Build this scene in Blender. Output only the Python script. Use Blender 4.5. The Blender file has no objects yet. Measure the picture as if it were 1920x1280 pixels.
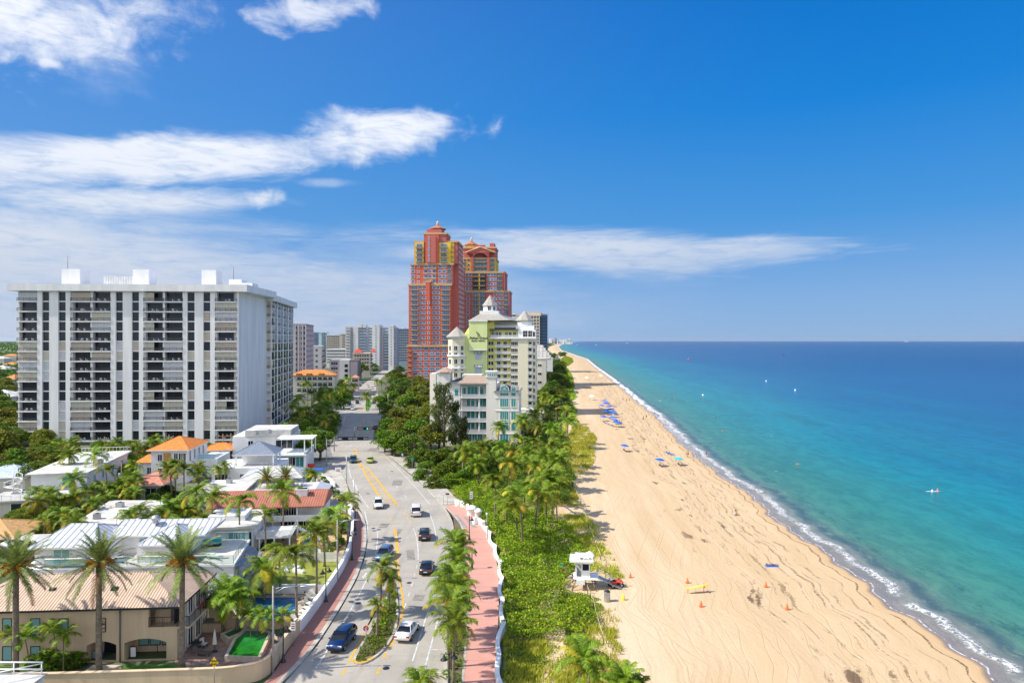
import bpy, math, random
import numpy as np
from mathutils import Vector, Matrix
R = math.radians
H = 33.0; F = 1280.0; CX = 960.0; CY = 638.0          # camera height, focal length and principal point (photo pixels)
SC = bpy.context.scene; COL = SC.collection
random.seed(7); NR = np.random.default_rng(11)

# ---------------------------------------------------------------- camera, sky, sun, exposure
cam = bpy.data.cameras.new('camera'); cam_o = bpy.data.objects.new('camera', cam); COL.objects.link(cam_o)
cam.sensor_width = 36; cam.lens = 24; cam.clip_end = 90000; cam.clip_start = 0.5
cam.shift_y = (CY - 640) / 1920
cam_o.location = (0, 0, H); cam_o.rotation_euler = (R(90), 0, 0); SC.camera = cam_o
SC.view_settings.view_transform = 'Standard'; SC.view_settings.look = 'None'
SC.view_settings.exposure = 0.55; SC.view_settings.gamma = 1.0
SC.cycles.max_bounces = 6; SC.cycles.diffuse_bounces = 2; SC.cycles.glossy_bounces = 2
SC.cycles.transmission_bounces = 4; SC.cycles.transparent_max_bounces = 6; SC.cycles.volume_bounces = 0
SC.cycles.caustics_reflective = False; SC.cycles.caustics_refractive = False
SUN_EL, SUN_AZ = 47.0, 11.0
sv = Vector((-math.cos(R(SUN_EL)) * math.cos(R(SUN_AZ)), -math.cos(R(SUN_EL)) * math.sin(R(SUN_AZ)), math.sin(R(SUN_EL))))
sun = bpy.data.lights.new('sun', 'SUN'); sun.energy = 4.4; sun.angle = R(0.53); sun.color = (1.0, 0.94, 0.84)
sun_o = bpy.data.objects.new('sun', sun); COL.objects.link(sun_o); sun_o.location = (-60, 0, 90)
sun_o.rotation_euler = (-sv).to_track_quat('-Z', 'Y').to_euler()

class NT:                                                # tiny node helper
 def __init__(s, nt): s.nt = nt
 def n(s, t, **kw):
  x = s.nt.nodes.new(t)
  for k, v in kw.items(): setattr(x, k, v)
  return x
 def put(s, sock, v):
  if hasattr(v, 'is_output') or isinstance(v, bpy.types.NodeSocket): s.nt.links.new(v, sock)
  elif isinstance(v, (tuple, list)) and len(v) == 3 and sock.type == 'RGBA': sock.default_value = (*v, 1)
  else: sock.default_value = v
 def m(s, op, a, b=None, c=None, clamp=False):
  x = s.n('ShaderNodeMath', operation=op); x.use_clamp = clamp
  s.put(x.inputs[0], a)
  if b is not None: s.put(x.inputs[1], b)
  if c is not None: s.put(x.inputs[2], c)
  return x.outputs[0]
 def ss(s, v, a, b, lo=0.0, hi=1.0):
  x = s.n('ShaderNodeMapRange', interpolation_type='SMOOTHSTEP')
  s.put(x.inputs['Value'], v); x.inputs['From Min'].default_value = a; x.inputs['From Max'].default_value = b
  x.inputs['To Min'].default_value = lo; x.inputs['To Max'].default_value = hi
  return x.outputs[0]
 def mix(s, f, a, b, bt='MIX'):
  x = s.n('ShaderNodeMix', data_type='RGBA', blend_type=bt)
  s.put(x.inputs['Factor'], f); s.put(x.inputs[6], a); s.put(x.inputs[7], b)
  return x.outputs[2]
 def noise(s, vec, scale, detail=3, rough=0.5, dist=0.0):
  x = s.n('ShaderNodeTexNoise')
  if vec is not None: s.put(x.inputs['Vector'], vec)
  x.inputs['Scale'].default_value = scale; x.inputs['Detail'].default_value = detail
  x.inputs['Roughness'].default_value = rough; x.inputs['Distortion'].default_value = dist
  return x.outputs['Fac']
 def comb(s, x, y, z=0.0):
  c = s.n('ShaderNodeCombineXYZ'); s.put(c.inputs[0], x); s.put(c.inputs[1], y); s.put(c.inputs[2], z)
  return c.outputs[0]
 def ramp(s, f, stops, interp='LINEAR'):
  x = s.n('ShaderNodeValToRGB'); cr = x.color_ramp; cr.interpolation = interp
  cr.elements[0].position = stops[0][0]; cr.elements[0].color = (*stops[0][1], 1)
  cr.elements[1].position = stops[-1][0]; cr.elements[1].color = (*stops[-1][1], 1)
  for p, c in stops[1:-1]:
   e = cr.elements.new(p); e.color = (*c, 1)
  s.put(x.inputs[0], f)
  return x.outputs[0]

world = bpy.data.worlds.new('World'); SC.world = world; world.use_nodes = True
w = NT(world.node_tree); wn = world.node_tree.nodes
bg = next(n for n in wn if n.type == 'BACKGROUND'); bg.inputs['Strength'].default_value = 0.15
sky = w.n('ShaderNodeTexSky', sky_type='NISHITA'); sky.sun_disc = False
sky.sun_elevation = R(SUN_EL); sky.sun_rotation = R(270 - SUN_AZ); sky.altitude = 30
sky.air_density = 1.0; sky.dust_density = 0.4; sky.ozone_density = 3.0
hs = w.n('ShaderNodeHueSaturation'); hs.inputs['Saturation'].default_value = 1.3; hs.inputs['Value'].default_value = 1.0
w.put(hs.inputs['Color'], sky.outputs[0])
geo = w.n('ShaderNodeTexCoord'); sep = w.n('ShaderNodeSeparateXYZ'); w.put(sep.inputs[0], geo.outputs['Generated'])
DX, DY, DZ = sep.outputs
AZ = w.m('MULTIPLY', w.m('ARCTAN2', DX, DY), 57.2958)      # degrees right of north
EL = w.m('MULTIPLY', w.m('ARCSINE', DZ), 57.2958)
def azel(px, py):
 x, z = (px - CX) / F, (CY - py) / F
 return math.degrees(math.atan(x)), math.degrees(math.asin(z / math.sqrt(1 + x * x + z * z)))
v1 = w.comb(AZ, w.m('MULTIPLY', EL, 3.2)); v2 = w.comb(AZ, w.m('MULTIPLY', EL, 1.5), 7.0)
nA = w.noise(v1, 0.11, 7, 0.62, 0.6); nB = w.noise(v2, 0.28, 6, 0.6, 0.3); nC = w.noise(w.comb(AZ, w.m('MULTIPLY', EL, 7.0), 3.0), 0.10, 6, 0.6, 0.4)
def blob(px0, py0, px1, py1, hw, na, amp, soft, op):
 """one cloud bank between two sky directions, half width hw (degrees), its edge broken up by noise"""
 a0, e0 = azel(px0, py0); a1, e1 = azel(px1, py1)
 L = math.hypot(a1 - a0, e1 - e0) / 2; t = math.atan2(e1 - e0, a1 - a0); cx, cy = (a0 + a1) / 2, (e0 + e1) / 2
 dx = w.m('SUBTRACT', AZ, cx); dy = w.m('SUBTRACT', EL, cy)
 u = w.m('DIVIDE', w.m('ADD', w.m('MULTIPLY', dx, math.cos(t)), w.m('MULTIPLY', dy, math.sin(t))), L)
 v = w.m('DIVIDE', w.m('SUBTRACT', w.m('MULTIPLY', dy, math.cos(t)), w.m('MULTIPLY', dx, math.sin(t))), hw)
 d = w.m('SQRT', w.m('ADD', w.m('MULTIPLY', u, u), w.m('MULTIPLY', v, v)))
 d = w.m('ADD', w.m('SUBTRACT', 1.0, d), w.m('MULTIPLY', w.m('SUBTRACT', na, 0.5), amp))
 return w.ss(d, 0.0, soft, 0.0, op)
CL = [blob(-420, 296, 760, 270, 2.3, nA, 1.4, 0.6, 0.95), blob(500, 280, 915, 234, 2.1, nB, 2.2, 1.0, 0.95),
  blob(580, 216, 880, 240, 1.4, nA, 2.2, 0.9, 0.9), blob(-100, 372, 560, 374, 1.3, nA, 1.3, 0.7, 0.9), blob(430, 374, 552, 368, 0.9, nB, 2.4, 0.9, 0.85),
  blob(-700, -50, 440, 8, 4.8, nB, 1.9, 1.0, 0.92), blob(440, 25, 720, 8, 1.5, nB, 2.4, 0.9, 0.75), blob(-40, 108, 50, 108, 0.7, nB, 2.6, 0.9, 0.6), blob(55, 116, 130, 124, 0.35, nB, 2.8, 0.9, 0.6),
  blob(-900, 540, 760, 570, 8.6, nC, 0.8, 0.7, 0.95), blob(-500, 400, 300, 470, 3.2, nB, 1.5, 0.9, 0.8), blob(300, 560, 1140, 570, 7.0, nC, 0.9, 0.9, 0.72),
  blob(700, 462, 1700, 466, 2.0, nC, 1.7, 0.7, 0.7), blob(640, 462, 1470, 446, 1.9, nC, 1.3, 0.7, 0.55), blob(1000, 505, 1380, 520, 1.3, nA, 2.0, 1.0, 0.3),
  blob(540, 340, 680, 344, 0.5, nB, 1.8, 0.9, 0.3), blob(40, 90, 320, 110, 4.0, nB, 1.8, 1.6, 0.35), blob(600, 580, 1500, 600, 4.2, nC, 0.7, 1.4, 0.3)]
msk = CL[0]
nF_ = w.noise(w.comb(w.m('ADD', AZ, w.m('MULTIPLY', EL, 0.6)), w.m('MULTIPLY', EL, 5.0), 2.0), 0.35, 7, 0.68, 0.5)
for c_ in CL[1:]: msk = w.m('SUBTRACT', w.m('ADD', msk, c_), w.m('MULTIPLY', msk, c_))
msk = w.m('MULTIPLY', msk, w.ss(nF_, 0.22, 0.58, 0.55, 1.0))
tint = w.ramp(w.ss(EL, 0, 22), [(0, (2.5, 2.85, 3.5)), (0.3, (3.3, 3.55, 4.0)), (0.6, (4.0, 4.2, 4.6)), (1, (4.6, 4.7, 4.95))])
grad = w.ramp(w.m('DIVIDE', w.m('MAXIMUM', EL, 0.0), 60.0), [(0.0, (1.05, 1.95, 3.3)), (0.06, (0.85, 1.75, 3.3)), (0.16, (0.26, 1.35, 3.2)), (0.30, (0.02, 1.0, 3.1)), (0.45, (0.0, 0.74, 2.75)), (1.0, (0.0, 0.6, 2.4))])
clear = w.mix(0.95, hs.outputs[0], grad)
clear = w.mix(w.ss(AZ, 30, -50, 0.0, 0.22), clear, (1.6, 2.3, 3.7))
back = w.m('MULTIPLY', w.ss(DY, 0.05, -0.35), w.ss(w.noise(w.comb(DX, DY, w.m('MULTIPLY', DZ, 2.0)), 1.6, 4, 0.6), 0.34, 0.6, 0.25, 0.95))   # unseen bright cloud added behind the viewer as neutral fill light
c2_ = w.mix(msk, clear, tint)
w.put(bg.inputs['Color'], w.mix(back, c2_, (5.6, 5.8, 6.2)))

# ---------------------------------------------------------------- projection helpers: a photo pixel and a depth or height give a point
def G(px, py, z=0.0):
 Y = (H - z) * F / (py - CY); return Vector(((px - CX) * Y / F, Y, z))
def P(px, py, Y): return Vector(((px - CX) * Y / F, Y, H - (py - CY) * Y / F))
def GH(px, py, h): return G(px, py, h)

# ---------------------------------------------------------------- object helpers
def tag(o, label=None, cat=None, group=None, kind=None):
 if label: o['label'] = label
 if cat: o['category'] = cat
 if group: o['group'] = group
 if kind: o['kind'] = kind
 return o
def thing(name, label, cat, loc=(0, 0, 0), rz=0.0, group=None):
 o = bpy.data.objects.new(name, None); COL.objects.link(o); o.empty_display_size = 0.5
 o.location = loc; o.rotation_euler = (0, 0, rz)
 return tag(o, label, cat, group)
def link(name, me, parent=None, loc=None):
 o = bpy.data.objects.new(name, me); COL.objects.link(o)
 if parent: o.parent = parent
 if loc is not None: o.location = loc
 return o
KIDS = {}
def copy_tree(o, loc, rz=None, label=None, scale=None, group=None, cat=None):
 c = o.copy(); COL.objects.link(c); c.location = loc
 if rz is not None: c.rotation_euler = (0, 0, rz)
 if scale is not None: c.scale = scale if hasattr(scale, '__len__') else (scale,) * 3
 if label: c['label'] = label
 if group: c['group'] = group
 for ch in list(o.children):
  d = ch.copy(); COL.objects.link(d); d.parent = c
  for g in list(ch.children):
   e = g.copy(); COL.objects.link(e); e.parent = d
 return c
class MB:
 """collects shapes (each with a material slot) and builds ONE mesh object"""
 def __init__(s): s.v = []; s.f = []; s.mi = []; s.sm = []
 def quad(s, pts, mi=0, smooth=False):
  b = len(s.v); s.v += [tuple(p) for p in pts]; s.f.append(tuple(range(b, b + len(pts)))); s.mi.append(mi); s.sm.append(smooth); return s
 def faces(s, vs, fs, mi=0, smooth=False):
  b = len(s.v); s.v += [tuple(p) for p in vs]
  for f in fs: s.f.append(tuple(b + i for i in f)); s.mi.append(mi); s.sm.append(smooth)
  return s
 def box(s, x0, x1, y0, y1, z0, z1, mi=0, M=None):
  vs = [(x, y, z) for z in (z0, z1) for x, y in ((x0, y0), (x1, y0), (x1, y1), (x0, y1))]
  if M is not None: vs = [tuple(M @ Vector(p)) for p in vs]
  return s.faces(vs, [(0, 3, 2, 1), (4, 5, 6, 7), (0, 1, 5, 4), (1, 2, 6, 5), (2, 3, 7, 6), (3, 0, 4, 7)], mi)
 def prism(s, pts, z0, z1, mi=0, cap=None):
  n = len(pts); a = sum(pts[i][0] * pts[(i + 1) % n][1] - pts[(i + 1) % n][0] * pts[i][1] for i in range(n))
  if a < 0: pts = pts[::-1]
  vs = [(p[0], p[1], z0) for p in pts] + [(p[0], p[1], z1) for p in pts]
  s.faces(vs, [(i, (i + 1) % n, n + (i + 1) % n, n + i) for i in range(n)] + [tuple(range(n - 1, -1, -1))], mi)
  return s.faces([(p[0], p[1], z1) for p in pts], [tuple(range(n))], mi if cap is None else cap)
 def tube(s, pts, rad, n=8, mi=0, smooth=True, caps=True):
  pts = [Vector(p) for p in pts]; rad = rad if hasattr(rad, '__len__') else [rad] * len(pts)
  vs = []; fs = []
  for i, p in enumerate(pts):
   t = (pts[min(i + 1, len(pts) - 1)] - pts[max(i - 1, 0)]).normalized()
   a = t.cross(Vector((0, 0, 1)) if abs(t.z) < 0.9 else Vector((1, 0, 0))).normalized(); b = t.cross(a)
   for k in range(n):
    an = 2 * math.pi * k / n; vs.append(p + (a * math.cos(an) + b * math.sin(an)) * rad[i])
  for i in range(len(pts) - 1):
   for k in range(n): fs.append((i * n + k, i * n + (k + 1) % n, (i + 1) * n + (k + 1) % n, (i + 1) * n + k))
  if caps: fs += [tuple(range(n - 1, -1, -1)), tuple((len(pts) - 1) * n + k for k in range(n))]
  return s.faces(vs, fs, mi, smooth)
 def lathe(s, prof, n=16, c=(0, 0, 0), mi=0, smooth=True, ph=0.0):
  vs = []; fs = []
  for r, z in prof:
   for k in range(n):
    an = ph + 2 * math.pi * k / n; vs.append((c[0] + r * math.cos(an), c[1] + r * math.sin(an), c[2] + z))
  for i in range(len(prof) - 1):
   for k in range(n): fs.append((i * n + k, i * n + (k + 1) % n, (i + 1) * n + (k + 1) % n, (i + 1) * n + k))
  return s.faces(vs, fs, mi, smooth)
 def rail(s, pts, wd, z0, z1, mi=0, closed=False):
  """a wall, kerb or line of width wd along a ground polyline; z may vary with the points' own z"""
  pts = [Vector(p) for p in pts]; n = len(pts); L = []; Rr = []
  for i, p in enumerate(pts):
   t = pts[(i + 1) % n] - pts[i - 1] if closed else pts[min(i + 1, n - 1)] - pts[max(i - 1, 0)]
   t.z = 0; t.normalize(); q = Vector((-t.y, t.x, 0)) * wd / 2; L.append(p + q); Rr.append(p - q)
  for i in range(n if closed else n - 1):
   j = (i + 1) % n
   a, b, c, d = L[i], Rr[i], Rr[j], L[j]
   U = [(q.x, q.y, q.z + z1) for q in (a, b, c, d)]; D = [(q.x, q.y, q.z + z0) for q in (a, b, c, d)]
   fs = [(0, 1, 2, 3)]
   if z1 > z0 + 1e-5: fs += [(0, 4, 5, 1), (3, 2, 6, 7), (0, 3, 7, 4), (1, 5, 6, 2)]
   s.faces(U + D if len(fs) > 1 else U, fs, mi)
  return s
 def build(s, name, mats, parent=None, loc=None):
  me = bpy.data.meshes.new(name); me.from_pydata(s.v, [], s.f)
  for m in (mats if isinstance(mats, (list, tuple)) else [mats]): me.materials.append(m)
  me.polygons.foreach_set('material_index', s.mi); me.polygons.foreach_set('use_smooth', s.sm); me.update()
  return link(name, me, parent, loc)
 def mesh(s, name, mats):
  o = s.build(name, mats); me = o.data; bpy.data.objects.remove(o); return me
def struct(o): o['kind'] = 'structure'; return o
def npmesh(name, V, Fc, mats, mi=None, attrs=None):
 V = np.asarray(V, np.float32); Fc = np.asarray(Fc, np.int32); me = bpy.data.meshes.new(name); k = Fc.shape[1]
 me.vertices.add(len(V)); me.vertices.foreach_set('co', V.ravel())
 me.loops.add(Fc.size); me.loops.foreach_set('vertex_index', Fc.ravel())
 me.polygons.add(len(Fc)); me.polygons.foreach_set('loop_start', np.arange(0, Fc.size, k, dtype=np.int32))
 for m in (mats if isinstance(mats, (list, tuple)) else [mats]): me.materials.append(m)
 if mi is not None: me.polygons.foreach_set('material_index', np.asarray(mi, np.int32))
 for nm, dat in (attrs or {}).items():
  a = me.attributes.new(nm, 'FLOAT', 'POINT'); a.data.foreach_set('value', np.asarray(dat, np.float32))
 me.update(calc_edges=True); return me
class Many:
 """repeated parts of one thing: the first hundred are parts of their own, the rest one 'stuff' part"""
 def __init__(s, parent, name, mats, limit=100): s.p, s.n, s.m, s.l, s.items = parent, name, mats, limit, []
 def add(s, key, loc, rz=0.0, maker=None):
  k = (s.n,) + key
  if k not in CACHE: mb = MB(); maker(mb); CACHE[k] = mb
  s.items.append((k, Vector(loc), rz)); return s
 def flush(s):
  rest = MB()
  for i, (k, loc, rz) in enumerate(s.items):
   if i < s.l:
    mk = (k, id(s.m) if not isinstance(s.m, list) else tuple(m.name for m in s.m))
    if mk not in MCACHE: MCACHE[mk] = CACHE[k].mesh(s.n, s.m)
    o = link(s.n, MCACHE[mk], s.p, loc); o.rotation_euler = (0, 0, rz)
   else:
    M = Matrix.Translation(loc) @ Matrix.Rotation(rz, 4, 'Z'); b = len(rest.v); mb = CACHE[k]
    rest.v += [tuple(M @ Vector(v)) for v in mb.v]; rest.f += [tuple(b + q for q in f) for f in mb.f]
    rest.mi += mb.mi; rest.sm += mb.sm
  if rest.v: tag(rest.build(s.n, s.m, s.p), kind='stuff')
CACHE = {}; MCACHE = {}

# ---------------------------------------------------------------- materials
def newmat(name):
 m = bpy.data.materials.new(name); m.use_nodes = True; nt = m.node_tree
 b = next(n for n in nt.nodes if n.type == 'BSDF_PRINCIPLED')
 return m, NT(nt), b
MATS = {}
def mat(name, col, rough=0.7, metal=0.0, var=0.12, vs=0.6, bump=0.0, bs=8.0, spec=0.5, streak=False, col2=None):
 if name in MATS: return MATS[name]
 m, n, b = newmat(name); tc = n.n('ShaderNodeTexCoord').outputs['Object']
 if var > 0 or col2:
  mp = n.n('ShaderNodeMapping'); n.put(mp.inputs[0], tc)
  mp.inputs['Scale'].default_value = (1, 1, 0.12) if streak else (1, 1, 1)
  f = n.ss(n.noise(mp.outputs[0], vs, 5, 0.65), 0.3, 0.7)
  c2 = col2 or tuple(c * (1 - var * 1.6) for c in col)
  n.put(b.inputs['Base Color'], n.mix(f, tuple(min(1, c * (1 + var * 0.4)) for c in col), c2))
 else: b.inputs['Base Color'].default_value = (*col, 1)
 b.inputs['Roughness'].default_value = rough; b.inputs['Metallic'].default_value = metal
 b.inputs['Specular IOR Level'].default_value = spec
 if bump > 0:
  bp = n.n('ShaderNodeBump'); bp.inputs['Strength'].default_value = bump; bp.inputs['Distance'].default_value = 0.05
  n.put(bp.inputs['Height'], n.noise(tc, bs, 4)); n.put(b.inputs['Normal'], bp.outputs[0])
 MATS[name] = m; return m
def leafmat(name, dark, mid, light, tr=0.3, rough=0.55):
 m, n, b = newmat(name); g = n.n('ShaderNodeNewGeometry'); oi = n.n('ShaderNodeObjectInfo')
 f = n.m('ADD', n.m('MULTIPLY', g.outputs['Random Per Island'], 0.8), n.m('MULTIPLY', n.noise(g.outputs['Position'], 0.35, 2), 0.4))
 c = n.ramp(n.m('SUBTRACT', f, 0.1), [(0.0, dark), (0.5, mid), (1.0, light)])
 hv = n.n('ShaderNodeHueSaturation'); n.put(hv.inputs['Color'], c)
 n.put(hv.inputs['Hue'], n.m('MULTIPLY_ADD', oi.outputs['Random'], 0.035, 0.4825))
 n.put(hv.inputs['Value'], n.m('MULTIPLY_ADD', oi.outputs['Random'], 0.4, 0.8))
 c = hv.outputs[0]
 n.put(b.inputs['Base Color'], c); b.inputs['Roughness'].default_value = rough; b.inputs['Specular IOR Level'].default_value = 0.25
 t = n.n('ShaderNodeBsdfTranslucent'); n.put(t.inputs[0], c)
 mx = n.n('ShaderNodeMixShader'); mx.inputs[0].default_value = tr
 n.put(mx.inputs[1], b.outputs[0]); n.put(mx.inputs[2], t.outputs[0])
 out = next(x for x in m.node_tree.nodes if x.type == 'OUTPUT_MATERIAL'); n.put(out.inputs[0], mx.outputs[0])
 return m
def glassmat(name, col, rough=0.08, var=0.5):
 """window glass: dark pane with a reflective face and a different tone per pane"""
 m, n, b = newmat(name); g = n.n('ShaderNodeNewGeometry')
 n.put(b.inputs['Base Color'], n.mix(g.outputs['Random Per Island'], tuple(c * (1 - var) for c in col), tuple(min(1, c * (1 + var)) for c in col)))
 b.inputs['Roughness'].default_value = rough; b.inputs['Specular IOR Level'].default_value = 0.4
 return m
def ribmat(name, col, axis, pitch, depth=0.5, col2=None, rough=0.5, metal=0.0, obj=True, wd=0.18):
 """standing seams, tiles or siding: ribs every pitch metres across an object axis (0 or 1), or z (2)"""
 m, n, b = newmat(name); tc = n.n('ShaderNodeTexCoord').outputs['Object']
 s = n.n('ShaderNodeSeparateXYZ'); n.put(s.inputs[0], tc)
 fr = n.m('FRACT', n.m('DIVIDE', s.outputs[axis], pitch))
 e = n.m('ABSOLUTE', n.m('SUBTRACT', fr, 0.5)); line = n.ss(e, 0.5 - wd, 0.5 - wd * 0.4)
 f = n.noise(tc, 0.7, 5, 0.6)
 c = n.mix(n.ss(f, 0.3, 0.7), col, tuple(x * 0.82 for x in col)); c = n.mix(n.m('MULTIPLY', line, depth), c, col2 or tuple(x * 0.45 for x in col))
 n.put(b.inputs['Base Color'], c); b.inputs['Roughness'].default_value = rough; b.inputs['Metallic'].default_value = metal
 bp = n.n('ShaderNodeBump'); bp.inputs['Strength'].default_value = 0.6; bp.inputs['Distance'].default_value = 0.06
 n.put(bp.inputs['Height'], n.m('SUBTRACT', 1.0, line)); n.put(b.inputs['Normal'], bp.outputs[0])
 return m
white = mat('white_stucco', (0.84, 0.84, 0.84), 0.85, var=0.08, vs=0.35, streak=True)
white2 = mat('white_paint', (0.86, 0.86, 0.85), 0.6, var=0.05)
offwhite = mat('cream_stucco', (0.68, 0.64, 0.55), 0.85, var=0.12, vs=0.3, streak=True)
roofwhite = mat('white_roof_membrane', (0.64, 0.63, 0.60), 0.9, var=0.22, vs=0.25)
tan_s = mat('tan_stucco', (0.66, 0.50, 0.33), 0.9, var=0.1, vs=0.5, streak=True, bump=0.15)
darkgl = glassmat('dark_window_glass', (0.018, 0.025, 0.035)); blugl = glassmat('blue_window_glass', (0.05, 0.16, 0.30), var=0.6)
tealgl = glassmat('teal_window_glass', (0.05, 0.27, 0.27), var=0.25); blindgl = glassmat('pale_blind_glass', (0.22, 0.42, 0.42), 0.2, 0.25)
dmetal = mat('dark_metal', (0.03, 0.035, 0.04), 0.45, 0.4, var=0); gmetal = mat('galvanised_metal', (0.45, 0.46, 0.47), 0.45, 0.6, var=0.1)
concrete = mat('concrete', (0.42, 0.40, 0.37), 0.9, var=0.15, vs=0.8, bump=0.1); black = mat('black_rubber', (0.02, 0.02, 0.02), 0.8, var=0)
bark = mat('palm_bark', (0.24, 0.19, 0.14), 0.95, var=0.3, vs=3, bump=0.5, bs=6); bark2 = mat('tree_bark', (0.16, 0.12, 0.09), 0.95, var=0.3, vs=2)
wood = mat('weathered_wood', (0.30, 0.22, 0.14), 0.9, var=0.3, vs=3)
red_p = mat('red_plastic', (0.75, 0.06, 0.03), 0.4, var=0); orange_p = mat('orange_plastic', (0.9, 0.16, 0.03), 0.5, var=0)
yellow_p = mat('yellow_plastic', (0.85, 0.62, 0.04), 0.5, var=0.05); blue_f = mat('blue_canvas', (0.01, 0.12, 0.55), 0.8, var=0.1)
glassrail = None
def clearglass(name, col, alpha):
 m, n, b = newmat(name); b.inputs['Base Color'].default_value = (*col, 1); b.inputs['Roughness'].default_value = 0.05
 b.inputs['Alpha'].default_value = alpha; b.inputs['Specular IOR Level'].default_value = 0.8; return m
glassrail = clearglass('green_glass_panel', (0.25, 0.6, 0.55), 0.45)
railgrey = clearglass('fine_balusters', (0.10, 0.10, 0.10), 0.3)
railwhite = clearglass('fine_white_balusters', (0.75, 0.76, 0.78), 0.6)
# ---------------------------------------------------------------- shoreline (distance along, east coordinate)
SH = [(1900, 1296), (1856.8, 1280), (1833, 1252), (1777.6, 1212.7), (1734, 1177), (1670.7, 1141.5), (1635, 1098), (1587.6, 1070), (1544, 1038.6),
  (1488.6, 999), (1437, 959), (1381.7, 908), (1355, 897), (1340, 885), (1310, 860), (1285, 840), (1260, 815), (1227.5, 780), (1195, 755),
  (1167.5, 730), (1137, 705), (1113, 687), (1098, 673), (1067, 662), (1050, 656), (1046, 650), (1052, 646), (1068, 641.5)]
_sy = [-3000, -200] + [G(*p).y for p in SH] + [30000]; _sx = [44, 42] + [G(*p).x for p in SH] + [2900]
def shore_x(Y): return np.interp(Y, _sy, _sx)
YS = np.unique(np.concatenate([np.arange(-60, 160, 1.5), np.arange(160, 420, 3), np.arange(420, 1200, 12), np.geomspace(1200, 26000, 60), [-3000, -1000, -300]]))
def ribbon(name, offs, zf, m, ys=YS, attrs=True):
 offs = np.asarray(offs, float); X0 = shore_x(ys); sw = 0.4 * np.sin(ys * 0.19) + 0.35 * np.sin(ys * 0.47 + 1) + 0.3 * np.sin(ys * 1.1)
 X = X0[:, None] + offs[None, :] + sw[:, None] * np.exp(-(offs[None, :] / 12) ** 2); Y = np.repeat(ys[:, None], len(offs), 1)
 D = np.repeat(offs[None, :], len(ys), 0); Z = zf(D, X, Y)
 V = np.stack([X, Y, Z], -1).reshape(-1, 3); nr, nc = X.shape
 i = np.arange((nr - 1) * (nc - 1)); r, c = i // (nc - 1), i % (nc - 1); a = r * nc + c
 Fc = np.stack([a, a + 1, a + nc + 1, a + nc], 1)
 me = npmesh(name, V, Fc, m, attrs={'shore': D.ravel(), 'along': Y.ravel()})
 me.polygons.foreach_set('use_smooth', np.ones(len(Fc), bool)); return struct(link(name, me))

# sand
m_sand, n, b = newmat('beach_sand')
at = lambda nn, name: nn.n('ShaderNodeAttribute', attribute_name=name).outputs['Fac']
d = at(n, 'shore'); al = at(n, 'along'); g = n.n('ShaderNodeNewGeometry').outputs['Position']
q1 = n.comb(d, n.m('MULTIPLY', al, 0.10)); q2 = n.comb(d, n.m('MULTIPLY', al, 0.13), 4.0)
warp = n.m('MULTIPLY', n.m('SUBTRACT', n.noise(n.comb(n.m('MULTIPLY', d, 0.6), n.m('MULTIPLY', al, 0.35)), 0.07, 0.5), 0.5), 4.5)
def tracks(ang, freq, wamp, seed, lo, hi):
 cc = n.m('ADD', n.m('MULTIPLY', d, math.cos(ang)), n.m('MULTIPLY', al, math.sin(ang)))
 cc = n.m('ADD', cc, n.m('MULTIPLY', warp, wamp))
 x = n.noise(n.comb(n.m('MULTIPLY', cc, freq), seed), 1.0, 0.6, 0.5)
 return n.ss(n.m('ABSOLUTE', n.m('SUBTRACT', x, 0.5)), lo, hi, 1.0, 0.0)
T1 = tracks(0.03, 0.55, 0.5, 3.3, 0.006, 0.03); T2 = tracks(-0.22, 0.42, 1.2, 9.1, 0.004, 0.022); T3 = tracks(0.30, 0.36, 1.5, 5.7, 0.004, 0.02)
T4 = tracks(-0.05, 0.9, 0.25, 1.7, 0.01, 0.04)
big = n.noise(g, 0.05, 4, 0.6)
trk = n.m('MAXIMUM', n.m('MULTIPLY', T1, 0.9), n.m('MAXIMUM', n.m('MULTIPLY', T2, n.ss(big, 0.4, 0.55)), n.m('MULTIPLY', T3, n.ss(big, 0.6, 0.45))))
trk = n.m('MAXIMUM', trk, n.m('MULTIPLY', T4, 0.12))
trk = n.m('MULTIPLY', trk, n.ss(d, -5.0, -9.0))
sand_c = n.mix(n.ss(n.noise(q1, 0.35, 5, 0.6), 0.3, 0.7), (0.575, 0.43, 0.265), (0.51, 0.37, 0.215))
pale = n.m('MULTIPLY', n.ss(d, -18, -34), n.ss(n.noise(q1, 0.2, 4, 0.6), 0.35, 0.65))
sand_c = n.mix(pale, sand_c, (0.64, 0.49, 0.33))
sand_c = n.mix(n.m('MULTIPLY', trk, 0.20), sand_c, (0.44, 0.30, 0.18))
fine = n.noise(g, 2.2, 4, 0.7); sand_c = n.mix(n.ss(fine, 0.42, 0.75, 0, 0.22), sand_c, (0.42, 0.29, 0.17))
sand_c = n.mix(n.ss(d, -2.8, -0.6, 0, 0.55), sand_c, (0.52, 0.34, 0.17))            # damp golden strip by the water
spk = n.ss(n.noise(g, 2.6, 4, 0.8), 0.38, 0.52)
def wrack(c, wd, thr, op, q, sc):                                                    # seaweed lines
 wv = n.m('MULTIPLY', n.m('SUBTRACT', n.noise(n.comb(n.m('MULTIPLY', al, 0.03), c), 1.0, 2), 0.5), wd * 4.0)
 band = n.ss(n.m('ABSOLUTE', n.m('SUBTRACT', n.m('ADD', d, wv), c)), 0.0, wd, 1.0, 0.0)
 return n.m('MULTIPLY', n.m('MULTIPLY', spk, n.m('MULTIPLY', n.ss(band, 0.0, 0.3), op)), n.ss(n.m('MULTIPLY', n.noise(q, sc, 6, 0.75), n.m('ADD', 0.55, n.m('MULTIPLY', band, 0.5))), thr - .03, thr + 0.05))
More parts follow.
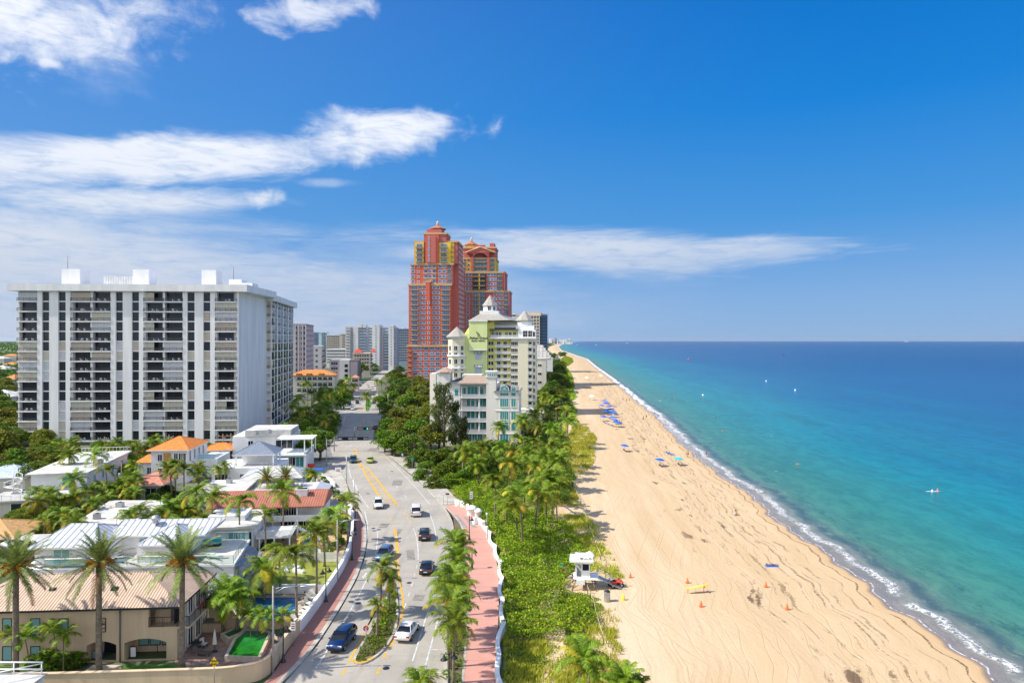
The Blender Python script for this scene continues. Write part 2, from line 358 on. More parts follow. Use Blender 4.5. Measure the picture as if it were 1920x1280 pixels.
for c_, wd, thr, op, q, sc in [(-1.6, 0.28, 0.40, 0.85, q2, 1.7), (-5.6, 0.8, 0.50, 0.7, q2, 1.3), (-7.8, 0.6, 0.50, 0.7, q2, 1.5), (-11.5, 1.6, 0.53, 0.65, q2, 0.9), (-15.0, 2.2, 0.56, 0.6, q2, 1.1), (-3.6, 0.4, 0.50, 0.5, q2, 1.6), (-9.4, .5, .49, .5, q2, 2.2), (-6.6, .3, .47, .55, q2, 2.6), (-13, .5, .5, .45, q2, 2.0)]:
 sand_c = n.mix(wrack(c_, wd, thr, op, q, sc), sand_c, (0.12, 0.075, 0.04))
mt = n.ss(n.noise(n.comb(n.m('MULTIPLY', d, 0.5), n.m('MULTIPLY', al, 0.10), 2.0), 0.8, 4, 0.7), 0.57, 0.66)
sand_c = n.mix(n.m('MULTIPLY', n.m('MULTIPLY', mt, n.ss(d, -20, -13)), n.m('MULTIPLY', n.ss(d, -3.5, -6), n.ss(fine, 0.42, 0.6, 0, 0.6))), sand_c, (0.22, 0.14, 0.08))
clump = n.m('MULTIPLY', n.ss(n.m('ADD', n.noise(n.comb(n.m('MULTIPLY', d, 0.35), n.m('MULTIPLY', al, 0.11), 8.0), 1.0, 2), n.m('MULTIPLY', n.noise(g, 2.5, 4, 0.8), 0.22)), 0.755, 0.80), n.m('MULTIPLY', n.ss(d, -22, -17), n.ss(d, -6, -10)))
sand_c = n.mix(n.m('MULTIPLY', clump, 0.85), sand_c, (0.10, 0.06, 0.035))
wet = n.ss(d, -0.6, 0.3); sand_c = n.mix(wet, sand_c, (0.24, 0.17, 0.12))
n.put(b.inputs['Base Color'], sand_c); n.put(b.inputs['Roughness'], n.ss(d, -0.8, 0.2, 0.95, 0.25)); b.inputs['Specular IOR Level'].default_value = 0.2
bp = n.n('ShaderNodeBump'); bp.inputs['Strength'].default_value = 0.9; bp.inputs['Distance'].default_value = 0.12
n.put(bp.inputs['Height'], n.m('SUBTRACT', n.m('MULTIPLY', n.noise(n.comb(d, n.m('MULTIPLY', al, 0.3)), 1.6, 5, 0.7), 0.7), n.m('MULTIPLY', trk, 0.22))); n.put(b.inputs['Normal'], bp.outputs[0])
beach_d = [-43.5, -40, -35, -30, -26, -22, -18, -15, -12, -10, -8, -6.5, -5, -4, -3, -2, -1.2, -0.6, 0, 0.6, 1.5, 3, 6, 12, 30]
def zbeach(D, X, Y):
 z = np.where(D > -1.5, -(D + 1.5) * 0.045, 0.0) + 0.03
 return z + np.where(D < -6, 0.10 * np.sin(D * 0.5 + 0.02 * Y) * np.sin(Y * 0.06) * np.clip((-6 - D) / 8, 0, 1), 0) * np.clip((D + 60) / 20, 0, 1)
ribbon('beach', beach_d, zbeach, m_sand)

# sea
m_sea, n, b = newmat('sea_water'); d = at(n, 'shore'); al = at(n, 'along'); g = n.n('ShaderNodeNewGeometry').outputs['Position']
big = n.m('MULTIPLY', n.m('SUBTRACT', n.noise(n.comb(n.m('MULTIPLY', d, 1.0), n.m('MULTIPLY', al, 0.22)), 0.018, 4, 0.6), 0.5), 1.0)
ld = n.m('ADD', n.m('LOGARITHM', n.m('MAXIMUM', d, 0.5), 10.0), n.m('MULTIPLY', big, 0.55))     # log10 of the distance off shore: depth
farm = n.m('ADD', ld, n.ss(al, 300, 2500, 0, 0.0))
col = n.ramp(n.m('DIVIDE', farm, 4.0), [(0.0, (0.30, 0.25, 0.22)), (0.16, (0.22, 0.24, 0.20)), (0.24, (0.075, 0.215, 0.15)), (0.33, (0.035, 0.21, 0.165)),
  (0.42, (0.006, 0.20, 0.24)), (0.49, (0.001, 0.135, 0.24)), (0.57, (0.000, 0.080, 0.215)), (0.68, (0.000, 0.056, 0.19)), (1.0, (0.000, 0.045, 0.165))])
pt = n.ss(n.noise(n.comb(n.m('MULTIPLY', d, 0.7), n.m('MULTIPLY', al, 0.18), 5.0), 0.10, 5, 0.65), 0.52, 0.68)
col = n.mix(n.m('MULTIPLY', pt, n.m('MULTIPLY', n.ss(ld, 0.9, 1.3), n.ss(ld, 2.3, 1.6, 0, 0.35))), col, (0.02, 0.12, 0.10))
wob = n.m('MULTIPLY', n.m('SUBTRACT', n.noise(n.comb(n.m('MULTIPLY', al, 0.035), 2.0), 1.0, 5, 0.6), 0.5), 5.0)
sw = n.m('MULTIPLY', n.ss(n.m('ABSOLUTE', n.m('SUBTRACT', n.m('ADD', d, wob), 6.2)), 0.2, 2.0, 1.0, 0.0), n.ss(n.noise(n.comb(d, n.m('MULTIPLY', al, 0.5)), 0.55, 5, 0.75), 0.36, 0.52))
col = n.mix(n.m('MULTIPLY', sw, 0.6), col, (0.015, 0.05, 0.08))                   # drifting weed and trough beyond the break
sw2 = n.m('MULTIPLY', n.ss(n.m('ABSOLUTE', n.m('SUBTRACT', d, 10.5)), 0.5, 4.5, 1.0, 0.0), n.ss(n.noise(n.comb(d, n.m('MULTIPLY', al, 0.3), 3.0), 0.4, 5, 0.8), 0.52, 0.62))
col = n.mix(n.m('MULTIPLY', sw2, 0.5), col, (0.02, 0.07, 0.07))
fw = n.m('MULTIPLY', n.m('SUBTRACT', n.noise(n.comb(n.m('MULTIPLY', al, 0.10), 6.0), 1.0, 4, 0.6), 0.5), 3.2)
gate = n.ss(n.noise(n.comb(n.m('MULTIPLY', al, 0.10), 11.0), 1.0, 3, 0.6), 0.40, 0.50)
brk = n.m('MULTIPLY', n.ss(n.m('ABSOLUTE', n.m('SUBTRACT', n.m('ADD', d, fw), 3.1)), 0.2, 1.1, 1.0, 0.0), gate)
brk = n.m('MULTIPLY', brk, n.ss(n.noise(g, 2.2, 5, 0.8), 0.38, 0.55))
lace = n.m('MULTIPLY', n.ss(d, 3.6, 0.4), n.ss(n.noise(n.comb(d, n.m('MULTIPLY', al, 0.4)), 1.1, 6, 0.8), 0.56, 0.66)); edge = n.ss(n.m('ABSOLUTE', n.m('SUBTRACT', n.m('ADD', d, n.m('MULTIPLY', fw, 0.15)), 0.5)), 0.02, 0.22, 0.5, 0.0)
wcap = n.m('MULTIPLY', n.ss(n.noise(n.comb(n.m('MULTIPLY', d, 0.22), n.m('MULTIPLY', al, 0.9), 1.0), 0.42, 3, 0.55), 0.735, 0.76), n.m('MULTIPLY', n.ss(d, 5, 9), n.ss(d, 70, 40)))
foam = n.m('MINIMUM', n.m('ADD', n.m('ADD', brk, n.m('MULTIPLY', lace, 0.55)), n.m('ADD', n.m('MULTIPLY', edge, n.ss(n.noise(g, 1.2, 3), 0.4, 0.55)), wcap)), 1.0)
farf = n.m('MULTIPLY', n.ss(n.m('ABSOLUTE', n.m('SUBTRACT', d, 2.6)), 0.8, 2.6, 1.0, 0.0), n.ss(al, 150, 420, 0, 0.8)); foam = n.m('MAXIMUM', foam, n.m('MULTIPLY', farf, n.ss(n.noise(n.comb(d, n.m('MULTIPLY', al, 0.25)), 0.35, 4, 0.7), 0.38, 0.55)))
# chop: short wind waves, the shade on their faces painted into the water colour
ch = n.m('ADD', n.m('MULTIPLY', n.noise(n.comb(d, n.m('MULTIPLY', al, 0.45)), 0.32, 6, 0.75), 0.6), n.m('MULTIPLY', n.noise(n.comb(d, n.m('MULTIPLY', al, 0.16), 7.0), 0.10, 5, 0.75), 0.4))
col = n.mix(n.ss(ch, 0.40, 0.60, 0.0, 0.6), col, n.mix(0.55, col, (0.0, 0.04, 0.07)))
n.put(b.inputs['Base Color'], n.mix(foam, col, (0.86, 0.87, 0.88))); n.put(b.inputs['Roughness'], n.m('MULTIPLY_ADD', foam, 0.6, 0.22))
n.put(b.inputs['Specular IOR Level'], n.ss(al, 60, 900, 0.2, 0.03)); b.inputs['IOR'].default_value = 1.33
bp = n.n('ShaderNodeBump'); bp.inputs['Strength'].default_value = 0.9; bp.inputs['Distance'].default_value = 0.5
n.put(bp.inputs['Height'], n.m('ADD', n.m('MULTIPLY', ch, 0.9), n.m('ADD', n.m('MULTIPLY', n.noise(g, 1.1, 4, 0.6), 0.25), n.m('MULTIPLY', foam, 0.4)))); n.put(b.inputs['Normal'], bp.outputs[0])
sea_d = np.concatenate([[-0.5, 0, .5, 1, 1.5, 2, 2.5, 3, 3.5, 4, 5, 6, 7, 8, 10, 12, 15, 20, 26, 34, 45, 60, 80], np.geomspace(105, 26000, 26)])
def zsea(D, X, Y):
 s = 0.22 * np.exp(-((D - 3.2 - 0.8 * np.sin(Y * 0.23)) / 0.9) ** 2) * (0.6 + 0.4 * np.sin(Y * 0.31)) * (Y < 700)
 return -0.045 + s + 0.05 * np.sin(D * 0.9 + Y * 0.05) * (D > 5) * (D < 60) * (Y < 500)
ribbon('sea', sea_d, zsea, m_sea, ys=np.concatenate([YS[YS < 26500]]))

# land
m_land, n, b = newmat('land_ground'); g = n.n('ShaderNodeNewGeometry').outputs['Position']
c = n.mix(n.ss(n.noise(g, 0.08, 5, 0.65), 0.42, 0.6), (0.055, 0.085, 0.025), (0.15, 0.15, 0.10))
c = n.mix(n.ss(n.noise(g, 0.9, 4, 0.7), 0.4, 0.7, 0, 0.5), c, (0.06, 0.07, 0.03)); n.put(b.inputs['Base Color'], c); b.inputs['Roughness'].default_value = 0.95
ribbon('ground', [-26000, -9000, -3000, -1200, -600, -300, -150, -66, -40], lambda D, X, Y: D * 0 - 0.012, m_land)

# ---------------------------------------------------------------- road, pavements, promenade
def gp(pts, z=0.0): return [G(px, py, 0) + Vector((0, 0, z)) for px, py in pts]
def smooth(pts, it=2):
 for _ in range(it):
  q = [pts[0]]
  for a, b_ in zip(pts[:-1], pts[1:]): q += [a.lerp(b_, .25), a.lerp(b_, .75)]
  pts = q + [pts[-1]]
 return pts
def res(pts, k):
 L = [0]
 for a, b_ in zip(pts[:-1], pts[1:]): L.append(L[-1] + (b_ - a).length)
 return [Vector(tuple(np.interp(t, L, [p[i] for p in pts]) for i in range(3))) for t in np.linspace(0, L[-1], k)]
def sheet(name, left, right, z, m, k=60, kind=True):
 A, B = res(left, k), res(right, k); mb = MB()
 for i in range(k - 1): mb.quad([(p.x, p.y, p.z + z) for p in (A[i], B[i], B[i + 1], A[i + 1])])
 o = mb.build(name, m); return struct(o) if kind else o
RL = smooth(gp([(420, 1420), (505, 1310), (560, 1254), (593, 1214), (626, 1163), (658, 1109), (678, 1070), (690, 1024), (691, 991), (684, 968), (668, 945), (653, 912), (640, 880), (620, 850), (618, 830), (622, 811), (630, 785), (637, 765), (647, 752), (658, 742), (671, 727), (685, 717), (697, 709), (712, 698), (728, 687), (738, 680), (742, 674), (744, 668)]), 1)
RR = smooth(gp([(860, 1420), (845, 1330), (836, 1270), (836, 1200), (841, 1120), (848, 1050), (850, 1000), (845, 968), (822, 939), (790, 906), (757, 880), (735, 860), (717, 842), (700, 825), (699, 812), (712, 792), (716, 776), (716, 762), (711, 748), (706, 732), (709, 716), (718, 706), (731, 696), (744, 686), (750, 679), (752, 673), (751, 667)]), 1)
m_road, n, b = newmat('road_surface'); g = n.n('ShaderNodeNewGeometry').outputs['Position']
c = n.mix(n.ss(n.noise(g, 0.12, 4, 0.6), 0.35, 0.65), (0.42, 0.385, 0.325), (0.35, 0.32, 0.275))
c = n.mix(n.ss(n.noise(g, 6, 3, 0.7), 0.3, 0.8, 0, 0.35), c, (0.2, 0.19, 0.17))
sp = n.n('ShaderNodeSeparateXYZ'); n.put(sp.inputs[0], g)
crk = n.ss(n.m('ABSOLUTE', n.m('SUBTRACT', n.noise(g, 0.25, 4, 0.6), 0.5)), 0.0, 0.006, 0.45, 0.0); c = n.mix(crk, c, (0.14, 0.13, 0.12))
jt = n.ss(n.m('ABSOLUTE', n.m('SUBTRACT', n.m('FRACT', n.m('DIVIDE', sp.outputs[1], 13.0)), 0.5)), 0.0, 0.006, 0.4, 0.0); c = n.mix(jt, c, (0.15, 0.14, 0.13))
oil = n.ss(n.noise(n.comb(sp.outputs[0], n.m('MULTIPLY', sp.outputs[1], 0.08)), 0.8, 3), 0.5, 0.75, 0, 0.3); c = n.mix(oil, c, (0.20, 0.185, 0.165))
n.put(b.inputs['Base Color'], c); b.inputs['Roughness'].default_value = 0.85
sheet('road', RL, RR, 0.004, m_road, 140)
# the far road crossing and car parks in pale concrete, west of the road
m_side = mat('pavement_concrete', (0.46, 0.43, 0.37), 0.9, var=0.2, vs=0.4)
m_drive = mat('drive_asphalt', (0.22, 0.22, 0.21), 0.9, var=0.2, vs=0.5)
struct(MB().quad([p + Vector((0, 0, -0.004)) for p in gp([(553, 1300), (628, 905), (668, 955), (560, 1300)])]).build('driveway', m_side))
struct(MB().quad([p + Vector((0, 0, 0.001)) for p in gp([(540, 905), (560, 850), (625, 850), (650, 905), (660, 950), (620, 950)])]).build('side_street', m_side))
struct(MB().quad([p + Vector((0, 0, 0.002)) for p in gp([(440, 868), (500, 842), (620, 838), (632, 860), (560, 866)])]).build('parking_street', m_drive))
struct(MB().quad([p + Vector((0, 0, 0.001)) for p in gp([(500, 812), (560, 775), (640, 745), (648, 755), (624, 800), (622, 830)])]).build('car_park', m_drive))
m_brick, n, b = newmat('brick_paving'); g = n.n('ShaderNodeNewGeometry').outputs['Position']
bt = n.n('ShaderNodeTexBrick'); n.put(bt.inputs['Vector'], g); bt.inputs['Scale'].default_value = 3.0
for k_, v_ in (('Color1', (0.40, 0.17, 0.13, 1)), ('Color2', (0.34, 0.15, 0.12, 1)), ('Mortar', (0.30, 0.19, 0.15, 1))): bt.inputs[k_].default_value = v_
n.put(b.inputs['Base Color'], n.mix(n.ss(n.noise(g, 0.6, 4), 0.3, 0.7, 0, 0.3), bt.outputs[0], (0.42, 0.24, 0.19))); b.inputs['Roughness'].default_value = 0.9
SWL = smooth(gp([(400, 1350), (470, 1302), (510, 1270), (536, 1228), (562, 1189), (609, 1124), (634, 1087), (650, 1057), (658, 1030), (661, 1000), (661, 972), (655, 955)]), 1)
SWR = smooth(gp([(410, 1412), (498, 1306), (553, 1252), (587, 1212), (620, 1163), (652, 1109), (672, 1070), (684, 1024), (685, 991), (679, 968), (668, 955)]), 1)
sheet('sidewalk', SWL, SWR, 0.14, m_brick, 70)
mk = MB(); mk.rail([p + Vector((0, 0, 0)) for p in SWR], 0.5, 0.0, 0.15); struct(mk.build('kerb', m_side))
m_prom, n, b = newmat('pink_promenade_paving'); g = n.n('ShaderNodeNewGeometry').outputs['Position']
bt = n.n('ShaderNodeTexBrick'); n.put(bt.inputs['Vector'], g); bt.inputs['Scale'].default_value = 2.4
for k_, v_ in (('Color1', (0.56, 0.27, 0.215, 1)), ('Color2', (0.52, 0.255, 0.20, 1)), ('Mortar', (0.48, 0.26, 0.21, 1))): bt.inputs[k_].default_value = v_
sp = n.n('ShaderNodeSeparateXYZ'); n.put(sp.inputs[0], g)
jt = n.ss(n.m('ABSOLUTE', n.m('SUBTRACT', n.m('FRACT', n.m('DIVIDE', sp.outputs[1], 5.2)), 0.5)), 0.0, 0.014, 0.6, 0.0)
n.put(b.inputs['Base Color'], n.mix(jt, n.mix(n.ss(n.noise(g, 0.5, 4), 0.3, 0.7, 0, 0.35), bt.outputs[0], (0.60, 0.33, 0.26)), (0.30, 0.15, 0.12))); b.inputs['Roughness'].default_value = 0.9
PL = smooth(gp([(866, 1400), (867, 1300), (868, 1270), (872, 1225), (877, 1175), (876, 1120), (874, 1060), (870, 1010), (866, 985), (852, 968), (832, 948)]), 1)
PR = smooth(gp([(945, 1400), (936, 1300), (932, 1262), (930, 1220), (934, 1175), (936, 1100), (934, 1070), (928, 1040), (918, 1012), (910, 990), (897, 965), (868, 947)]), 1)
sheet('promenade', PL, PR, 0.14, m_prom, 70)
m_grey = mat('grey_granite_paving', (0.30, 0.28, 0.27), 0.9, var=0.15)
struct(MB().quad([p + Vector((0, 0, 0.146)) for p in gp([(848, 966), (869, 966), (896, 990), (868, 990)])]).build('paving_band', m_grey))
struct(MB().quad([p + Vector((0, 0, 0.150)) for p in gp([(856, 963.5), (864, 963.5), (888, 992), (880, 992)])]).build('paving_band', m_prom))
struct(sheet('verge_strip', smooth(gp([(838, 1400), (837, 1270), (837, 1200), (843, 1120), (850, 1050), (853, 1000), (850, 972)]), 1), PL, 0.12, mat('planting_soil', (0.16, 0.13, 0.07), 0.95, var=0.3, vs=1.5), 60))
mk = MB(); mk.rail(smooth(gp([(860, 1420), (845, 1330), (836, 1270), (836, 1200), (841, 1120), (848, 1050), (850, 1000), (847, 975), (828, 945), (794, 906), (761, 880), (737, 860), (720, 844), (703, 828)]), 1), 0.32, 0.0, 0.15)
mk.rail(PL, 0.25, 0.0, 0.165); struct(mk.build('kerb', m_side))
sheet('footpath', smooth(gp([(828, 947), (794, 908), (761, 881), (737, 861), (720, 845), (703, 829)]), 1), smooth(gp([(866, 946), (846, 925), (822, 900), (794, 876), (758, 852), (716, 832)]), 1), 0.13, m_side, 40)
struct(MB().quad([p + Vector((0, 0, 0.132)) for p in gp([(828, 947.5), (866, 946.5), (872, 950), (833, 951)])]).build('footpath_edge', m_side))
m_wl = mat('white_road_paint', (0.62, 0.62, 0.60), 0.7, var=0.25, vs=2.0); m_yl = mat('yellow_road_paint', (0.78, 0.42, 0.02), 0.7, var=0.2, vs=2.0)
wl, yl = MB(), MB()
def line(mb, pts, wd=0.16, sm=1, z=0.012): mb.rail([p + Vector((0, 0, z)) for p in smooth(gp(pts), sm)], wd, 0, 0)
def dash(mb, pts, on, off, wd=0.16, z=0.012):
 p = smooth(gp(pts), 1); L = sum((b_ - a).length for a, b_ in zip(p[:-1], p[1:])); r = res(p, max(2, int(L / 0.5)))
 k, t = 0, 0
 while k < len(r) - 1:
  e = min(k + int(on / 0.5), len(r) - 1); mb.rail([q + Vector((0, 0, z)) for q in r[k:e + 1]], wd, 0, 0); k = e + int(off / 0.5)
# zoom-1 pixel coordinates of the near road: x / 3.048 + 560, y / 3.048 + 860
def Z(*p): return [(x / 3.048 + 560, y / 3.048 + 860) for x, y in p]
line(wl, Z((95, 1200), (160, 1100), (230, 975), (300, 860), (360, 745), (410, 650)), .18)
line(wl, Z((437, 560), (450, 480), (452, 410)), .16)
line(wl, Z((290, 60), (300, 110), (345, 200), (400, 280)), .16); line(wl, Z((345, 200), (320, 130), (285, 95)), .14)
line(wl, Z((378, 300), (395, 385), (392, 460), (370, 560), (325, 660), (270, 760), (200, 860), (130, 960), (40, 1100), (0, 1160)), .2)
line(wl, Z((735, 290), (765, 350), (782, 420), (790, 480)), .16); line(wl, Z((655, 395), (672, 440), (682, 500), (683, 575)), .16)
dash(wl, Z((678, 605), (655, 690), (632, 770), (604, 850)), 1.8, 2.4)
line(wl, Z((755, 830), (728, 900), (700, 1000), (650, 1155)), .16); line(wl, Z((632, 1212), (612, 1278), (590, 1350)), .16)
line(wl, Z((795, 920), (760, 1050), (715, 1215), (700, 1280)), .16); line(wl, Z((755, 1088), (825, 1090)), .14); line(wl, Z((720, 1216), (828, 1218)), .14)
line(wl, Z((808, 385), (830, 430), (845, 480), (855, 520)), .16)
dash(wl, Z((470, 62), (515, 105), (560, 155), (605, 205), (640, 250)), 2.2, 8)
line(wl, [(732, 838), (752, 868), (790, 905), (815, 932)], .14); line(wl, [(712, 845), (740, 872), (775, 908), (806, 945)], .14)
dash(wl, [(690, 838), (700, 860), (712, 880)], 2.2, 7); dash(wl, [(668, 800), (662, 815), (655, 835), (668, 870)], 2.2, 7);
line(wl, [(676, 722), (660, 742), (650, 765), (645, 790), (640, 812)], .2); line(wl, [(640, 792), (652, 776), (662, 768)], .2)
line(wl, [(637, 776), (712, 777)], .3); line(wl, [(634, 806), (700, 806)], .35)
for k in range(9): line(wl, [(640 + k * 8.5, 833.5), (643 + k * 8.5, 833.5)], .5)
line(wl, [(634, 882), (646, 884)], .2); line(wl, [(636, 888), (650, 891)], .2); line(wl, [(634, 870), (651, 900), (655, 893), (654, 868), (634, 868)], .14, 0)
# double yellow centre line and the hatched median
line(yl, Z((553, 400), (566, 480), (570, 540), (566, 600), (572, 680), (592, 770), (600, 850), (575, 950), (535, 1050), (515, 1080)), .22)
line(yl, Z((545, 400), (556, 480), (559, 540), (545, 620), (512, 720), (480, 800), (430, 890), (395, 950)), .2)
line(yl, Z((440, 865), (400, 945), (350, 1040), (282, 1165)), .2); line(yl, Z((270, 1195), (245, 1235)), .2)
line(yl, Z((500, 1105), (485, 1140)), .2); line(yl, Z((465, 1192), (447, 1230)), .2); dash(yl, Z((516, 318), (530, 352), (543, 385)), 1.2, 1.8, .18); dash(yl, Z((588, 288), (612, 322), (650, 382)), 1.2, 2.2, .18)
line(yl, [(678, 874), (690, 898), (704, 920), (720, 946)], .38); line(yl, [(686, 874), (704, 895), (725, 922), (746, 948)], .38)
line(yl, [(668, 842), (666, 852), (673, 868), (682, 876)], .4); line(yl, [(664, 842), (662, 852), (670, 868), (678, 876)], .2)
for k in range(13):
 t = k / 12; a = (683 + 36 * t + 2 * t, 882 + 62 * t); c_ = (691 + 53 * t, 882 + 62 * t + 1.5)
 line(yl, [a, c_], .3, 0)
line(yl, [(676, 793), (673, 806), (668, 820)], .3); line(yl, [(696, 789), (695, 802), (688, 812)], .3)
line(yl, [(684, 762), (682, 772)], .4); line(wl, [(683, 787), (693, 787), (694, 793), (681, 793), (683, 787)], .15, 0)
struct(wl.build('road_markings', m_wl)); struct(yl.build('road_markings', m_yl))
ar = MB(); A0 = G(752, 1011);
ar.rail([A0 + Vector(p) for p in ((1.1, .6, .013), (1.1, 1.0, .013), (.6, 1.5, .013), (-.9, 1.5, .013))], .16, 0, 0); ar.quad([A0 + Vector(p) for p in ((-.8, 1.95, .013), (-1.7, 1.5, .013), (-.8, 1.05, .013))])
struct(ar.build('turn_arrow', m_wl))
bk = MB(); B0 = G(683, 1080); bk.quad([B0 + Vector(p) for p in ((-.12, 0, .013), (.12, 0, .013), (.12, 1.4, .013), (-.12, 1.4, .013))]); bk.quad([B0 + Vector(p) for p in ((-.35, .1, .013), (0, -.8, .013), (.35, .1, .013))])
bk.lathe([(0.30, 0), (0.36, 0.001)], 14, tuple(B0 + Vector((-.35, 3.0, .012)))); bk.lathe([(0.30, 0), (0.36, 0.001)], 14, tuple(B0 + Vector((.35, 3.9, .012)))); bk.rail([B0 + Vector((-.35, 3, .014)), B0 + Vector((.35, 3.9, .014))], .09, 0, 0)
struct(bk.build('cycle_lane_symbol', m_wl))
bl = MB(); line(bl, Z((808, 385), (820, 405), (832, 425)), .2, 0, .016); struct(bl.build('parking_line', mat('blue_road_paint', (.05, .16, .5), .7)))
def patch(name, pts, z, m, stuff=False):
 P_ = gp(pts); o = MB().quad([p + Vector((0, 0, z)) for p in P_]).build(name, m); return tag(o, kind='stuff' if stuff else 'structure')
# ================================================================ BUILDINGS
class Fr:
 """local frame of a building: u to its right, v away from the camera; pixel helpers find positions along its faces"""
 def __init__(s, O, deg): s.O = Vector((O[0], O[1], 0)); s.a = R(deg); s.U_ = Vector((math.cos(s.a), math.sin(s.a), 0)); s.V_ = Vector((-math.sin(s.a), math.cos(s.a), 0))
 def W(s, u, v, z=0): p = s.O + s.U_ * u + s.V_ * v; p.z = z; return p
 def U(s, px, v=0):
  t = (px - CX) / F; o = s.O + s.V_ * v; return (t * o.y - o.x) / (s.U_.x - t * s.U_.y)
 def V(s, px, u=0):
  t = (px - CX) / F; o = s.O + s.U_ * u; return (t * o.y - o.x) / (s.V_.x - t * s.V_.y)
 def Zz(s, py, u=0, v=0): return H - (py - CY) * s.W(u, v).y / F
def win_maker(wd, h, fr=0.08, mull=1, sill=True, out=0.06, arch=False, trans=0):
 def mk(mb):        # origin: bottom centre of the opening, x right, -y out of the wall; slot 0 frame, slot 1 glass
  if arch:
   r = wd / 2; hh = h - r; n = 8; pts = [(-r, 0), (r, 0)] + [(r * math.cos(math.pi * k / n), hh + r * math.sin(math.pi * k / n)) for k in range(n + 1)]
   pts2 = [(x * (1 + fr / r), z * 1.0 + (fr if z > hh else 0)) for x, z in pts]
   mb.quad([(x, -out - 0.004, z) for x, z in pts], 1)
   k = len(pts)
   for i in range(k):
    a, b_, c_, d_ = pts[i], pts[(i + 1) % k], pts2[(i + 1) % k], pts2[i]
    mb.quad([(a[0], -out - .02, a[1]), (d_[0], -out - .02, d_[1]), (c_[0], -out - .02, c_[1]), (b_[0], -out - .02, b_[1])], 0)
    mb.quad([(d_[0], -out - .02, d_[1]), (d_[0], .02, d_[1]), (c_[0], .02, c_[1]), (c_[0], -out - .02, c_[1])], 0)
   mb.box(-r, r, -out - .03, -out, hh - .03, hh + .03, 0)
   for k in range(1, mull): mb.box(-r + wd * k / mull - .03, -r + wd * k / mull + .03, -out - .03, -out, 0, hh, 0)
   for t in (0.3, 0.5, 0.7): mb.tube([(0, -out - .02, hh), (r * math.cos(math.pi * t), -out - .02, hh + r * math.sin(math.pi * t))], .03, 4, 0, False)
   return
  mb.box(-wd / 2, wd / 2, -out, 0.05, 0, h, 1)
  mb.box(-wd / 2 - fr, wd / 2 + fr, -out - 0.05, 0.04, h, h + fr, 0)
  mb.box(-wd / 2 - fr, wd / 2 + fr, -out - (0.14 if sill else 0.05), 0.04, -fr, 0, 0)
  for x in (-wd / 2 - fr, wd / 2): mb.box(x, x + fr, -out - 0.05, 0.04, 0, h, 0)
  for k in range(1, mull + 1):
   x = -wd / 2 + wd * k / (mull + 1); mb.box(x - 0.04, x + 0.04, -out - 0.03, -out, 0, h, 0)
  for k in range(1, trans + 1): z = h * k / (trans + 1); mb.box(-wd / 2, wd / 2, -out - 0.03, -out, z - .035, z + .035, 0)
 return mk
def balc_maker(wd, dep, rh=1.05, slab=0.18):
 def mk(mb):        # slot 0 slab and rail, slot 1 balusters
  mb.box(-wd / 2, wd / 2, -dep, 0.03, -slab, 0, 0); mb.box(-wd / 2, wd / 2, -dep, -dep + .06, rh - .07, rh, 2)
  mb.quad([(-wd / 2, -dep + .03, 0), (wd / 2, -dep + .03, 0), (wd / 2, -dep + .03, rh - .07), (-wd / 2, -dep + .03, rh - .07)], 1)
  for x in (-wd / 2, wd / 2 - .06):
   mb.box(x, x + .06, -dep + .06, 0, rh - .07, rh, 2); mb.quad([(x + .03, -dep + .06, 0), (x + .03, 0, 0), (x + .03, 0, rh - .07), (x + .03, -dep + .06, rh - .07)], 1)
  k = max(1, int(wd / 1.6))
  for i in range(k + 1): x = -wd / 2 + (wd - .06) * i / k; mb.box(x, x + .06, -dep - .004, -dep + .055, 0, rh - .07, 2)
 return mk
def hip(mb, x0, x1, y0, y1, z0, z1, mi=0, th=0.18, rx0=None, rx1=None):
 """hip roof with the ridge along x"""
 h = min((y1 - y0) / 2, (x1 - x0) / 2); cy = (y0 + y1) / 2
 a = x0 + h if rx0 is None else rx0; b = x1 - h if rx1 is None else rx1
 B = [(x0, y0, z0), (x1, y0, z0), (x1, y1, z0), (x0, y1, z0)]; T = [(a, cy, z1), (b, cy, z1)]
 mb.quad([B[0], B[1], T[1], T[0]], mi); mb.quad([B[1], B[2], T[1]], mi); mb.quad([B[2], B[3], T[0], T[1]], mi); mb.quad([B[3], B[0], T[0]], mi)
 mb.box(x0, x1, y0, y1, z0 - th, z0 - 0.002, mi if len(mb.mi) == 0 else mi)

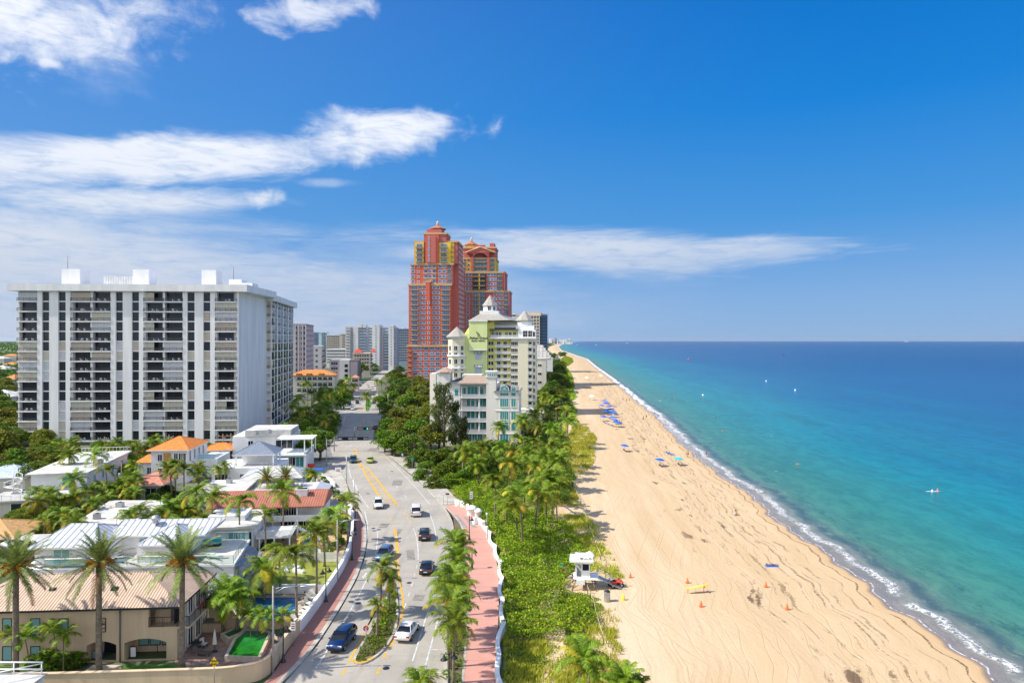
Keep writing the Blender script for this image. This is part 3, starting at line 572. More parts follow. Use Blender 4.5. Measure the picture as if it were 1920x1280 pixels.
# ---------------------------------------------------------------- white condominium slab, left
def condo():
 O = G(30, 835.3); f = Fr(O, 3.4); T = thing('apartment_tower', 'wide white condominium slab with dark window strips and cream storm shutters, left of the road', 'apartment tower', f.O, f.a)
 Wd = f.U(447); hp = 3.14; zt = f.Zz(546, Wd / 2); nF = 16; z0 = zt - nF * hp; zr = zt + 2.2
 frame, sl, core, roof = MB(), MB(), MB(), MB()
 dpt = 32; ins = 2.2
 core.prism([(0.6, ins), (Wd - 0.3, ins), (Wd - 0.3, dpt), (0.6, dpt)], 0, zt)
 # wing to the right and behind
 Ol = f.O; wc = [Vector(((px - CX) / F * Y, Y, 0)) for px, Y in ((485, 249), (512.5, 249), (553, 302))]
 loc = [Matrix.Rotation(-f.a, 3, 'Z') @ (p - Ol) for p in wc]; A, Bc, Cc = loc
 core.prism([(A.x - .2, A.y + .8), (Bc.x - .9, Bc.y + .8), (Cc.x - .9, Cc.y), (Cc.x - 22, Cc.y), (A.x - 15, A.y + 1)], 0, zt - 1.2)
 blank = MB(); blank.prism([(Wd - .6, 0.3), (Wd + 0.02, 0.3), (A.x + 0.3, A.y), (A.x - 8, A.y + .5), (Wd - 7, 8)], 0, zr + .05)
 blank.build('end_wall', white, T)
 px = lambda p: f.U(p); spd = Many(T, 'spandrel', white)
 piers = [(69.5, 78.5), (92, 109), (123, 132), (207.5, 216.6), (230, 247), (260.4, 269), (343, 351), (364.7, 381), (394, 403)]
 for a, b_ in piers: frame.box(px(a), px(b_), 0, ins + .2, 0, zt)
 for a, b_ in ((78.5, 92), (109, 123), (216.6, 230), (247, 260.4), (351, 364.7), (381, 394)):
  for k in range(nF + 1):
   z = z0 + k * hp
   if z > 0: spd.add((round(px(b_) - px(a), 1),), ((px(a) + px(b_)) / 2, 0, z), 0, lambda mb, w_=px(b_) - px(a): mb.box(-w_ / 2, w_ / 2, .45, ins + .1, -.28, .05))
 win = Many(T, 'window', [dmetal, darkgl]); sh = Many(T, 'storm_shutter', [cream_sh, tan_sh, grey_sh]); bal = Many(T, 'balcony', [white, railgrey, dmetal]); fur = Many(T, 'balcony_chair', [white2, blue_f])
 rnd = random.Random(4)
 def shut(w_, h_, mi):
  def mk(mb):
   n = max(2, int(w_ / 0.5))
   for i in range(n): mb.box(-w_ / 2 + w_ * i / n, -w_ / 2 + w_ * (i + 1) / n - .03, -.06, .02, 0, h_, mi)
  return mk
 def chair(mb): mb.box(-.3, .3, -.3, .3, .25, .4, 0); mb.box(-.3, .3, .2, .3, .4, .85, 0); [mb.box(x, x + .05, y, y + .05, 0, .25, 0) for x in (-.3, .25) for y in (-.3, .25)]
 for a, b_ in ((78.5, 92), (109, 123), (216.6, 230), (247, 260.4), (351, 364.7), (381, 394)):
  w_ = px(b_) - px(a); c = (px(a) + px(b_)) / 2
  for k in range(nF):
   z = z0 + k * hp + .05
   if z < -1: continue
   t = rnd.random()
   if t < 0.74: win.add(('n', round(w_, 1)), (c, .75, z), 0, win_maker(round(w_, 1) - .15, hp - .36, .04, 1, False))
   else: sh.add(('n', round(w_, 1), int(t * 1000) % 3), (c, .7, z), 0, shut(round(w_, 1), hp - .33, int(t * 1000) % 3))
 bays = [(31.7, 69.5, 1), (132, 170, 1), (170, 207.5, 1), (269, 306, 1), (306, 343, 1), (403, 444, 1)]
 for bi, (a, b_, _) in enumerate(bays):
  x0, x1 = px(a), px(b_); w_ = round(x1 - x0, 1); c = (x0 + x1) / 2
  frame.box(x1 - .35, x1 + (.35 if bi in (1, 3) else 0), .5, ins + .3, 0, zt); frame.box(x0 - .02, x0 + .35, .6, ins + .3, 0, zt)
  for k in range(nF):
   z = z0 + k * hp
   if z < -1: continue
   bal.add(('b', w_), (c, ins, z), 0, lambda mb, w_=w_: balc_maker(w_, ins + .12, 1.05, .38)(mb)) if z > 0 else None
   t = rnd.random()
   if t < 0.31: sh.add(('w', w_, int(t * 1000) % 3), (c, .55, z + .02), 0, shut(w_ - .3, hp - .3, int(t * 1000) % 3))
   else:
    win.add(('w', w_), (c + .1, ins - .02, z + .05), 0, win_maker(w_ - .7, hp - .36, .05, 2, False))
    if t > .6: fur.add(('c',), (c - 1 + rnd.random(), .8, z), rnd.random() * 3, chair); fur.add(('c',), (c + .8 + rnd.random(), .7, z), rnd.random() * 3, chair)
    if .31 < t < .38: sh.add(('h', w_, 0), (x0 + w_ * .28, .55, z + .02), 0, shut(round(w_ * .45, 1), hp - .3, 0))
 # wing: front bay and side bays
 uA, uB = A.x, Bc.x; wd = uB - uA; side = (Cc - Bc); L = side.length; ang = math.atan2(side.y, side.x)
 for k in range(nF):
  z = z0 + k * hp - .6
  if z < 0: continue
  bal.add(('wf',), ((uA + uB) / 2, A.y + .8, z), 0, balc_maker(round(wd, 1), 1.0, 1.05, .2))
  t = rnd.random()
  (win.add(('wf',), ((uA + uB) / 2, A.y + .8, z + .05), 0, win_maker(wd - 1.2, 2.5, .05, 1, False)) if t > .3 else sh.add(('wf', 0), ((uA + uB) / 2, A.y + .2, z), 0, shut(round(wd - .4, 1), 2.85, 0)))
  for j in range(8):
   q = Bc + side * ((j + .5) / 8) + Vector((-.9, 0, 0))
   if j % 2 == 0: bal.add(('ws',), (q.x, q.y, z), ang, balc_maker(5.0, .35, 1.05, .35))
   win.add(('ws', j % 2), (q.x, q.y, z + .1), ang, win_maker(5.0 if j % 2 == 0 else 3.6, 2.7, .05, 1, False, .1))
 for j in range(9):
  q = Bc + side * (j / 8) + Vector((-.9, 0, 0)); M = Matrix.Translation((q.x, q.y, 0)) @ Matrix.Rotation(ang, 4, 'Z')
  frame.box(-.45 if j else 0, .45 if j < 8 else 0, -.25, .05, 0, zt - 1.2, 0, M)
 for m_ in (win, sh, bal, fur, spd): m_.flush()
 for i, (a, b_) in enumerate(piers): MB().box(px(a), px(b_), 0, ins + .2, 0, zt).build('pier', white, T)
 fr2 = MB(); fr2.v, fr2.f, fr2.mi, fr2.sm = frame.v[8 * len(piers):], [tuple(i - 8 * len(piers) for i in q) for q in frame.f[6 * len(piers):]], frame.mi[6 * len(piers):], frame.sm[6 * len(piers):]
 for i in range(len(fr2.v) // 8): MB().faces(fr2.v[8 * i:8 * i + 8], [tuple(v - 8 * i for v in q) for q in fr2.f[6 * i:6 * i + 6]]).build('wall_fin', white, T)
 core.build('wall', white, T)
 roof.box(-2.2, Wd + 3.0, -1.0, dpt, zt, zr); roof.build('roof', white, T)
 r2 = MB(); r2.prism([(A.x - .3, A.y - .6), (Bc.x + .7, Bc.y - .6), (Cc.x + .9, Cc.y + .5), (Cc.x - 22, Cc.y), (A.x - 10, A.y + 1)], zt - 1.2, zt + 1.0); r2.build('wing_roof', white, T)
 yb = 9.0
 for a, b_, top in ((115.5, 150, 504), (249, 279, 505), (378, 405, 506)):
  x0, x1 = f.U(a, yb), f.U(b_, yb); MB().box(x0, x1, yb, yb + 6, zr, f.Zz(top, x0, yb)).build('rooftop_housing', white, T)
 for a, b_, top in ((193, 249, 517.5), (428, 452, 523.5), (452, 472, 530)):
  x0, x1 = f.U(a, yb), f.U(b_, yb); m_ = MB().box(x0, x1, yb + .5, yb + 7, zr, f.Zz(top, x0, yb))
  m_.build('plant_screen', screen_m if a < 200 else white, T)
 for p, top in ((127, 478), (438, 499)): x = f.U(p, yb + 2); MB().tube([(x, yb + 2, zr), (x, yb + 2, f.Zz(top, x, yb))], .07, 5).build('antenna', dmetal, T)
 return T
cream_sh = ribmat('cream_shutter', (0.66, 0.63, 0.52), 0, .35, .25); tan_sh = ribmat('tan_shutter', (0.60, 0.52, 0.44), 0, .35, .25); grey_sh = ribmat('grey_shutter', (0.68, 0.70, 0.74), 0, .35, .2)
screen_m = ribmat('perforated_screen', (0.7, 0.71, 0.72), 0, .8, .55)
condo()

# ---------------------------------------------------------------- red twin tower complex
redA = mat('coral_red_stucco', (0.62, 0.13, 0.08), 0.85, var=.08, vs=.1, streak=True); redB = mat('rose_stucco', (0.54, 0.14, 0.115), 0.85, var=.08, vs=.1, streak=True)
yel = mat('ochre_stucco', (0.85, 0.55, 0.05), 0.85, var=.08, vs=.1); crm = mat('cream_cornice', (0.60, 0.40, 0.20), 0.8, var=.05); tileo = mat('brown_roof_tile', (0.42, 0.17, 0.08), .8, var=.2, vs=.6)
def tier(T, name, x0, x1, y0, y1, z0, z1, m_, cor=True, ch=0.5):
 MB().box(x0, x1, y0, y1, z0, z1).build(name, m_, T)
 if cor: MB().box(x0 - .5, x1 + .5, y0 - .5, y1 + .5, z1 - .9, z1 + .25).build('cornice', crm, T)
def cupola(T, cx, cy, r, z0, wall_h, roof_h, m_):
 p = math.pi / 8; mb = MB(); mb.lathe([(r, z0), (r, z0 + wall_h)], 8, (cx, cy, 0), 0, False, p); mb.build('lantern_wall', m_, T)
 q = MB().lathe([(r + 1.2, z0 + wall_h), (r + 1.25, z0 + wall_h + .35), (.9, z0 + wall_h + roof_h), (.9, z0 + wall_h + roof_h + .4)], 8, (cx, cy, 0), 0, False, p); c = q.build('dome_roof', tileo, T)
 f_ = MB().lathe([(.8, z0 + wall_h + roof_h), (.8, z0 + wall_h + roof_h + 2.0), (1.1, z0 + wall_h + roof_h + 2.0), (.2, z0 + wall_h + roof_h + 2.9)], 8, (cx, cy, 0), 0, False, p); f_.build('finial', offwhite, c)
def red_tower(which):
 Y = 450.0 if which == 0 else 487.0; deg = -3.6 if which == 0 else -3.6
 p0 = 766.3 if which == 0 else 852.0
 f = Fr(((p0 - CX) * Y / F, Y), deg)
 T = thing('red_apartment_tower', ['tall coral red tower with ochre balconies and small dome, nearest of the red pair', 'rose red tower with arched balcony bays and round medallion, farther of the red pair'][which], 'apartment tower', f.O, f.a, 'red twin towers')
 U = f.U; hp = 3.29; zy = lambda py: f.Zz(py, 14, 0)
 win = Many(T, 'window', [white2, blugl]); bal = Many(T, 'balcony', [crm, railgrey, crm])
 def W_(u, v, z, w_=1.7, h_=1.6, m=1, rz=0, k=''): win.add((w_, h_, m), (u, v, z), rz, win_maker(w_, h_, .14, m, True, .06))
 if which == 0:
  zt1, zt2, zt3, zt4 = zy(532.8), zy(494), zy(451.5), zy(436.6); base_z = zy(649); up = [U(846), U(849), U(857)]
  MB().box(-.6, up[0] + .8, -1.2, 26, 0, base_z).build('podium_wall', redB, T); MB().box(-1.2, up[0] + 1.4, -1.9, 26.5, base_z - .3, base_z + .7).build('cornice', crm, T)
  tier(T, 'lower_wall', 0, up[0], 0, 26, base_z, zt1, redA); tier(T, 'middle_wall', 1.2, up[1], 1.0, 26, zt1, zt2, redA)
  tier(T, 'upper_wall', 3.2, up[2], 2.2, 27, zt2, zt3, redB, True)
  MB().box(U(845), U(857.5), 6, 38, 0, zt2).build('side_wing', redB, T)
  c0, c1 = U(794.7, 1), U(829, 1); tier(T, 'crown_wall', c0, U(836.7, 1), 1.2, 18, zt3 - .5, zt4, redB)
  MB().box(c0 + 1.2, c1 - 2.2, .4, 4, zt2 + .3, zt4 - 1.4).build('stair_shaft', redA, T); MB().box(c0 + 2.2, c1 - 4.0, -.1, 4, zt2 + .3, zt4 - 2.4).build('stair_shaft', redB, T)
  for a, b_ in ((777, 794.5), (821.5, 845)): MB().box(U(a, 1), U(b_, 1), 1.3, 5, zt2 + .3, zt3 - 1).build('ochre_panel', yel, T)
  MB().box(U(845, 1), U(851, 1), 2.0, 8, zt2 + .3, zt3 - 1).build('ochre_panel', yel, T)
  MB().box(c0 + 1.8, c1 - 0.5, 1.6, 12, zt4, zt4 + 2.6).build('lantern_base', redB, T); cupola(T, (c0 + c1) / 2 + 1.6, 9.5, 4.6, zt4, 3.6, 2.9, redB)
  tier(T, 'buttress', U(799), U(808), -1.0, 1, zy(565), zy(527), redA); MB().box(U(800.5), U(806.5), -1.5, -.8, base_z, zy(529)).build('pilaster', redA, T)
  for k in range(5): W_((c0 + c1) / 2 - 2.4, -.14, zt2 + 1.5 + k * hp * 1.05, .8, 2.2, 0)
  z = base_z + .9
  while z < zt1 - 2:
   for p in (788.5, 795.5, 814, 821.3): W_(U(p), 0, z + .5, 1.9 if z > zy(570) else 1.7, 1.75)
   if z < zy(565): W_(U(804.6), -1.5, z + .6, 1.2, 1.3, 0)
   for p, ww in ((777, 5.6), (835.5, 6.2)): bal.add((ww,), (U(p), 0, z), 0, balc_maker(ww, 1.2, 1.05, .3)); win.add((ww, 'd'), (U(p), 0, z + .1), 0, win_maker(ww - 1.6, 2.3, .1, 3, False, .05))
   z += hp
  z = zt1 + .5
  while z < zt2 - 2:
   for p in (774.3, 784.5, 798, 806, 814, 825.5, 833): W_(U(p, 1), 1.0, z + .5, 1.9 if p != 784.5 else 1.3, 1.9 if p != 784.5 else 1.3)
   bal.add((3.4,), (U(842, 1), 1.0, z), 0, balc_maker(3.4, .5, 1.05, .3)); win.add((3.4, 'd'), (U(842, 1), 1.0, z), 0, win_maker(2.6, 2.3, .1, 1, False, .05))
   for p, ww in ((798, 3.4), (814, 3.4)): bal.add(('l', ww), (U(p, 1), 1.0, z), 0, lambda mb: mb.box(-1.8, 1.8, -.6, 0, -.25, .15, 0))
   z += hp
  z = zt2 + .9
  while z < zt3 - 3:
   for p in (786.5, 832): bal.add((5.0,), (U(p, 1), 1.3, z), 0, balc_maker(5.0, 1.3, 1.05, .3)); win.add((5., 'd'), (U(p, 1), 1.3, z), 0, win_maker(3.8, 2.4, .12, 3, False, .05))
   bal.add((2.2,), (U(847.5, 1), 2.0, z), 0, balc_maker(2.2, .6, 1.05, .3)); z += hp
  z = base_z - 3.0
  while z > 3:
   for p in (779, 789, 799.5, 811, 821.5, 833.5): W_(U(p), -1.2, z + .5, 2.7 if p != 789 else 1.9, 1.7)
   bal.add(('c', 2), (U(769), -1.2, z), 0, balc_maker(3.2, 1.3, 1.0, .3)); z -= hp
  for k in range(24):                    # right-hand side wing, seen at a slant
   for v in (9, 14, 20, 26, 32): W_(U(857.5), v, 22 + k * hp, 1.7, 1.7, 1, R(90))
 else:
  zt1, zt2, zt3 = zy(546), zy(509.8), zy(464.8)
  MB().box(-1, U(955.2), 0, 26, 0, zt1).build('lower_wall', redB, T); MB().box(-1, U(956.5), -.6, 26.5, zt1 - .7, zt1 + .4).build('cornice', crm, T)
  tier(T, 'middle_wall', 0, U(946.5), .6, 26, zt1, zt2, redB); tier(T, 'upper_wall', 1, U(929), 2, 26, zt2, zt3 - 7, yel)
  tier(T, 'crown_wall', 2, U(928), 4, 24, zt3 - 7, zt3 + 1, redB)
  MB().box(U(917), U(926), 4, 14, zt3 + 1, zt3 + 3.8).build('roof_housing', redB, T)
  ax0, ax1 = U(887, 1), U(914, 1); acx = (ax0 + ax1) / 2; r = (ax1 - ax0) / 2
  MB().box(ax0 - 1.4, ax0, .2, 6, zt2, zt3 - 4).build('pilaster', redB, T); MB().box(ax1, ax1 + 1.4, .2, 6, zt2, zt3 - 4).build('pilaster', redB, T)
  g_ = MB(); zc = zt3 - 4; n_ = 10; arcp = [(acx - r * math.cos(math.pi * k / n_), zc - r * .55 + r * .62 * math.sin(math.pi * k / n_)) for k in range(n_ + 1)]
  for k in range(n_):
   a, b_ = arcp[k], arcp[k + 1]; g_.quad([(a[0], .2, a[1]), (b_[0], .2, b_[1]), (b_[0], .2, zc + 1.5), (a[0], .2, zc + 1.5)])
   g_.quad([(a[0], .2, a[1]), (a[0], 3, a[1]), (b_[0], 3, b_[1]), (b_[0], .2, b_[1])])
  for sx in (-1, 1): g_.quad([(acx + sx * r, .2, zc - r * .55), (acx + sx * (r + 1.4), .2, zc - r * .55), (acx + sx * (r + 1.4), .2, zc + 1.5), (acx + sx * r, .2, zc + 1.5)])
  g_.build('arched_bay_head', redB, T)
  pd = MB(); pd.faces([(ax0 - 5, .0, zc + .6), (ax1 + 5, .0, zc + .6), (acx, .0, zc + 4.2), (ax0 - 5, 5, zc + .6), (ax1 + 5, 5, zc + .6), (acx, 5, zc + 4.2)], [(0, 1, 2), (0, 2, 5, 3), (1, 4, 5, 2), (0, 3, 4, 1)]); pd.build('pediment', redB, T)
  pc = MB(); pc.tube([(ax0 - 5.6, -.1, zc + .6), (acx, -.1, zc + 4.6), (ax1 + 5.6, -.1, zc + .6)], .45, 4, 0, False); pc.build('cornice', crm, T)
  md = MB(); M_ = Matrix.Translation((acx - 1.5, 3.6, zt3 - .8)) @ Matrix.Rotation(R(90), 4, 'X'); k0 = len(md.v); md.lathe([(0.01, .3), (1.5, .3), (2.1, .5), (2.1, 0)], 14); md.v = [tuple(M_ @ Vector(v)) for v in md.v]; md.build('medallion', crm, T)
  MB().box(acx - 5, acx + 3, 3.7, 8, zt3 + 1, zt3 + 2.6).build('crown_wall', redB, T)
  cupola(T, U(882.5, 8), 12, 4.2, zt3 + .8, 2.6, 3.0, yel)
  z = zt2 + .8
  while z < zt3 - 9:
   for p, ww in ((869.3, 3.6), (923.5, 3.8)): win.add((ww, 'd2'), (U(p, 2), 2, z), 0, win_maker(ww - .6, 2.2, .12, 2, False, .05)); bal.add((ww,), (U(p, 2), 2, z), 0, balc_maker(ww, 1.0, 1.0, .3))
   W_(U(878.8, 2), 2, z + .4, 1.5, 1.6, 0); W_(U(915.5, 2), 2, z + .4, 1.1, 1.6, 0)
   bal.add(('ar',), (acx, 2.0, z), 0, balc_maker(2 * r, 1.4, 1.0, .35)); win.add(('ar', 1), (acx, 2, z), 0, win_maker(2 * r - 1.4, 2.4, .1, 3, False, .05)); z += hp
  for (za, zb, ps, ww, col_) in ((zt1, zt2, (870.5, 876, 881.5, 917, 922, 927.3), 8.6, 0), (8, zt1, (861, 867, 877.5, 928, 934, 940), 9.4, 1)):
   z = zb - 3.2
   while z > za:
    for p in ps: W_(U(p, 0), 0 if col_ else .6, z + .3, 1.6 if p != 877.5 else 2.2, 1.7)
    MB() ; bal.add(('cb', ww), (U(898, 0), 0 if col_ else .6, z), 0, balc_maker(ww, 1.4, 1.0, .35)); win.add(('cb', ww), (U(898, 0), 0 if col_ else .6, z), 0, win_maker(ww - 1, 2.4, .1, 4, False, .05))
    p, wq = ((949, 4.4) if col_ else (936, 4.6)); bal.add(('eb', wq), (U(p, 0), 0 if col_ else .6, z), 0, balc_maker(wq, 1.2, 1.0, .3)); win.add(('eb', wq), (U(p, 0), 0 if col_ else .6, z), 0, win_maker(wq - .8, 2.3, .1, 2, False, .05))
    z -= hp
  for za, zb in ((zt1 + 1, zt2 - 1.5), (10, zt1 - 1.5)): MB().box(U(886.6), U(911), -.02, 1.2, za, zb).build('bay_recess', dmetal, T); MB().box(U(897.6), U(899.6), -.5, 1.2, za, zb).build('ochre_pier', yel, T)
  MB().box(U(953.5), U(955.2), -1.6, 0, 0, zt1).build('corner_column', redB, T); MB().box(U(944.8), U(946.5), -1.2, .6, zt1, zt2).build('corner_column', redB, T)
 win.flush(); bal.flush(); return T
red_tower(0); red_tower(1)
# ---------------------------------------------------------------- lime beach hotel
lime = mat('lime_stucco', (0.70, 0.78, 0.36), 0.85, var=.06, vs=.1, streak=True); lemon = mat('lemon_stucco', (0.80, 0.74, 0.20), 0.85, var=.05)
paleyel = mat('pale_cream_stucco', (0.76, 0.71, 0.54), 0.85, var=.06, vs=.1, streak=True); metroof = ribmat('pale_metal_roof', (0.44, 0.41, 0.36), 0, .6, .5, rough=.4)
slate = mat('grey_metal_roof', (0.20, 0.23, 0.28), .5, var=.1)
def text(body, size, mat_, parent, loc, font_shear=0.0, ext=0.03, rz=0.0, bold=0.0, sx=1.0, name='lettering'):
 c = bpy.data.curves.new(name, 'FONT'); c.body = body; c.size = size; c.extrude = ext; c.align_x = 'CENTER'; c.align_y = 'CENTER'; c.shear = font_shear; c.offset = bold
 o = bpy.data.objects.new(name, c); COL.objects.link(o); o.parent = parent; o.location = loc; o.rotation_euler = (R(90), 0, rz); c.materials.append(mat_)
 bpy.context.view_layer.update(); me = bpy.data.meshes.new_from_object(o.evaluated_get(bpy.context.evaluated_depsgraph_get())); bpy.data.objects.remove(o)
 o = link(name, me, parent, loc); o.rotation_euler = (R(90), 0, rz); o.scale = (sx, 1, 1); return o
def cone_roof(T, cx, cy, r, z0, z1, n=8, m_=None, name='turret_roof'):
 return MB().lathe([(r, z0 - .25), (r, z0), (.05, z1)], n, (cx, cy, 0), 0, False, math.pi / n).build(name, m_ or metroof, T)
def hotel():
 f = Fr(((872 - CX) * 300 / F, 300), -3.6); T = thing('beach_hotel', 'lime and cream beach hotel with pointed metal turret roofs and script lettering', 'hotel', f.O, f.a)
 U, Zz = f.U, lambda py: f.Zz(py, 15, 0); hp = 2.92; zTop = Zz(602.5); z6 = Zz(635)
 MB().prism([(0, 0), (U(913.5), 0), (U(913.5), 24), (0, 24)], 0, Zz(625)).build('lime_wall', lime, T)
 MB().box(U(880), U(914), -1.4, 12, Zz(655), zTop).build('sign_wall', lime, T); MB().box(U(879.3), U(914.7), -1.7, 12.3, zTop, zTop + .5).build('cornice', white2, T); MB().box(U(880), U(914), -1.5, .1, Zz(655) - .4, Zz(655) - .02).build('ledge', white2, T)
 MB().box(U(914.2), U(926), 2.2, 22, 0, zTop - .3).build('recessed_wall', lemon, T); MB().box(U(926), U(958), 2.0, 22, 0, z6).build('recessed_wall', lemon, T)
 MB().box(U(958), U(971), 0.3, 22, 0, z6).build('wall', paleyel, T); MB().box(U(971), U(990), 0, 24, 0, z6).build('wall', paleyel, T)
 MB().box(U(990), U(1004.6), .8, 24, 0, z6).build('wall', paleyel, T); MB().box(U(917), U(1005), -.5, 24.5, z6, z6 + .5).build('cornice', white2, T)
 pz = Zz(618); MB().box(U(918), U(971), 2.2, 20, z6 + .5, pz).build('penthouse_wall', lemon, T); MB().box(U(971), U(1004.5), .2, 20, z6 + .5, pz - .05).build('corner_room', white2, T)
 MB().quad([(U(917), .6, pz), (U(972), .6, pz), (U(972), 6, pz + 1.3), (U(917), 6, pz + 1.3)]).quad([(U(917), .6, pz), (U(917), 6, pz + 1.3), (U(972), 6, pz + 1.3), (U(972), .6, pz)]).build('awning_roof', slate, T)
 MB().box(U(919), U(968), 6, 20, pz, Zz(602)).build('upper_wall', paleyel, T); MB().box(U(919), U(992), 3, 3.12, pz + .9, pz + 2.1).build('parapet_rail', railwhite, T)
 MB().box(U(966.5), U(1001), 2, 13, pz, pz + 1.8).build('turret_base', white2, T)
 tx = U(983.8, 6); MB().lathe([(3.7, pz + 1.8), (3.7, Zz(599))], 8, (tx, 6, 0), 0, False, math.pi / 8).build('turret_wall', white2, T); cone_roof(T, tx, 6, 4.4, Zz(600), Zz(581))
 # big hip roof and lantern
 q = MB(); a, b_ = U(880), U(932); lz = Zz(586); lx = U(918.6, 6)
 B = [(a, -1.2, zTop + .5), (b_ + 6, -1.2, zTop + .5), (b_ + 12, 20, zTop + .5), (a, 20, zTop + .5)]; Tp = [(lx - 3.6, 3, lz), (lx + 3.6, 3, lz), (lx + 3.6, 10, lz), (lx - 3.6, 10, lz)]
 for i in range(4): q.quad([B[i], B[(i + 1) % 4], Tp[(i + 1) % 4], Tp[i]])
 q.quad(Tp); q.build('hip_roof', metroof, T)
 MB().box(lx - 4.2, lx + 4.2, 2.4, 10.6, lz - .5, lz + .9).build('lantern_base', white2, T); MB().lathe([(3.1, lz + .9), (3.1, Zz(571))], 8, (lx, 6.5, 0), 0, False, math.pi / 8).build('lantern_wall', white2, T); cone_roof(T, lx, 6.5, 3.6, Zz(571.5), Zz(551), name='spire')
 # left turret
 tx = U(855.6, -1); rr = 4.0
 MB().lathe([(rr, 0), (rr, Zz(631))], 8, (tx, 1, 0), 0, False, math.pi / 8).build('turret_wall', paleyel, T)
 for z_ in (Zz(667), Zz(690), Zz(633)): MB().lathe([(rr + .05, z_ - .4), (rr + .45, z_ - .3), (rr + .45, z_ + .5), (rr + .05, z_ + .6)], 8, (tx, 1, 0), 0, False, math.pi / 8).build('cornice', white2, T)
 cone_roof(T, tx, 1, 4.9, Zz(631), Zz(612)); MB().box(tx, 1, 3, 20, 0, Zz(640)).build('link_wall', lime, T)
 sq = MB(); sq.quad([(U(866), 1.2, Zz(632)), (U(880), 1.2, Zz(632)), (U(880), 4, Zz(609))]); sq.quad([(U(866), 1.2, Zz(632)), (U(880), 4, Zz(609)), (U(880), 12, Zz(632)), (U(862), 12, Zz(632))]); sq.build('side_gable', lemon, T)
 win = Many(T, 'window', [white2, darkgl]); bal = Many(T, 'balcony', [white2, railwhite])
 for k in range(13):
  z = z6 - .5 - (k + 1) * hp
  if z < .5: break
  win.add((2.4,), (U(964.5), .3, z + .6), 0, win_maker(2.9, 1.5, .12, 3, True, .06)); bal.add((7.,), (U(942.3), 2.0, z), 0, balc_maker(7.0, 1.7, 1.05, .25))
  win.add((1.6,), (U(934.5), 2.0, z + .1), 0, win_maker(1.5, 2.1, .1, 1, False)); win.add((1.61,), (U(946.5), 2.0, z + .1), 0, win_maker(1.5, 2.1, .1, 1, False))
  win.add((1.1,), (U(917), 2.2, z + .7), 0, win_maker(1.0, 1.5, .1, 0, True)); win.add((1.1,), (U(922.2), 2.2, z + .7), 0, win_maker(1.0, 1.9, .1, 0, True))
  bal.add((2.,), (U(994), .8, z), 0, balc_maker(1.9, 1.0, 1.05, .2)); win.add((1.2, 2), (U(994), .82, z + .1), 0, win_maker(1.3, 2.0, .1, 0, False)); win.add((1.2,), (U(1001.5), .8, z + .5), 0, win_maker(.9, 1.7, .1, 1, True))
  for j in range(3): win.add((1.2,), (U(1004.6), 5 + j * 6, z + .5), R(90), win_maker(1.2, 1.5, .1, 1, True))
  for an in (-90, -45, -135):
   q = Vector((tx + (rr * .924) * math.cos(R(an)), 1 + rr * .924 * math.sin(R(an)), z - 1.6 if k else z - 1.6)); win.add((1.5, 't'), q, R(an + 90), win_maker(1.4, 1.9, .12, 1, True))
 for p in (924, 930.5, 937, 949, 956, 964): win.add((1.5, 'p'), (U(p), 2.2, z6 + .7), 0, win_maker(1.2, 2.2, .1, 1, False, .06, False, 1))
 bal.add((10.,), (U(945), 2.2, z6 + .55), 0, balc_maker(12.0, 2.4, 1.1, .1))
 for p, ww in ((984.6, 1.9), (994, 1.6)): win.add((ww, 'c'), (U(p), .2, z6 + .9), 0, win_maker(ww, 2.6, .12, 1, False, .06, False, 1))
 win.add((1.0, 'c'), (U(1001), .2, z6 + .9), 0, win_maker(.9, 2.2, .12, 0, False, .06))
 for an in (-90, -45): q = Vector((lx + 2.87 * math.cos(R(an)), 6.5 + 2.87 * math.sin(R(an)), lz + 1.2)); win.add((1.5, 'l'), q, R(an + 90), win_maker(1.3, 1.7, .12, 1, False))
 win.flush(); bal.flush()
 navy = mat('navy_canvas', (0.02, 0.04, 0.12), .8, var=0)
 for py in (660, 685.5):
  zt = Zz(py); u0 = U(889.5); aw = MB()
  for i in range(11): x = u0 + i * .32; aw.quad([(x, -.05, zt + .5), (x + .32, -.05, zt + .5), (x + .32, -.9, zt - .5), (x, -.9, zt - .5)], i % 2)
  aw.build('striped_awning', [navy, white2], T); MB().box(u0 + .3, u0 + 3.2, -.12, 0.02, zt - 3.2, zt - .7).build('louvre_panel', mat('louvre_blue_grey', (.5, .56, .68), .7, var=.1), T)
 blk = mat('black_letters', (0.015, 0.015, 0.015), .5, var=0)
 # the words on the building
 text('Pelican Grand', 1.42, blk, T, (U(897.3), -1.45, Zz(633.6)), .35, .04, bold=.02, sx=.98); text('BEACH  RESORT', .72, blk, T, (U(897.3), -1.45, Zz(638.8)), 0, .04, bold=.02, sx=1.15)
 em = MB(); M_ = lambda pts: [(U(897) + x, -1.5, Zz(627) + z) for x, z in pts]
 em.tube(M_([(-.5, 1.5), (-.7, .9), (-.2, .6), (.4, .1), (.5, -.6), (0, -.9), (-.3, -.5)]), .09, 5); em.tube(M_([(-.7, 1.0), (-.1, -.1), (.5, -1.0)]), .08, 5); em.tube(M_([(.1, .6), (.5, .2), (.8, -.4)]), .07, 5); em.build('emblem', blk, T)
hotel()

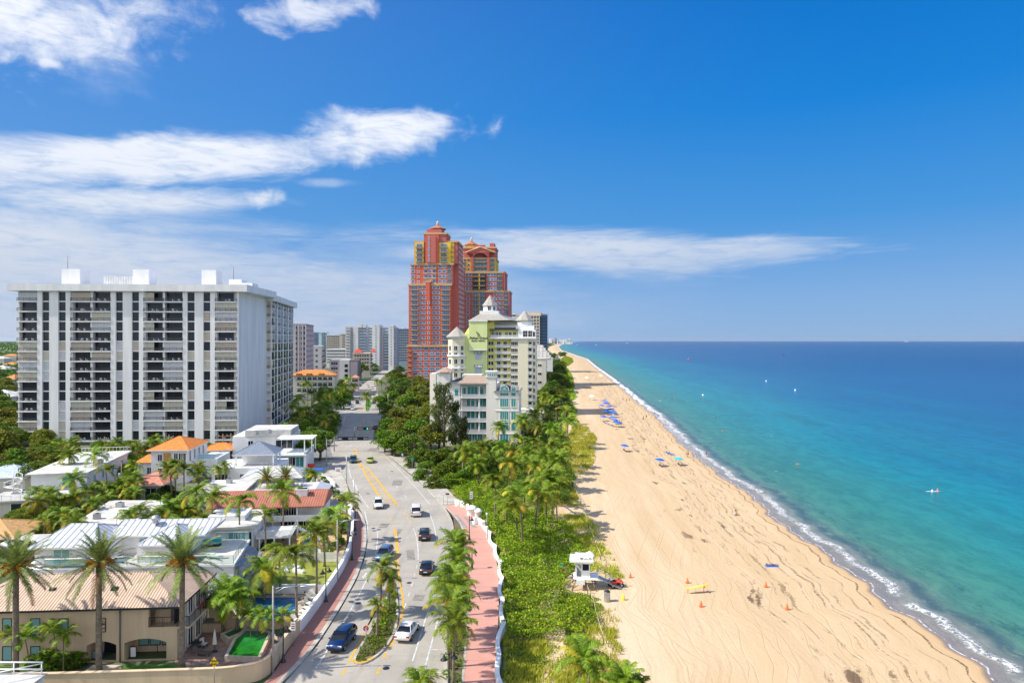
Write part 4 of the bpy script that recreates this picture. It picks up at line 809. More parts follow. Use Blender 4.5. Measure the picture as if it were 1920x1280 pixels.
# ---------------------------------------------------------------- white mansion block in front of it
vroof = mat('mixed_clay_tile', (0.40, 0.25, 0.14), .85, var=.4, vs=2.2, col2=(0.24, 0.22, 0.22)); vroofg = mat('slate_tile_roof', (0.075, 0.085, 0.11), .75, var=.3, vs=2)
def mansion():
 f = Fr(((840.6 - CX) * 215 / F, 215), -3.6); T = thing('apartment_mansion', 'white four storey mansion with arched teal windows and tiled hip roofs among the palms', 'mansion', f.O, f.a)
 U = f.U; Zz = lambda py: f.Zz(py, 8, 0); ze = Zz(720); wv = mat('mansion_white', (0.76, 0.735, 0.67), .85, var=.08, vs=.4, streak=True)
 MB().box(0, U(930), 2.2, 16, 0, ze).build('wall', wv, T); MB().box(0, U(863), 0, 2.2, 0, ze).build('wall', wv, T)
 MB().box(-.4, U(914), -.4, 16, ze, ze + .35).build('cornice', white2, T)
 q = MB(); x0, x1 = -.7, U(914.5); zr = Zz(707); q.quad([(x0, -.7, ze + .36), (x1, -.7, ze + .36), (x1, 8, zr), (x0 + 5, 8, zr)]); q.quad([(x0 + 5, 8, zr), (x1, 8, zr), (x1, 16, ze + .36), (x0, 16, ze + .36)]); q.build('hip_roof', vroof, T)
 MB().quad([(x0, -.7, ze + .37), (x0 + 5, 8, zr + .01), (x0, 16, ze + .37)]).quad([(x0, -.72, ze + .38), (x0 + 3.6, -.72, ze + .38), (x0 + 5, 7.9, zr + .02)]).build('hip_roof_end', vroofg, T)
 dm = MB(); dm.prism([(U(859), 9), (U(898), 9), (U(898), 14), (U(859), 14)], zr - 1.5, Zz(704.5), 0); dm.build('dormer', wv, T)
 # towers
 ta0, ta1 = U(818), U(843); MB().box(ta0, ta1, 1, 6, 0, Zz(699)).build('stair_tower', wv, T)
 c = MB(); c.prism([(ta0 - .3, .7), (ta1 + .3, .7), (ta1 + .3, 6.3), (ta0 - .3, 6.3)], Zz(699), Zz(697.6)); c.build('cornice', white2, T)
 cone_roof(T, (ta0 + ta1) / 2 + .4, 3.5, 3.4, Zz(697.6), Zz(688.5), 8, vroof); MB().box(U(808, 8), U(819, 8), 6, 14, 0, Zz(702)).build('rear_wall', wv, T)
 tb0, tb1 = U(912), U(930.6); MB().box(tb0, tb1, -.6, 3, 0, Zz(697)).build('chimney_tower', wv, T); MB().box(tb0 - .3, tb1 + .3, -.9, 3.3, Zz(697), Zz(695)).build('cornice', white2, T); MB().box(tb0 - .25, tb1 + .25, -.85, 3.2, Zz(706.5), Zz(705)).build('cornice', white2, T)
 # right wing
 r0, r1 = U(929), U(973); zw = Zz(735.4); MB().box(r0, r1, -.9, 15, 0, zw).build('wing_wall', wv, T); MB().box(r0 - .3, r1 + .4, -1.3, 15.3, zw, zw + .35).build('cornice', white2, T)
 q = MB(); ap = ((r0 + r1) / 2 - .7, 4, Zz(721.5)); ap2 = (ap[0], 11, ap[2]); B = [(r0 - .5, -1.5, zw + .36), (r1 + .6, -1.5, zw + .36), (r1 + .6, 15.4, zw + .36), (r0 - .5, 15.4, zw + .36)]
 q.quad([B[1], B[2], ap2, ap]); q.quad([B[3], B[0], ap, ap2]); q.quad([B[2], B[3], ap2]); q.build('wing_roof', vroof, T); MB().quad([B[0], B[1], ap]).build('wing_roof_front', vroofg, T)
 win = Many(T, 'window', [white2, tealgl]); bal = Many(T, 'balcony', [white2, railwhite]); col_ = Many(T, 'column', white2)
 rows = [Zz(670 + y / 7.11) for y in (505, 655, 825, 960)]; fl = [Zz(670 + y / 7.11) for y in (530, 700, 848, 1005)]
 for k, z in enumerate(fl + [fl[-1] - 3.7]):
  MB().box(U(863), U(914), -.1, 2.25, z - .3, z + .1).build('floor_slab', white2, T); MB().box(r0 - .1, r1 + .1, -1.05, -.9, z - .15, z + .15).build('string_course', white2, T)
 for k, z in enumerate(rows):
  for p in ((878.5, 886.5, 896) if k else ()): win.add(('a', 1.3, k == 2), (U(p, 2.2), 2.2, z), 0, win_maker(1.05, 2.3, .12, 0, False, .05, k != 2))
  if k == 0: win.add(('r',), (U(869, 2.2), 2.2, z), 0, win_maker(1.5, 2.2, .1, 1)); win.add(('w',), (U(886, 2.2), 2.2, z), 0, win_maker(3.2, 2.6, .1, 2, True, .05)); win.add(('a', 1.5), (U(902, 2.2), 2.2, z), 0, win_maker(1.5, 2.7, .12, 0, False, .05, True))
  else: win.add(('rr', k), (U(905, 2.2), 2.2, z), 0, win_maker(2.6, 2.5, .1, 1))
  bal.add(('b',), (U(889), 1.6, fl[k] + .1), 0, balc_maker(7.5, 1.7, .9, .1))
  win.add(('s',), (U(856), 0, z), 0, win_maker(1.1, 2.2, .12, 0, True, .05, k == 0)); win.add(('ww', k), (U(946), -.9, z + .1), 0, win_maker(2.55, 3.1 if k in (0, 3) else 2.5, .14, 3, True, .05, k in (0, 3))); win.add(('wx', k), (U(963.2), -.9, z + .1), 0, win_maker(1.35, 3.1 if k in (0, 3) else 2.5, .14, 1, True, .05, k in (0, 3)))
  for p in (865.5, 898.5): col_.add((round(fl[k] - 0, 0), k), (U(p), .3, fl[k] + .1), 0, lambda mb, k=k: mb.lathe([(.28, 0), (.22, .2), (.2, 3.0), (.3, 3.3)], 8))
  for j in range(3): win.add(('e',), (r1, 2 + j * 4, z), R(90), win_maker(1.3, 2.3, .12, 0))
 win.add(('ww', 9), (U(946), -.9, rows[-1] - 3.8), 0, win_maker(2.55, 2.8, .14, 2)); [win.add(('b9',), (U(p, 2.2), 2.2, rows[-1] - 3.7), 0, win_maker(1.4, 2.4)) for p in (880, 890, 900)]
 for i in range(4): win.add(('tb',), (tb0 + .6 + i * .68, -.85, Zz(704.6)), 0, win_maker(.36, 1.0, .06, 0, False, .02, True))
 win.flush(); bal.flush(); col_.flush()
mansion()

# ---------------------------------------------------------------- mid and far buildings
def bmat(name, c, **k): return mat(name, c, .85, var=.08, vs=.05, **k)
def slab(name, label, p0, p1, top, Y, deg, depth, m_, wins=(), cat='building', roof=None, side=None, par=True, group=None, parts=(), base=0, wm=None):
 """box building: wins = (px0, px1, columns, first floor z, pitch, width, height, kind)"""
 f = Fr(((p0 - CX) * Y / F, Y), deg); T = thing(name, label, cat, f.O, f.a, group); z1 = f.Zz(top); u1 = f.U(p1)
 MB().box(0, u1, 0, depth, base, z1).build('wall', m_, T)
 if par: MB().box(-.25, u1 + .25, -.25, depth + .25, z1 - .02, z1 + .7).build('parapet', roof or m_, T)
 win = Many(T, 'window', wm or [white2, darkgl]); bal = Many(T, 'balcony', [white2, railgrey])
 for (a, b_, n_, z0, hp, ww, wh, kind) in wins:
  ua, ub = f.U(a), f.U(b_); z = z1 - hp + .3
  while z > z0:
   for i in range(n_):
    u = ua + (ub - ua) * (i + .5) / n_
    win.add((ww, wh), (u, 0, z + .4), 0, win_maker(ww, wh, .08, 1 if ww > 1 else 0, False, .05))
    if kind == 'b': bal.add((ww + .8,), (u, 0, z), 0, balc_maker(ww + .8, 1.2, 1.0, .3))
   z -= hp
 if side:
  n_, hp, ww, wh, kind = side; z = z1 - hp + .3
  while z > 2:
   for i in range(n_):
    v = depth * (i + .5) / n_; win.add((ww, wh), (u1, v, z + .4), R(90), win_maker(ww, wh, .08, 1 if ww > 1 else 0, False, .05))
    if kind == 'b': bal.add((ww + .8,), (u1, v, z), R(90), balc_maker(ww + .8, 1.2, 1.0, .3))
   z -= hp
 win.flush(); bal.flush()
 for (a, b_, y0, y1, top2, m2, nm) in parts: MB().box(f.U(a), f.U(b_), y0, y1, z1, f.Zz(top2)).build(nm, m2 or m_, T)
 return T, f, z1, u1
mauve = bmat('mauve_concrete', (0.42, 0.38, 0.44)); whb = bmat('white_concrete_far', (0.72, 0.72, 0.72)); beige = bmat('beige_concrete', (0.60, 0.52, 0.42)); bgrey = bmat('blue_grey_glass_wall', (0.22, 0.33, 0.45)); aqua = bmat('pale_aqua_concrete', (0.50, 0.66, 0.70)); pch = bmat('peach_concrete', (0.70, 0.46, 0.30)); dgrey = bmat('dark_grey_cladding', (0.20, 0.18, 0.18)); terr = mat('orange_clay_tile', (0.62, 0.24, 0.06), .8, var=.25, vs=1.2)
T, f, z1, u1 = slab('apartment_tower', 'mauve grey ribbed tower just behind the white condominium slab', 548, 573.5, 609, 400, 10, 40, mauve, [(553, 573, 4, 3, 3.1, .9, 1.6, '')], side=(9, 3.1, 1.4, 1.6, ''))
for k in range(4): MB().box(f.U(553 + k * 6.6), f.U(554.4 + k * 6.6), -.8, 0, 0, z1).build('fin', whb, T)
slab('apartment_tower', 'glassy grey tower with a peach orange stepped crown, far behind the white condominium', 571.5, 590, 624, 900, 6, 30, bgrey, [(572, 590, 5, 3, 3.2, 2.0, 1.8, '')], side=(6, 3.2, 2.2, 1.8, ''), parts=[(572, 583, 3, 20, 620, pch, 'crown'), (572, 578, 5, 18, 614.5, pch, 'crown')])
slab('apartment_tower', 'pale aqua blank sided slab tower in the far skyline', 592.5, 604, 624, 1100, 4, 30, aqua, [(602, 614, 3, 3, 3.2, 2.0, 1.6, '')], side=(6, 3.2, 2, 1.6, ''), parts=[(609, 613, 3, 14, 622, whb, 'rooftop_housing')])
slab('apartment_tower', 'wide beige banded apartment slab in the far skyline', 612, 637, 629, 1000, 3, 25, beige, [(612.5, 636.5, 6, 3, 3.1, 2.6, 1.5, '')], parts=[(622, 626, 5, 12, 627, whb, 'rooftop_housing')])
slab('apartment_tower', 'narrow beige tower with a brown vertical stripe beside the blue and white blocks', 637, 648, 627, 950, 3, 25, beige, [(642, 648, 3, 3, 3.1, 1.8, 1.5, '')], parts=[(638, 643, 3, 12, 625, beige, 'rooftop_housing')])
def blue_blocks():
 Y = 750; f = Fr(((647.6 - CX) * Y / F, Y), 2.0); T = thing('apartment_complex', 'long blue glass and white finned apartment complex beyond the palms', 'apartment block', f.O, f.a); U = f.U; z1 = f.Zz(612.5)
 segs = [(647.6, 657, 0, 612.5, 's'), (657, 662, 1, 613.5, 'm'), (662.5, 671.5, 0, 613, 'w'), (671.5, 686, 3, 613.5, 'b'), (686, 690, 2, 614, 'm'), (690, 702.5, 3, 613, 'b'), (698.5, 712, -2, 608.5, 'd'), (712, 718, 2, 614, 'm'), (718, 728.5, 4, 613.5, 'b'), (728.5, 738.3, -1, 610, 'd'), (738.3, 743, 2, 614, 'm')]
 win = Many(T, 'window', [white2, blugl]); bal = Many(T, 'balcony', [white2, railwhite])
 for a, b_, v, top, kd in segs:
  zt = f.Zz(top); m_ = {'s': beige, 'm': mauve, 'w': whb, 'b': bgrey, 'd': whb}[kd]; MB().box(U(a), U(b_), v, 22, 0, zt).build('wall', m_, T)
  z = zt - 3.3
  while z > 4:
   if kd == 'b':
    for q in (.27, .73): bal.add((3.4,), (U(a + (b_ - a) * q), v, z), 0, balc_maker(3.2, 1.3, 1.0, .35))
    win.add((6.,), (U((a + b_) / 2), v, z + .3), 0, win_maker(5.5, 1.9, .1, 3, False))
   if kd == 'd': win.add((1.2,), (U((a + b_) / 2), v, z + .6), 0, win_maker(1.4, 1.3, .1, 0, False))
   if kd == 's': bal.add((4.2,), (U((a + b_) / 2), v, z), 0, balc_maker(4.6, 1.0, 1.0, .4)); win.add((3.6,), (U((a + b_) / 2), v, z + .2), 0, win_maker(3.6, 1.6, .1, 1, False))
   if kd == 'm': win.add((1.8,), (U((a + b_) / 2), v, z + .4), 0, win_maker(1.6, 1.6, .1, 1, False))
   z -= 3.15
 win.flush(); bal.flush()
 for a, b_, t in ((671, 678, 607.5), (679, 686, 608), (693, 697, 611), (733, 737.5, 609)): MB().box(U(a), U(b_), 2, 12, z1 - 1, f.Zz(t)).build('rooftop_housing', whb, T)
blue_blocks()
slab('apartment_tower', 'blue white stepped block at the right end of the blue and white complex', 743, 767, 617, 880, 2, 30, bgrey, [(744, 766, 6, 3, 3.2, 2.6, 1.8, '')], parts=[(752, 758, 3, 14, 614, whb, 'rooftop_housing'), (744, 748, -1, 0, 618, whb, 'fin')])
T, f, z1, u1 = slab('office_block', 'white blank walled block with two columns of small square windows above orange roofs', 573.7, 603, 650, 480, 12, 26, whb, [(580.5, 582.5, 1, 3, 3.9, 1.4, 1.6, ''), (592.7, 594.7, 1, 3, 3.9, 1.4, 1.6, '')], side=(6, 3.9, 2.4, 2.2, 'b'), parts=[(573.7, 585, 1, 12, 645.8, whb, 'stair_head')])
T, f, z1, u1 = slab('office_block', 'low grey and lilac modern block with dark framed panel, between far palms', 618, 641, 676, 560, 8, 22, mauve, [(638, 658, 1, 2, 4.0, 5, 2.0, ''), (622, 632, 2, 2, 4.0, 3.2, 2.0, '')], wm=[white2, darkgl])
MB().box(f.U(637), f.U(656), -1.5, 18, 0, z1 + .8).build('bay', whb, T); MB().box(f.U(656), f.U(673), -3, 18, 0, z1 + .6).build('panel_frame', dgrey, T); MB().box(f.U(658), f.U(671), -3.4, -3, 0, z1 - .8).build('panel', mauve, T)
for i in range(3): MB().box(f.U(646.5), f.U(652.5), -1.7, -1.5, 3 + 4 * i, 5.4 + 4 * i).build('window', darkgl, T)
T, f, z1, u1 = slab('apartment_house', 'cream block with bright red hip roofs in front of the blue towers', 661, 694, 663, 650, 9, 34, beige, [(664, 692, 6, 3, 3.4, 1.8, 1.8, '')], side=(8, 3.4, 2.4, 1.8, 'b'))
for a, b_ in ((662, 680), (694, 704)):
 q = MB(); x0, x1 = f.U(a), f.U(b_); hip(q, x0, x1, 2 if a < 690 else 8, 14 if a < 690 else 18, z1 + 1.2, z1 + 5.5); q.build('red_roof', mat('red_clay_tile', (0.55, 0.07, 0.03), .8, var=.2), T)
slab('parking_building', 'low pale parking structure behind the white block', 612, 652, 655, 820, 3, 40, whb, [(614, 650, 9, 3, 3.3, 3.5, 1.2, '')])
T, f, z1, u1 = slab('apartment_house', 'three storey cream house with orange tiled roof behind tall palms', 545, 627, 704, 380, 8, 12, offwhite, [(556, 624, 7, 1, 3.3, 2.0, 1.7, 'b')], par=False, side=(2, 3.3, 1.6, 1.6, ''))
q = MB(); hip(q, -1, u1 + 1, -1.2, 13, z1 + .2, z1 + 3.0); q.build('tile_roof', terr, T); [MB().box(f.U(a), f.U(a + 9), -1.9, 4, z1 + .1, z1 + 1.3).build('mansard', terr, T) for a in (556, 575, 598)]
T, f, z1, u1 = slab('shop', 'small kiosk with pink tiled roof beside the far road', 659, 671.5, 708, 450, 8, 9, offwhite, [(660, 671, 3, 0, 3.3, 1.2, 1.6, '')], par=False, cat='shop')
q = MB(); hip(q, -.6, u1 + .6, -.6, 9.6, z1, z1 + 1.8); q.build('tile_roof', mat('pink_tile', (.55, .25, .17), .8), T)
T, f, z1, u1 = slab('apartment_tower', 'cream tower with rounded stacked balconies right of the lime hotel', 968, 1012, 592, 700, -5, 30, beige, [(990, 1011, 4, 20, 3.2, 1.9, 1.9, '')], parts=[(989, 1014.6, 2, 20, 585, beige, 'rooftop_housing')])
q = MB(); cx_, cy_ = f.U(1017, 8), 9
for k in range(19): q.lathe([(6.4, 3 + k * 3.15), (6.4, 3.35 + k * 3.15)], 18, (cx_, cy_, 0), 0, False); q.quad([(cx_ + 6.4 * math.cos(2 * math.pi * i / 18), cy_ + 6.4 * math.sin(2 * math.pi * i / 18), 3.35 + k * 3.15) for i in range(18)]); q.quad([(cx_ + 6.4 * math.cos(2 * math.pi * i / 18), cy_ + 6.4 * math.sin(2 * math.pi * i / 18), 3.0 + k * 3.15) for i in range(17, -1, -1)])
q.build('balcony_ring', bgrey, T); MB().lathe([(5.2, 0), (5.2, f.Zz(590.5))], 16, (cx_, cy_, 0), 0).build('glass_drum', bmat('dark_blue_glass', (0.05, 0.10, 0.18)), T)
T, f, z1, u1 = slab('apartment_tower', 'white low-topped block peeping out left of the turreted cream tower', 955, 968, 589, 720, -3, 20, whb, [(957, 967, 3, 30, 3.2, 1.9, 1.9, '')])
def terraces():
 f = Fr(((1000 - CX) * 560 / F, 560), -4); T = thing('terraced_apartments', 'stepped white terraced apartments overgrown with green behind the lime hotel', 'apartments', f.O, f.a)
 for k in range(6):
  u0, u1, v = -8, f.U(1036 - k * 3.5), k * 3.0; MB().box(u0, u1, v, v + 20, 0 if k == 0 else 17 + 1.9 * k, 19 + 1.9 * k).build('terrace', whb if k % 2 == 0 else beige, T)
  r_ = MB(); [r_.box(u0 + i * 3.2, u0 + i * 3.2 + 2.4, v - .3, v, 18.2 + 1.9 * k, 19.6 + 1.9 * k) for i in range(int((u1 - u0) / 3.2))]; o = r_.build('parapet_planters', white2, T); o['kind'] = 'stuff'
 win = Many(T, 'window', [white2, darkgl]); [win.add((2,), (u, 0, z), 0, win_maker(2.0, 1.6)) for u in np.arange(-2, f.U(1030), 4) for z in (4, 7.5, 11, 14.5)]; win.flush()
terraces()
slab('apartment_house', 'plain beige three storey block half hidden by palms, right of the lime hotel', 1001, 1024, 673, 420, -3.6, 20, offwhite, [(1008, 1016, 1, 2, 5.2, 2.2, 1.4, ''), (1003, 1006, 1, 2, 5.2, 1.0, 1.4, '')], side=(4, 5.2, 1.6, 1.4, ''))
# roof terrace of the hotel's low annexe
T = thing('beach_pavilion', 'low cream flat roofed pavilion between the lime hotel and the palms', 'pavilion', (-1, 262, 0), R(-3.6)); MB().box(2, 12.5, 0, 14, 0, 5.2).build('wall', paleyel, T); MB().box(1.4, 13.2, -.6, 14.6, 5.2, 5.7).build('flat_roof', white2, T); MB().box(1.5, 13.1, -.5, -.35, 5.7, 6.6).build('parapet', paleyel, T)
# distant shore skyline
for i, (a, b_, top, col_) in enumerate([(1030.5, 1034, 634, whb), (1034.5, 1038.5, 634.5, pch), (1039.8, 1044.5, 632.6, bgrey), (1046, 1056, 636.0, whb), (1057, 1063, 636.3, whb)]):
 Y = 6400 + 60 * i; T = thing('harbour_building', ['tiny pale tower at the far left of the harbour skyline', 'tiny pinkish block in the harbour skyline', 'tallest bluish block of the harbour skyline', 'long low white shed on the harbour skyline', 'low white shed at the seaward end of the harbour skyline'][i], 'building', ((a - CX) * Y / F, Y, 0)); w_ = (b_ - a) * Y / F
 MB().box(0, w_, 0, 60, -1, H + (CY - top) * Y / F - 6).build('wall', col_, T); MB().box(w_ * .3, w_ * .6, 5, 40, H + (CY - top) * Y / F - 6, H + (CY - top) * Y / F).build('roof_housing', col_, T)
Y = 6500; x = (1068.2 - CX) * Y / F; T = thing('lighthouse', 'slim mast-like tower at the seaward tip of the harbour', 'tower', (x, Y, 0)); MB().lathe([(8, 0), (5, 38), (7, 38), (7, 44), (.5, 58)], 8).build('shaft', whb, T)
struct(MB().prism([((p - CX) * y / F, y) for p, y in ((1010, 6000), (1048, 5900), (1072, 6300), (1075, 9000), (1000, 9000))], -.3, .9).build('harbour_spit', m_side))
# ================================================================ villas left of the road
def panel(mb, x0, x1, z0, z1, y0, y1, ops=(), mi=0):
 """wall panel with rectangular openings (x0, x1, z0, z1)"""
 xs = sorted({x0, x1} | {v for o in ops for v in o[:2] if x0 < v < x1}); zs = sorted({z0, z1} | {v for o in ops for v in o[2:4] if z0 < v < z1})
 for a, b_ in zip(xs[:-1], xs[1:]):
  run = None
  for c_, d_ in list(zip(zs[:-1], zs[1:])) + [(None, None)]:
   solid = c_ is not None and not any(o[0] < (a + b_) / 2 < o[1] and o[2] < (c_ + d_) / 2 < o[3] for o in ops)
   if solid: run = [c_, d_] if run is None else [run[0], d_]
   elif run: mb.box(a, b_, y0, y1, run[0], run[1], mi); run = None
def gwin(T, u, v, z, w_, h, glass, rz=0, mull=0, fr=.07, sill=True, arch=False, frame=None):
 mb = MB(); win_maker(w_, h, fr, mull, sill, .05, arch)(mb); o = mb.build('window', [frame or white2, glass], T, (u, v, z)); o.rotation_euler = (0, 0, rz); return o
def rail_posts(T, pts, h=1.05, mat_=None, glass=None, name='railing', n=None, bal=False):
 """railing along local points: top rail, posts and either glass sheets or balusters"""
 mb = MB(); pts = [Vector(p) for p in pts]
 for a, b_ in zip(pts[:-1], pts[1:]):
  L = (b_ - a).length; k = n or max(1, int(L / 1.4)); mb.tube([a + Vector((0, 0, h)), b_ + Vector((0, 0, h))], .035, 4, 0, False)
  mb.tube([a + Vector((0, 0, .08)), b_ + Vector((0, 0, .08))], .02, 4, 0, False) if bal else None
  for i in range(k + 1): q = a.lerp(b_, i / k); mb.tube([q, q + Vector((0, 0, h))], .03, 4, 0, False)
  if bal:
   kk = int(L / .16)
   for i in range(kk): q = a.lerp(b_, (i + .5) / kk); mb.tube([q + Vector((0, 0, .08)), q + Vector((0, 0, h))], .011, 3, 0, False, False)
  if glass: mb.quad([a + Vector((0, 0, .06)), b_ + Vector((0, 0, .06)), b_ + Vector((0, 0, h - .04)), a + Vector((0, 0, h - .04))], 1)
 return mb.build(name, [mat_ or white2, glass or white2], T)
tileA = ribmat('tan_barrel_tile', (0.68, 0.50, 0.37), 0, .31, .75, (0.24, 0.15, 0.10), .8, wd=.26); tileB = ribmat('tan_barrel_tile_side', (0.60, 0.43, 0.32), 1, .31, .75, (0.22, 0.14, 0.10), .8, wd=.26)
seamA = ribmat('white_standing_seam', (0.62, 0.64, 0.66), 0, .8, .9, (0.20, 0.22, 0.26), .35, wd=.14); seamB = ribmat('white_standing_seam_side', (0.60, 0.62, 0.65), 1, .8, .9, (0.20, 0.22, 0.26), .35, wd=.14)
terA = ribmat('terracotta_tile', (0.44, 0.16, 0.10), 0, .42, .75, (0.20, 0.07, 0.05), .8, wd=.22); slA = ribmat('blue_grey_seam_roof', (0.24, 0.28, 0.34), 0, .55, .7, (0.09, .11, .14), .4, wd=.1)
orA = mat('bright_orange_tile', (0.72, 0.23, 0.04), .8, var=.2, vs=1.5, bump=.4, bs=5); pinkA = mat('salmon_tile', (0.62, 0.25, 0.17), .8, var=.2, vs=1.2, bump=.4, bs=5)
def hip4(T, x0, x1, y0, y1, z0, z1, ra, rb, ma, mb_, ov=.5, th=.2, gutter=None, name='roof'):
 """hip roof: slopes front/back in ma, ends in mb_; ridge from ra to rb"""
 cy = (y0 + y1) / 2; B = [(x0 - ov, y0 - ov, z0), (x1 + ov, y0 - ov, z0), (x1 + ov, y1 + ov, z0), (x0 - ov, y1 + ov, z0)]; T_ = [(ra, cy, z1), (rb, cy, z1)]
 m = MB(); m.quad([B[0], B[1], T_[1], T_[0]], 0); m.quad([B[2], B[3], T_[0], T_[1]], 0); m.quad([B[1], B[2], T_[1]], 1); m.quad([B[3], B[0], T_[0]], 1)
 m.box(x0 - ov, x1 + ov, y0 - ov, y1 + ov, z0 - th, z0 - .003, 2); o = m.build(name, [ma, mb_, gutter or white2], T)
 r = MB(); [r.tube([a, b_], .09, 5, 0, False) for a, b_ in ((T_[0], T_[1]), (B[1], T_[1]), (B[0], T_[0]), (B[2], T_[1]), (B[3], T_[0])) if (Vector(a) - Vector(b_)).length > .1]; r.build('ridge_cap', ma, o); return o
def beige_house():
 f = Fr(((332 - CX) * 70.6 / F, 70.6), 4.0); T = thing('beach_house', 'tan stucco two storey house with barrel tile roof and wrought iron corner balcony', 'house', f.O, f.a); U = f.U; Zz = lambda py, u=0: f.Zz(py, u, 0)
 ze = 5.75; L = U(-80); c = lambda p: U(p)
 lo = [(c(162), c(218), .05, 2.15), (c(233), c(312), .05, 2.3)]; lg = (c(279), .3, 3.45, 5.35)
 w_ = MB(); panel(w_, L, 0, 0, ze, 0, .35, [*lo, (c(279), 5, 3.45, 5.3)]); w_.box(L, c(278) - .1, 2.2, 8.6, 0, ze); w_.box(c(278), -1.3, 1.6, 8.6, 3.3, ze); w_.box(c(278), -.02, 2.2, 8.6, 0, 3.25); w_.box(L, c(162), .35, 2.2, 0, ze); w_.box(c(218), c(233), .35, 2.2, 0, 3.2); w_.box(c(312), -.02, .36, 2.2, 0, 3.2)
 w_.box(L, 0, .3, 2.2, 2.7, 3.3); w_.box(-1.3, -.02, 2.4, 8.6, 3.3, ze); w_.build('wall', tan_s, T)
 for a, b_, z0_, z1_ in lo:           # segmental arch heads
  q = MB(); n_ = 10; r_ = (b_ - a) / 2
  for i in range(n_):
   t0, t1 = -1 + 2 * i / n_, -1 + 2 * (i + 1) / n_; za, zb = z1_ - .42 * t0 * t0, z1_ - .42 * t1 * t1; xa, xb = (a + b_) / 2 + r_ * t0, (a + b_) / 2 + r_ * t1
   q.faces([(xa, -.005, za), (xb, -.005, zb), (xb, -.005, z1_ + .02), (xa, -.005, z1_ + .02), (xa, .33, za), (xb, .33, zb)], [(0, 1, 2, 3), (0, 4, 5, 1)])
  q.build('arch', tan_s, T)
 hip4(T, L, 0, -.1, 9, ze, 7.7, L + 4, -4.9, tileA, tileB, .6, .22, dmetal)
 for p in (14, 67, 120):
  for k, (a, b_) in enumerate(((1188, 1159), (1237, 1211))):
   if p == 120 and k: continue
   z0_, z1_ = Zz(a, c(p)), Zz(b_, c(p)); gwin(T, c(p), 0, z0_, .85, z1_ - z0_, blindgl, frame=dmetal, fr=.05); q = MB(); panel(q, c(p) - .62, c(p) + .62, z0_ - .2, z1_ + .2, -.045, .0, [(c(p) - .47, c(p) + .47, z0_ - .06, z1_ + .06)]); q.build('window_surround', tan_s, T)
 g_ = MB(); gx, gz = c(190), 3.85
 for x in (-.45, .45): g_.box(gx + x - .03, gx + x + .03, -.12, -.06, gz - .7, gz + .7)
 for z_ in (-.7, -.35, .05, .7): g_.box(gx - .45, gx + .45, -.12, -.06, gz + z_ - .025, gz + z_ + .025)
 for k in range(5): a = R(20 + 35 * k); g_.tube([(gx, -.09, gz + .05), (gx + .62 * math.cos(a) * .7, -.09, gz + .05 + .62 * math.sin(a))], .02, 4)
 g_.build('iron_grille', dmetal, T); MB().tube([(c(226), -.12, 0), (c(226), -.12, ze - .1)], .07, 6).build('downpipe', mat('green_downpipe', (.08, .14, .13), .5, var=0), T)
 for p, pw in ((244, .95), (266, .95), (289, .95), (258, 0)):
  if pw: gwin(T, c(p) + .4, 2.2, .75, pw, 1.35, blindgl, frame=dmetal, fr=.05)
 d_ = MB(); win_maker(2.0, 2.2, .08, 2, False, .05)(d_); d_.build('glass_door', [dmetal, darkgl], T, (c(196), 2.2, .1))
 # corner balcony running round the right side
 s = MB(); s.box(0, 1.25, -.0, 9.6, 3.2, 3.42); s.box(c(279), 0, -.05, .0, 3.2, 3.42); s.build('balcony_slab', tan_s, T)
 rail_posts(T, [(c(279), -.02, 3.45), (.0, -.02, 3.45), (1.2, .05, 3.45), (1.2, 9.2, 3.45), (.2, 9.5, 3.45)], 1.0, dmetal, None, 'iron_railing', None, True)
 for v in (1.3, 3.3, 5.4, 7.4): gwin(T, .0, v, 3.5, 1.1, 1.9, darkgl, R(90), 1); gwin(T, .0, v, .2, 1.2, 2.1, darkgl, R(90), 1)
 MB().box(-.5, -.4, .45, 1.5, 3.5, 5.2).build('shutter', dmetal, T)
 for x, y in ((c(75), 2.2), (c(196), 2.0)): MB().faces([(x - .3, y - .3, 6.7), (x + .3, y - .3, 6.7), (x + .3, y + .3, 6.95), (x - .3, y + .3, 6.95), (x - .25, y - .2, 6.98), (x + .25, y - .2, 6.98)], [(0, 1, 5, 4), (4, 5, 2, 3), (0, 4, 3), (1, 2, 5)]).build('roof_vent', dmetal, T)
 return f
fB = beige_house()
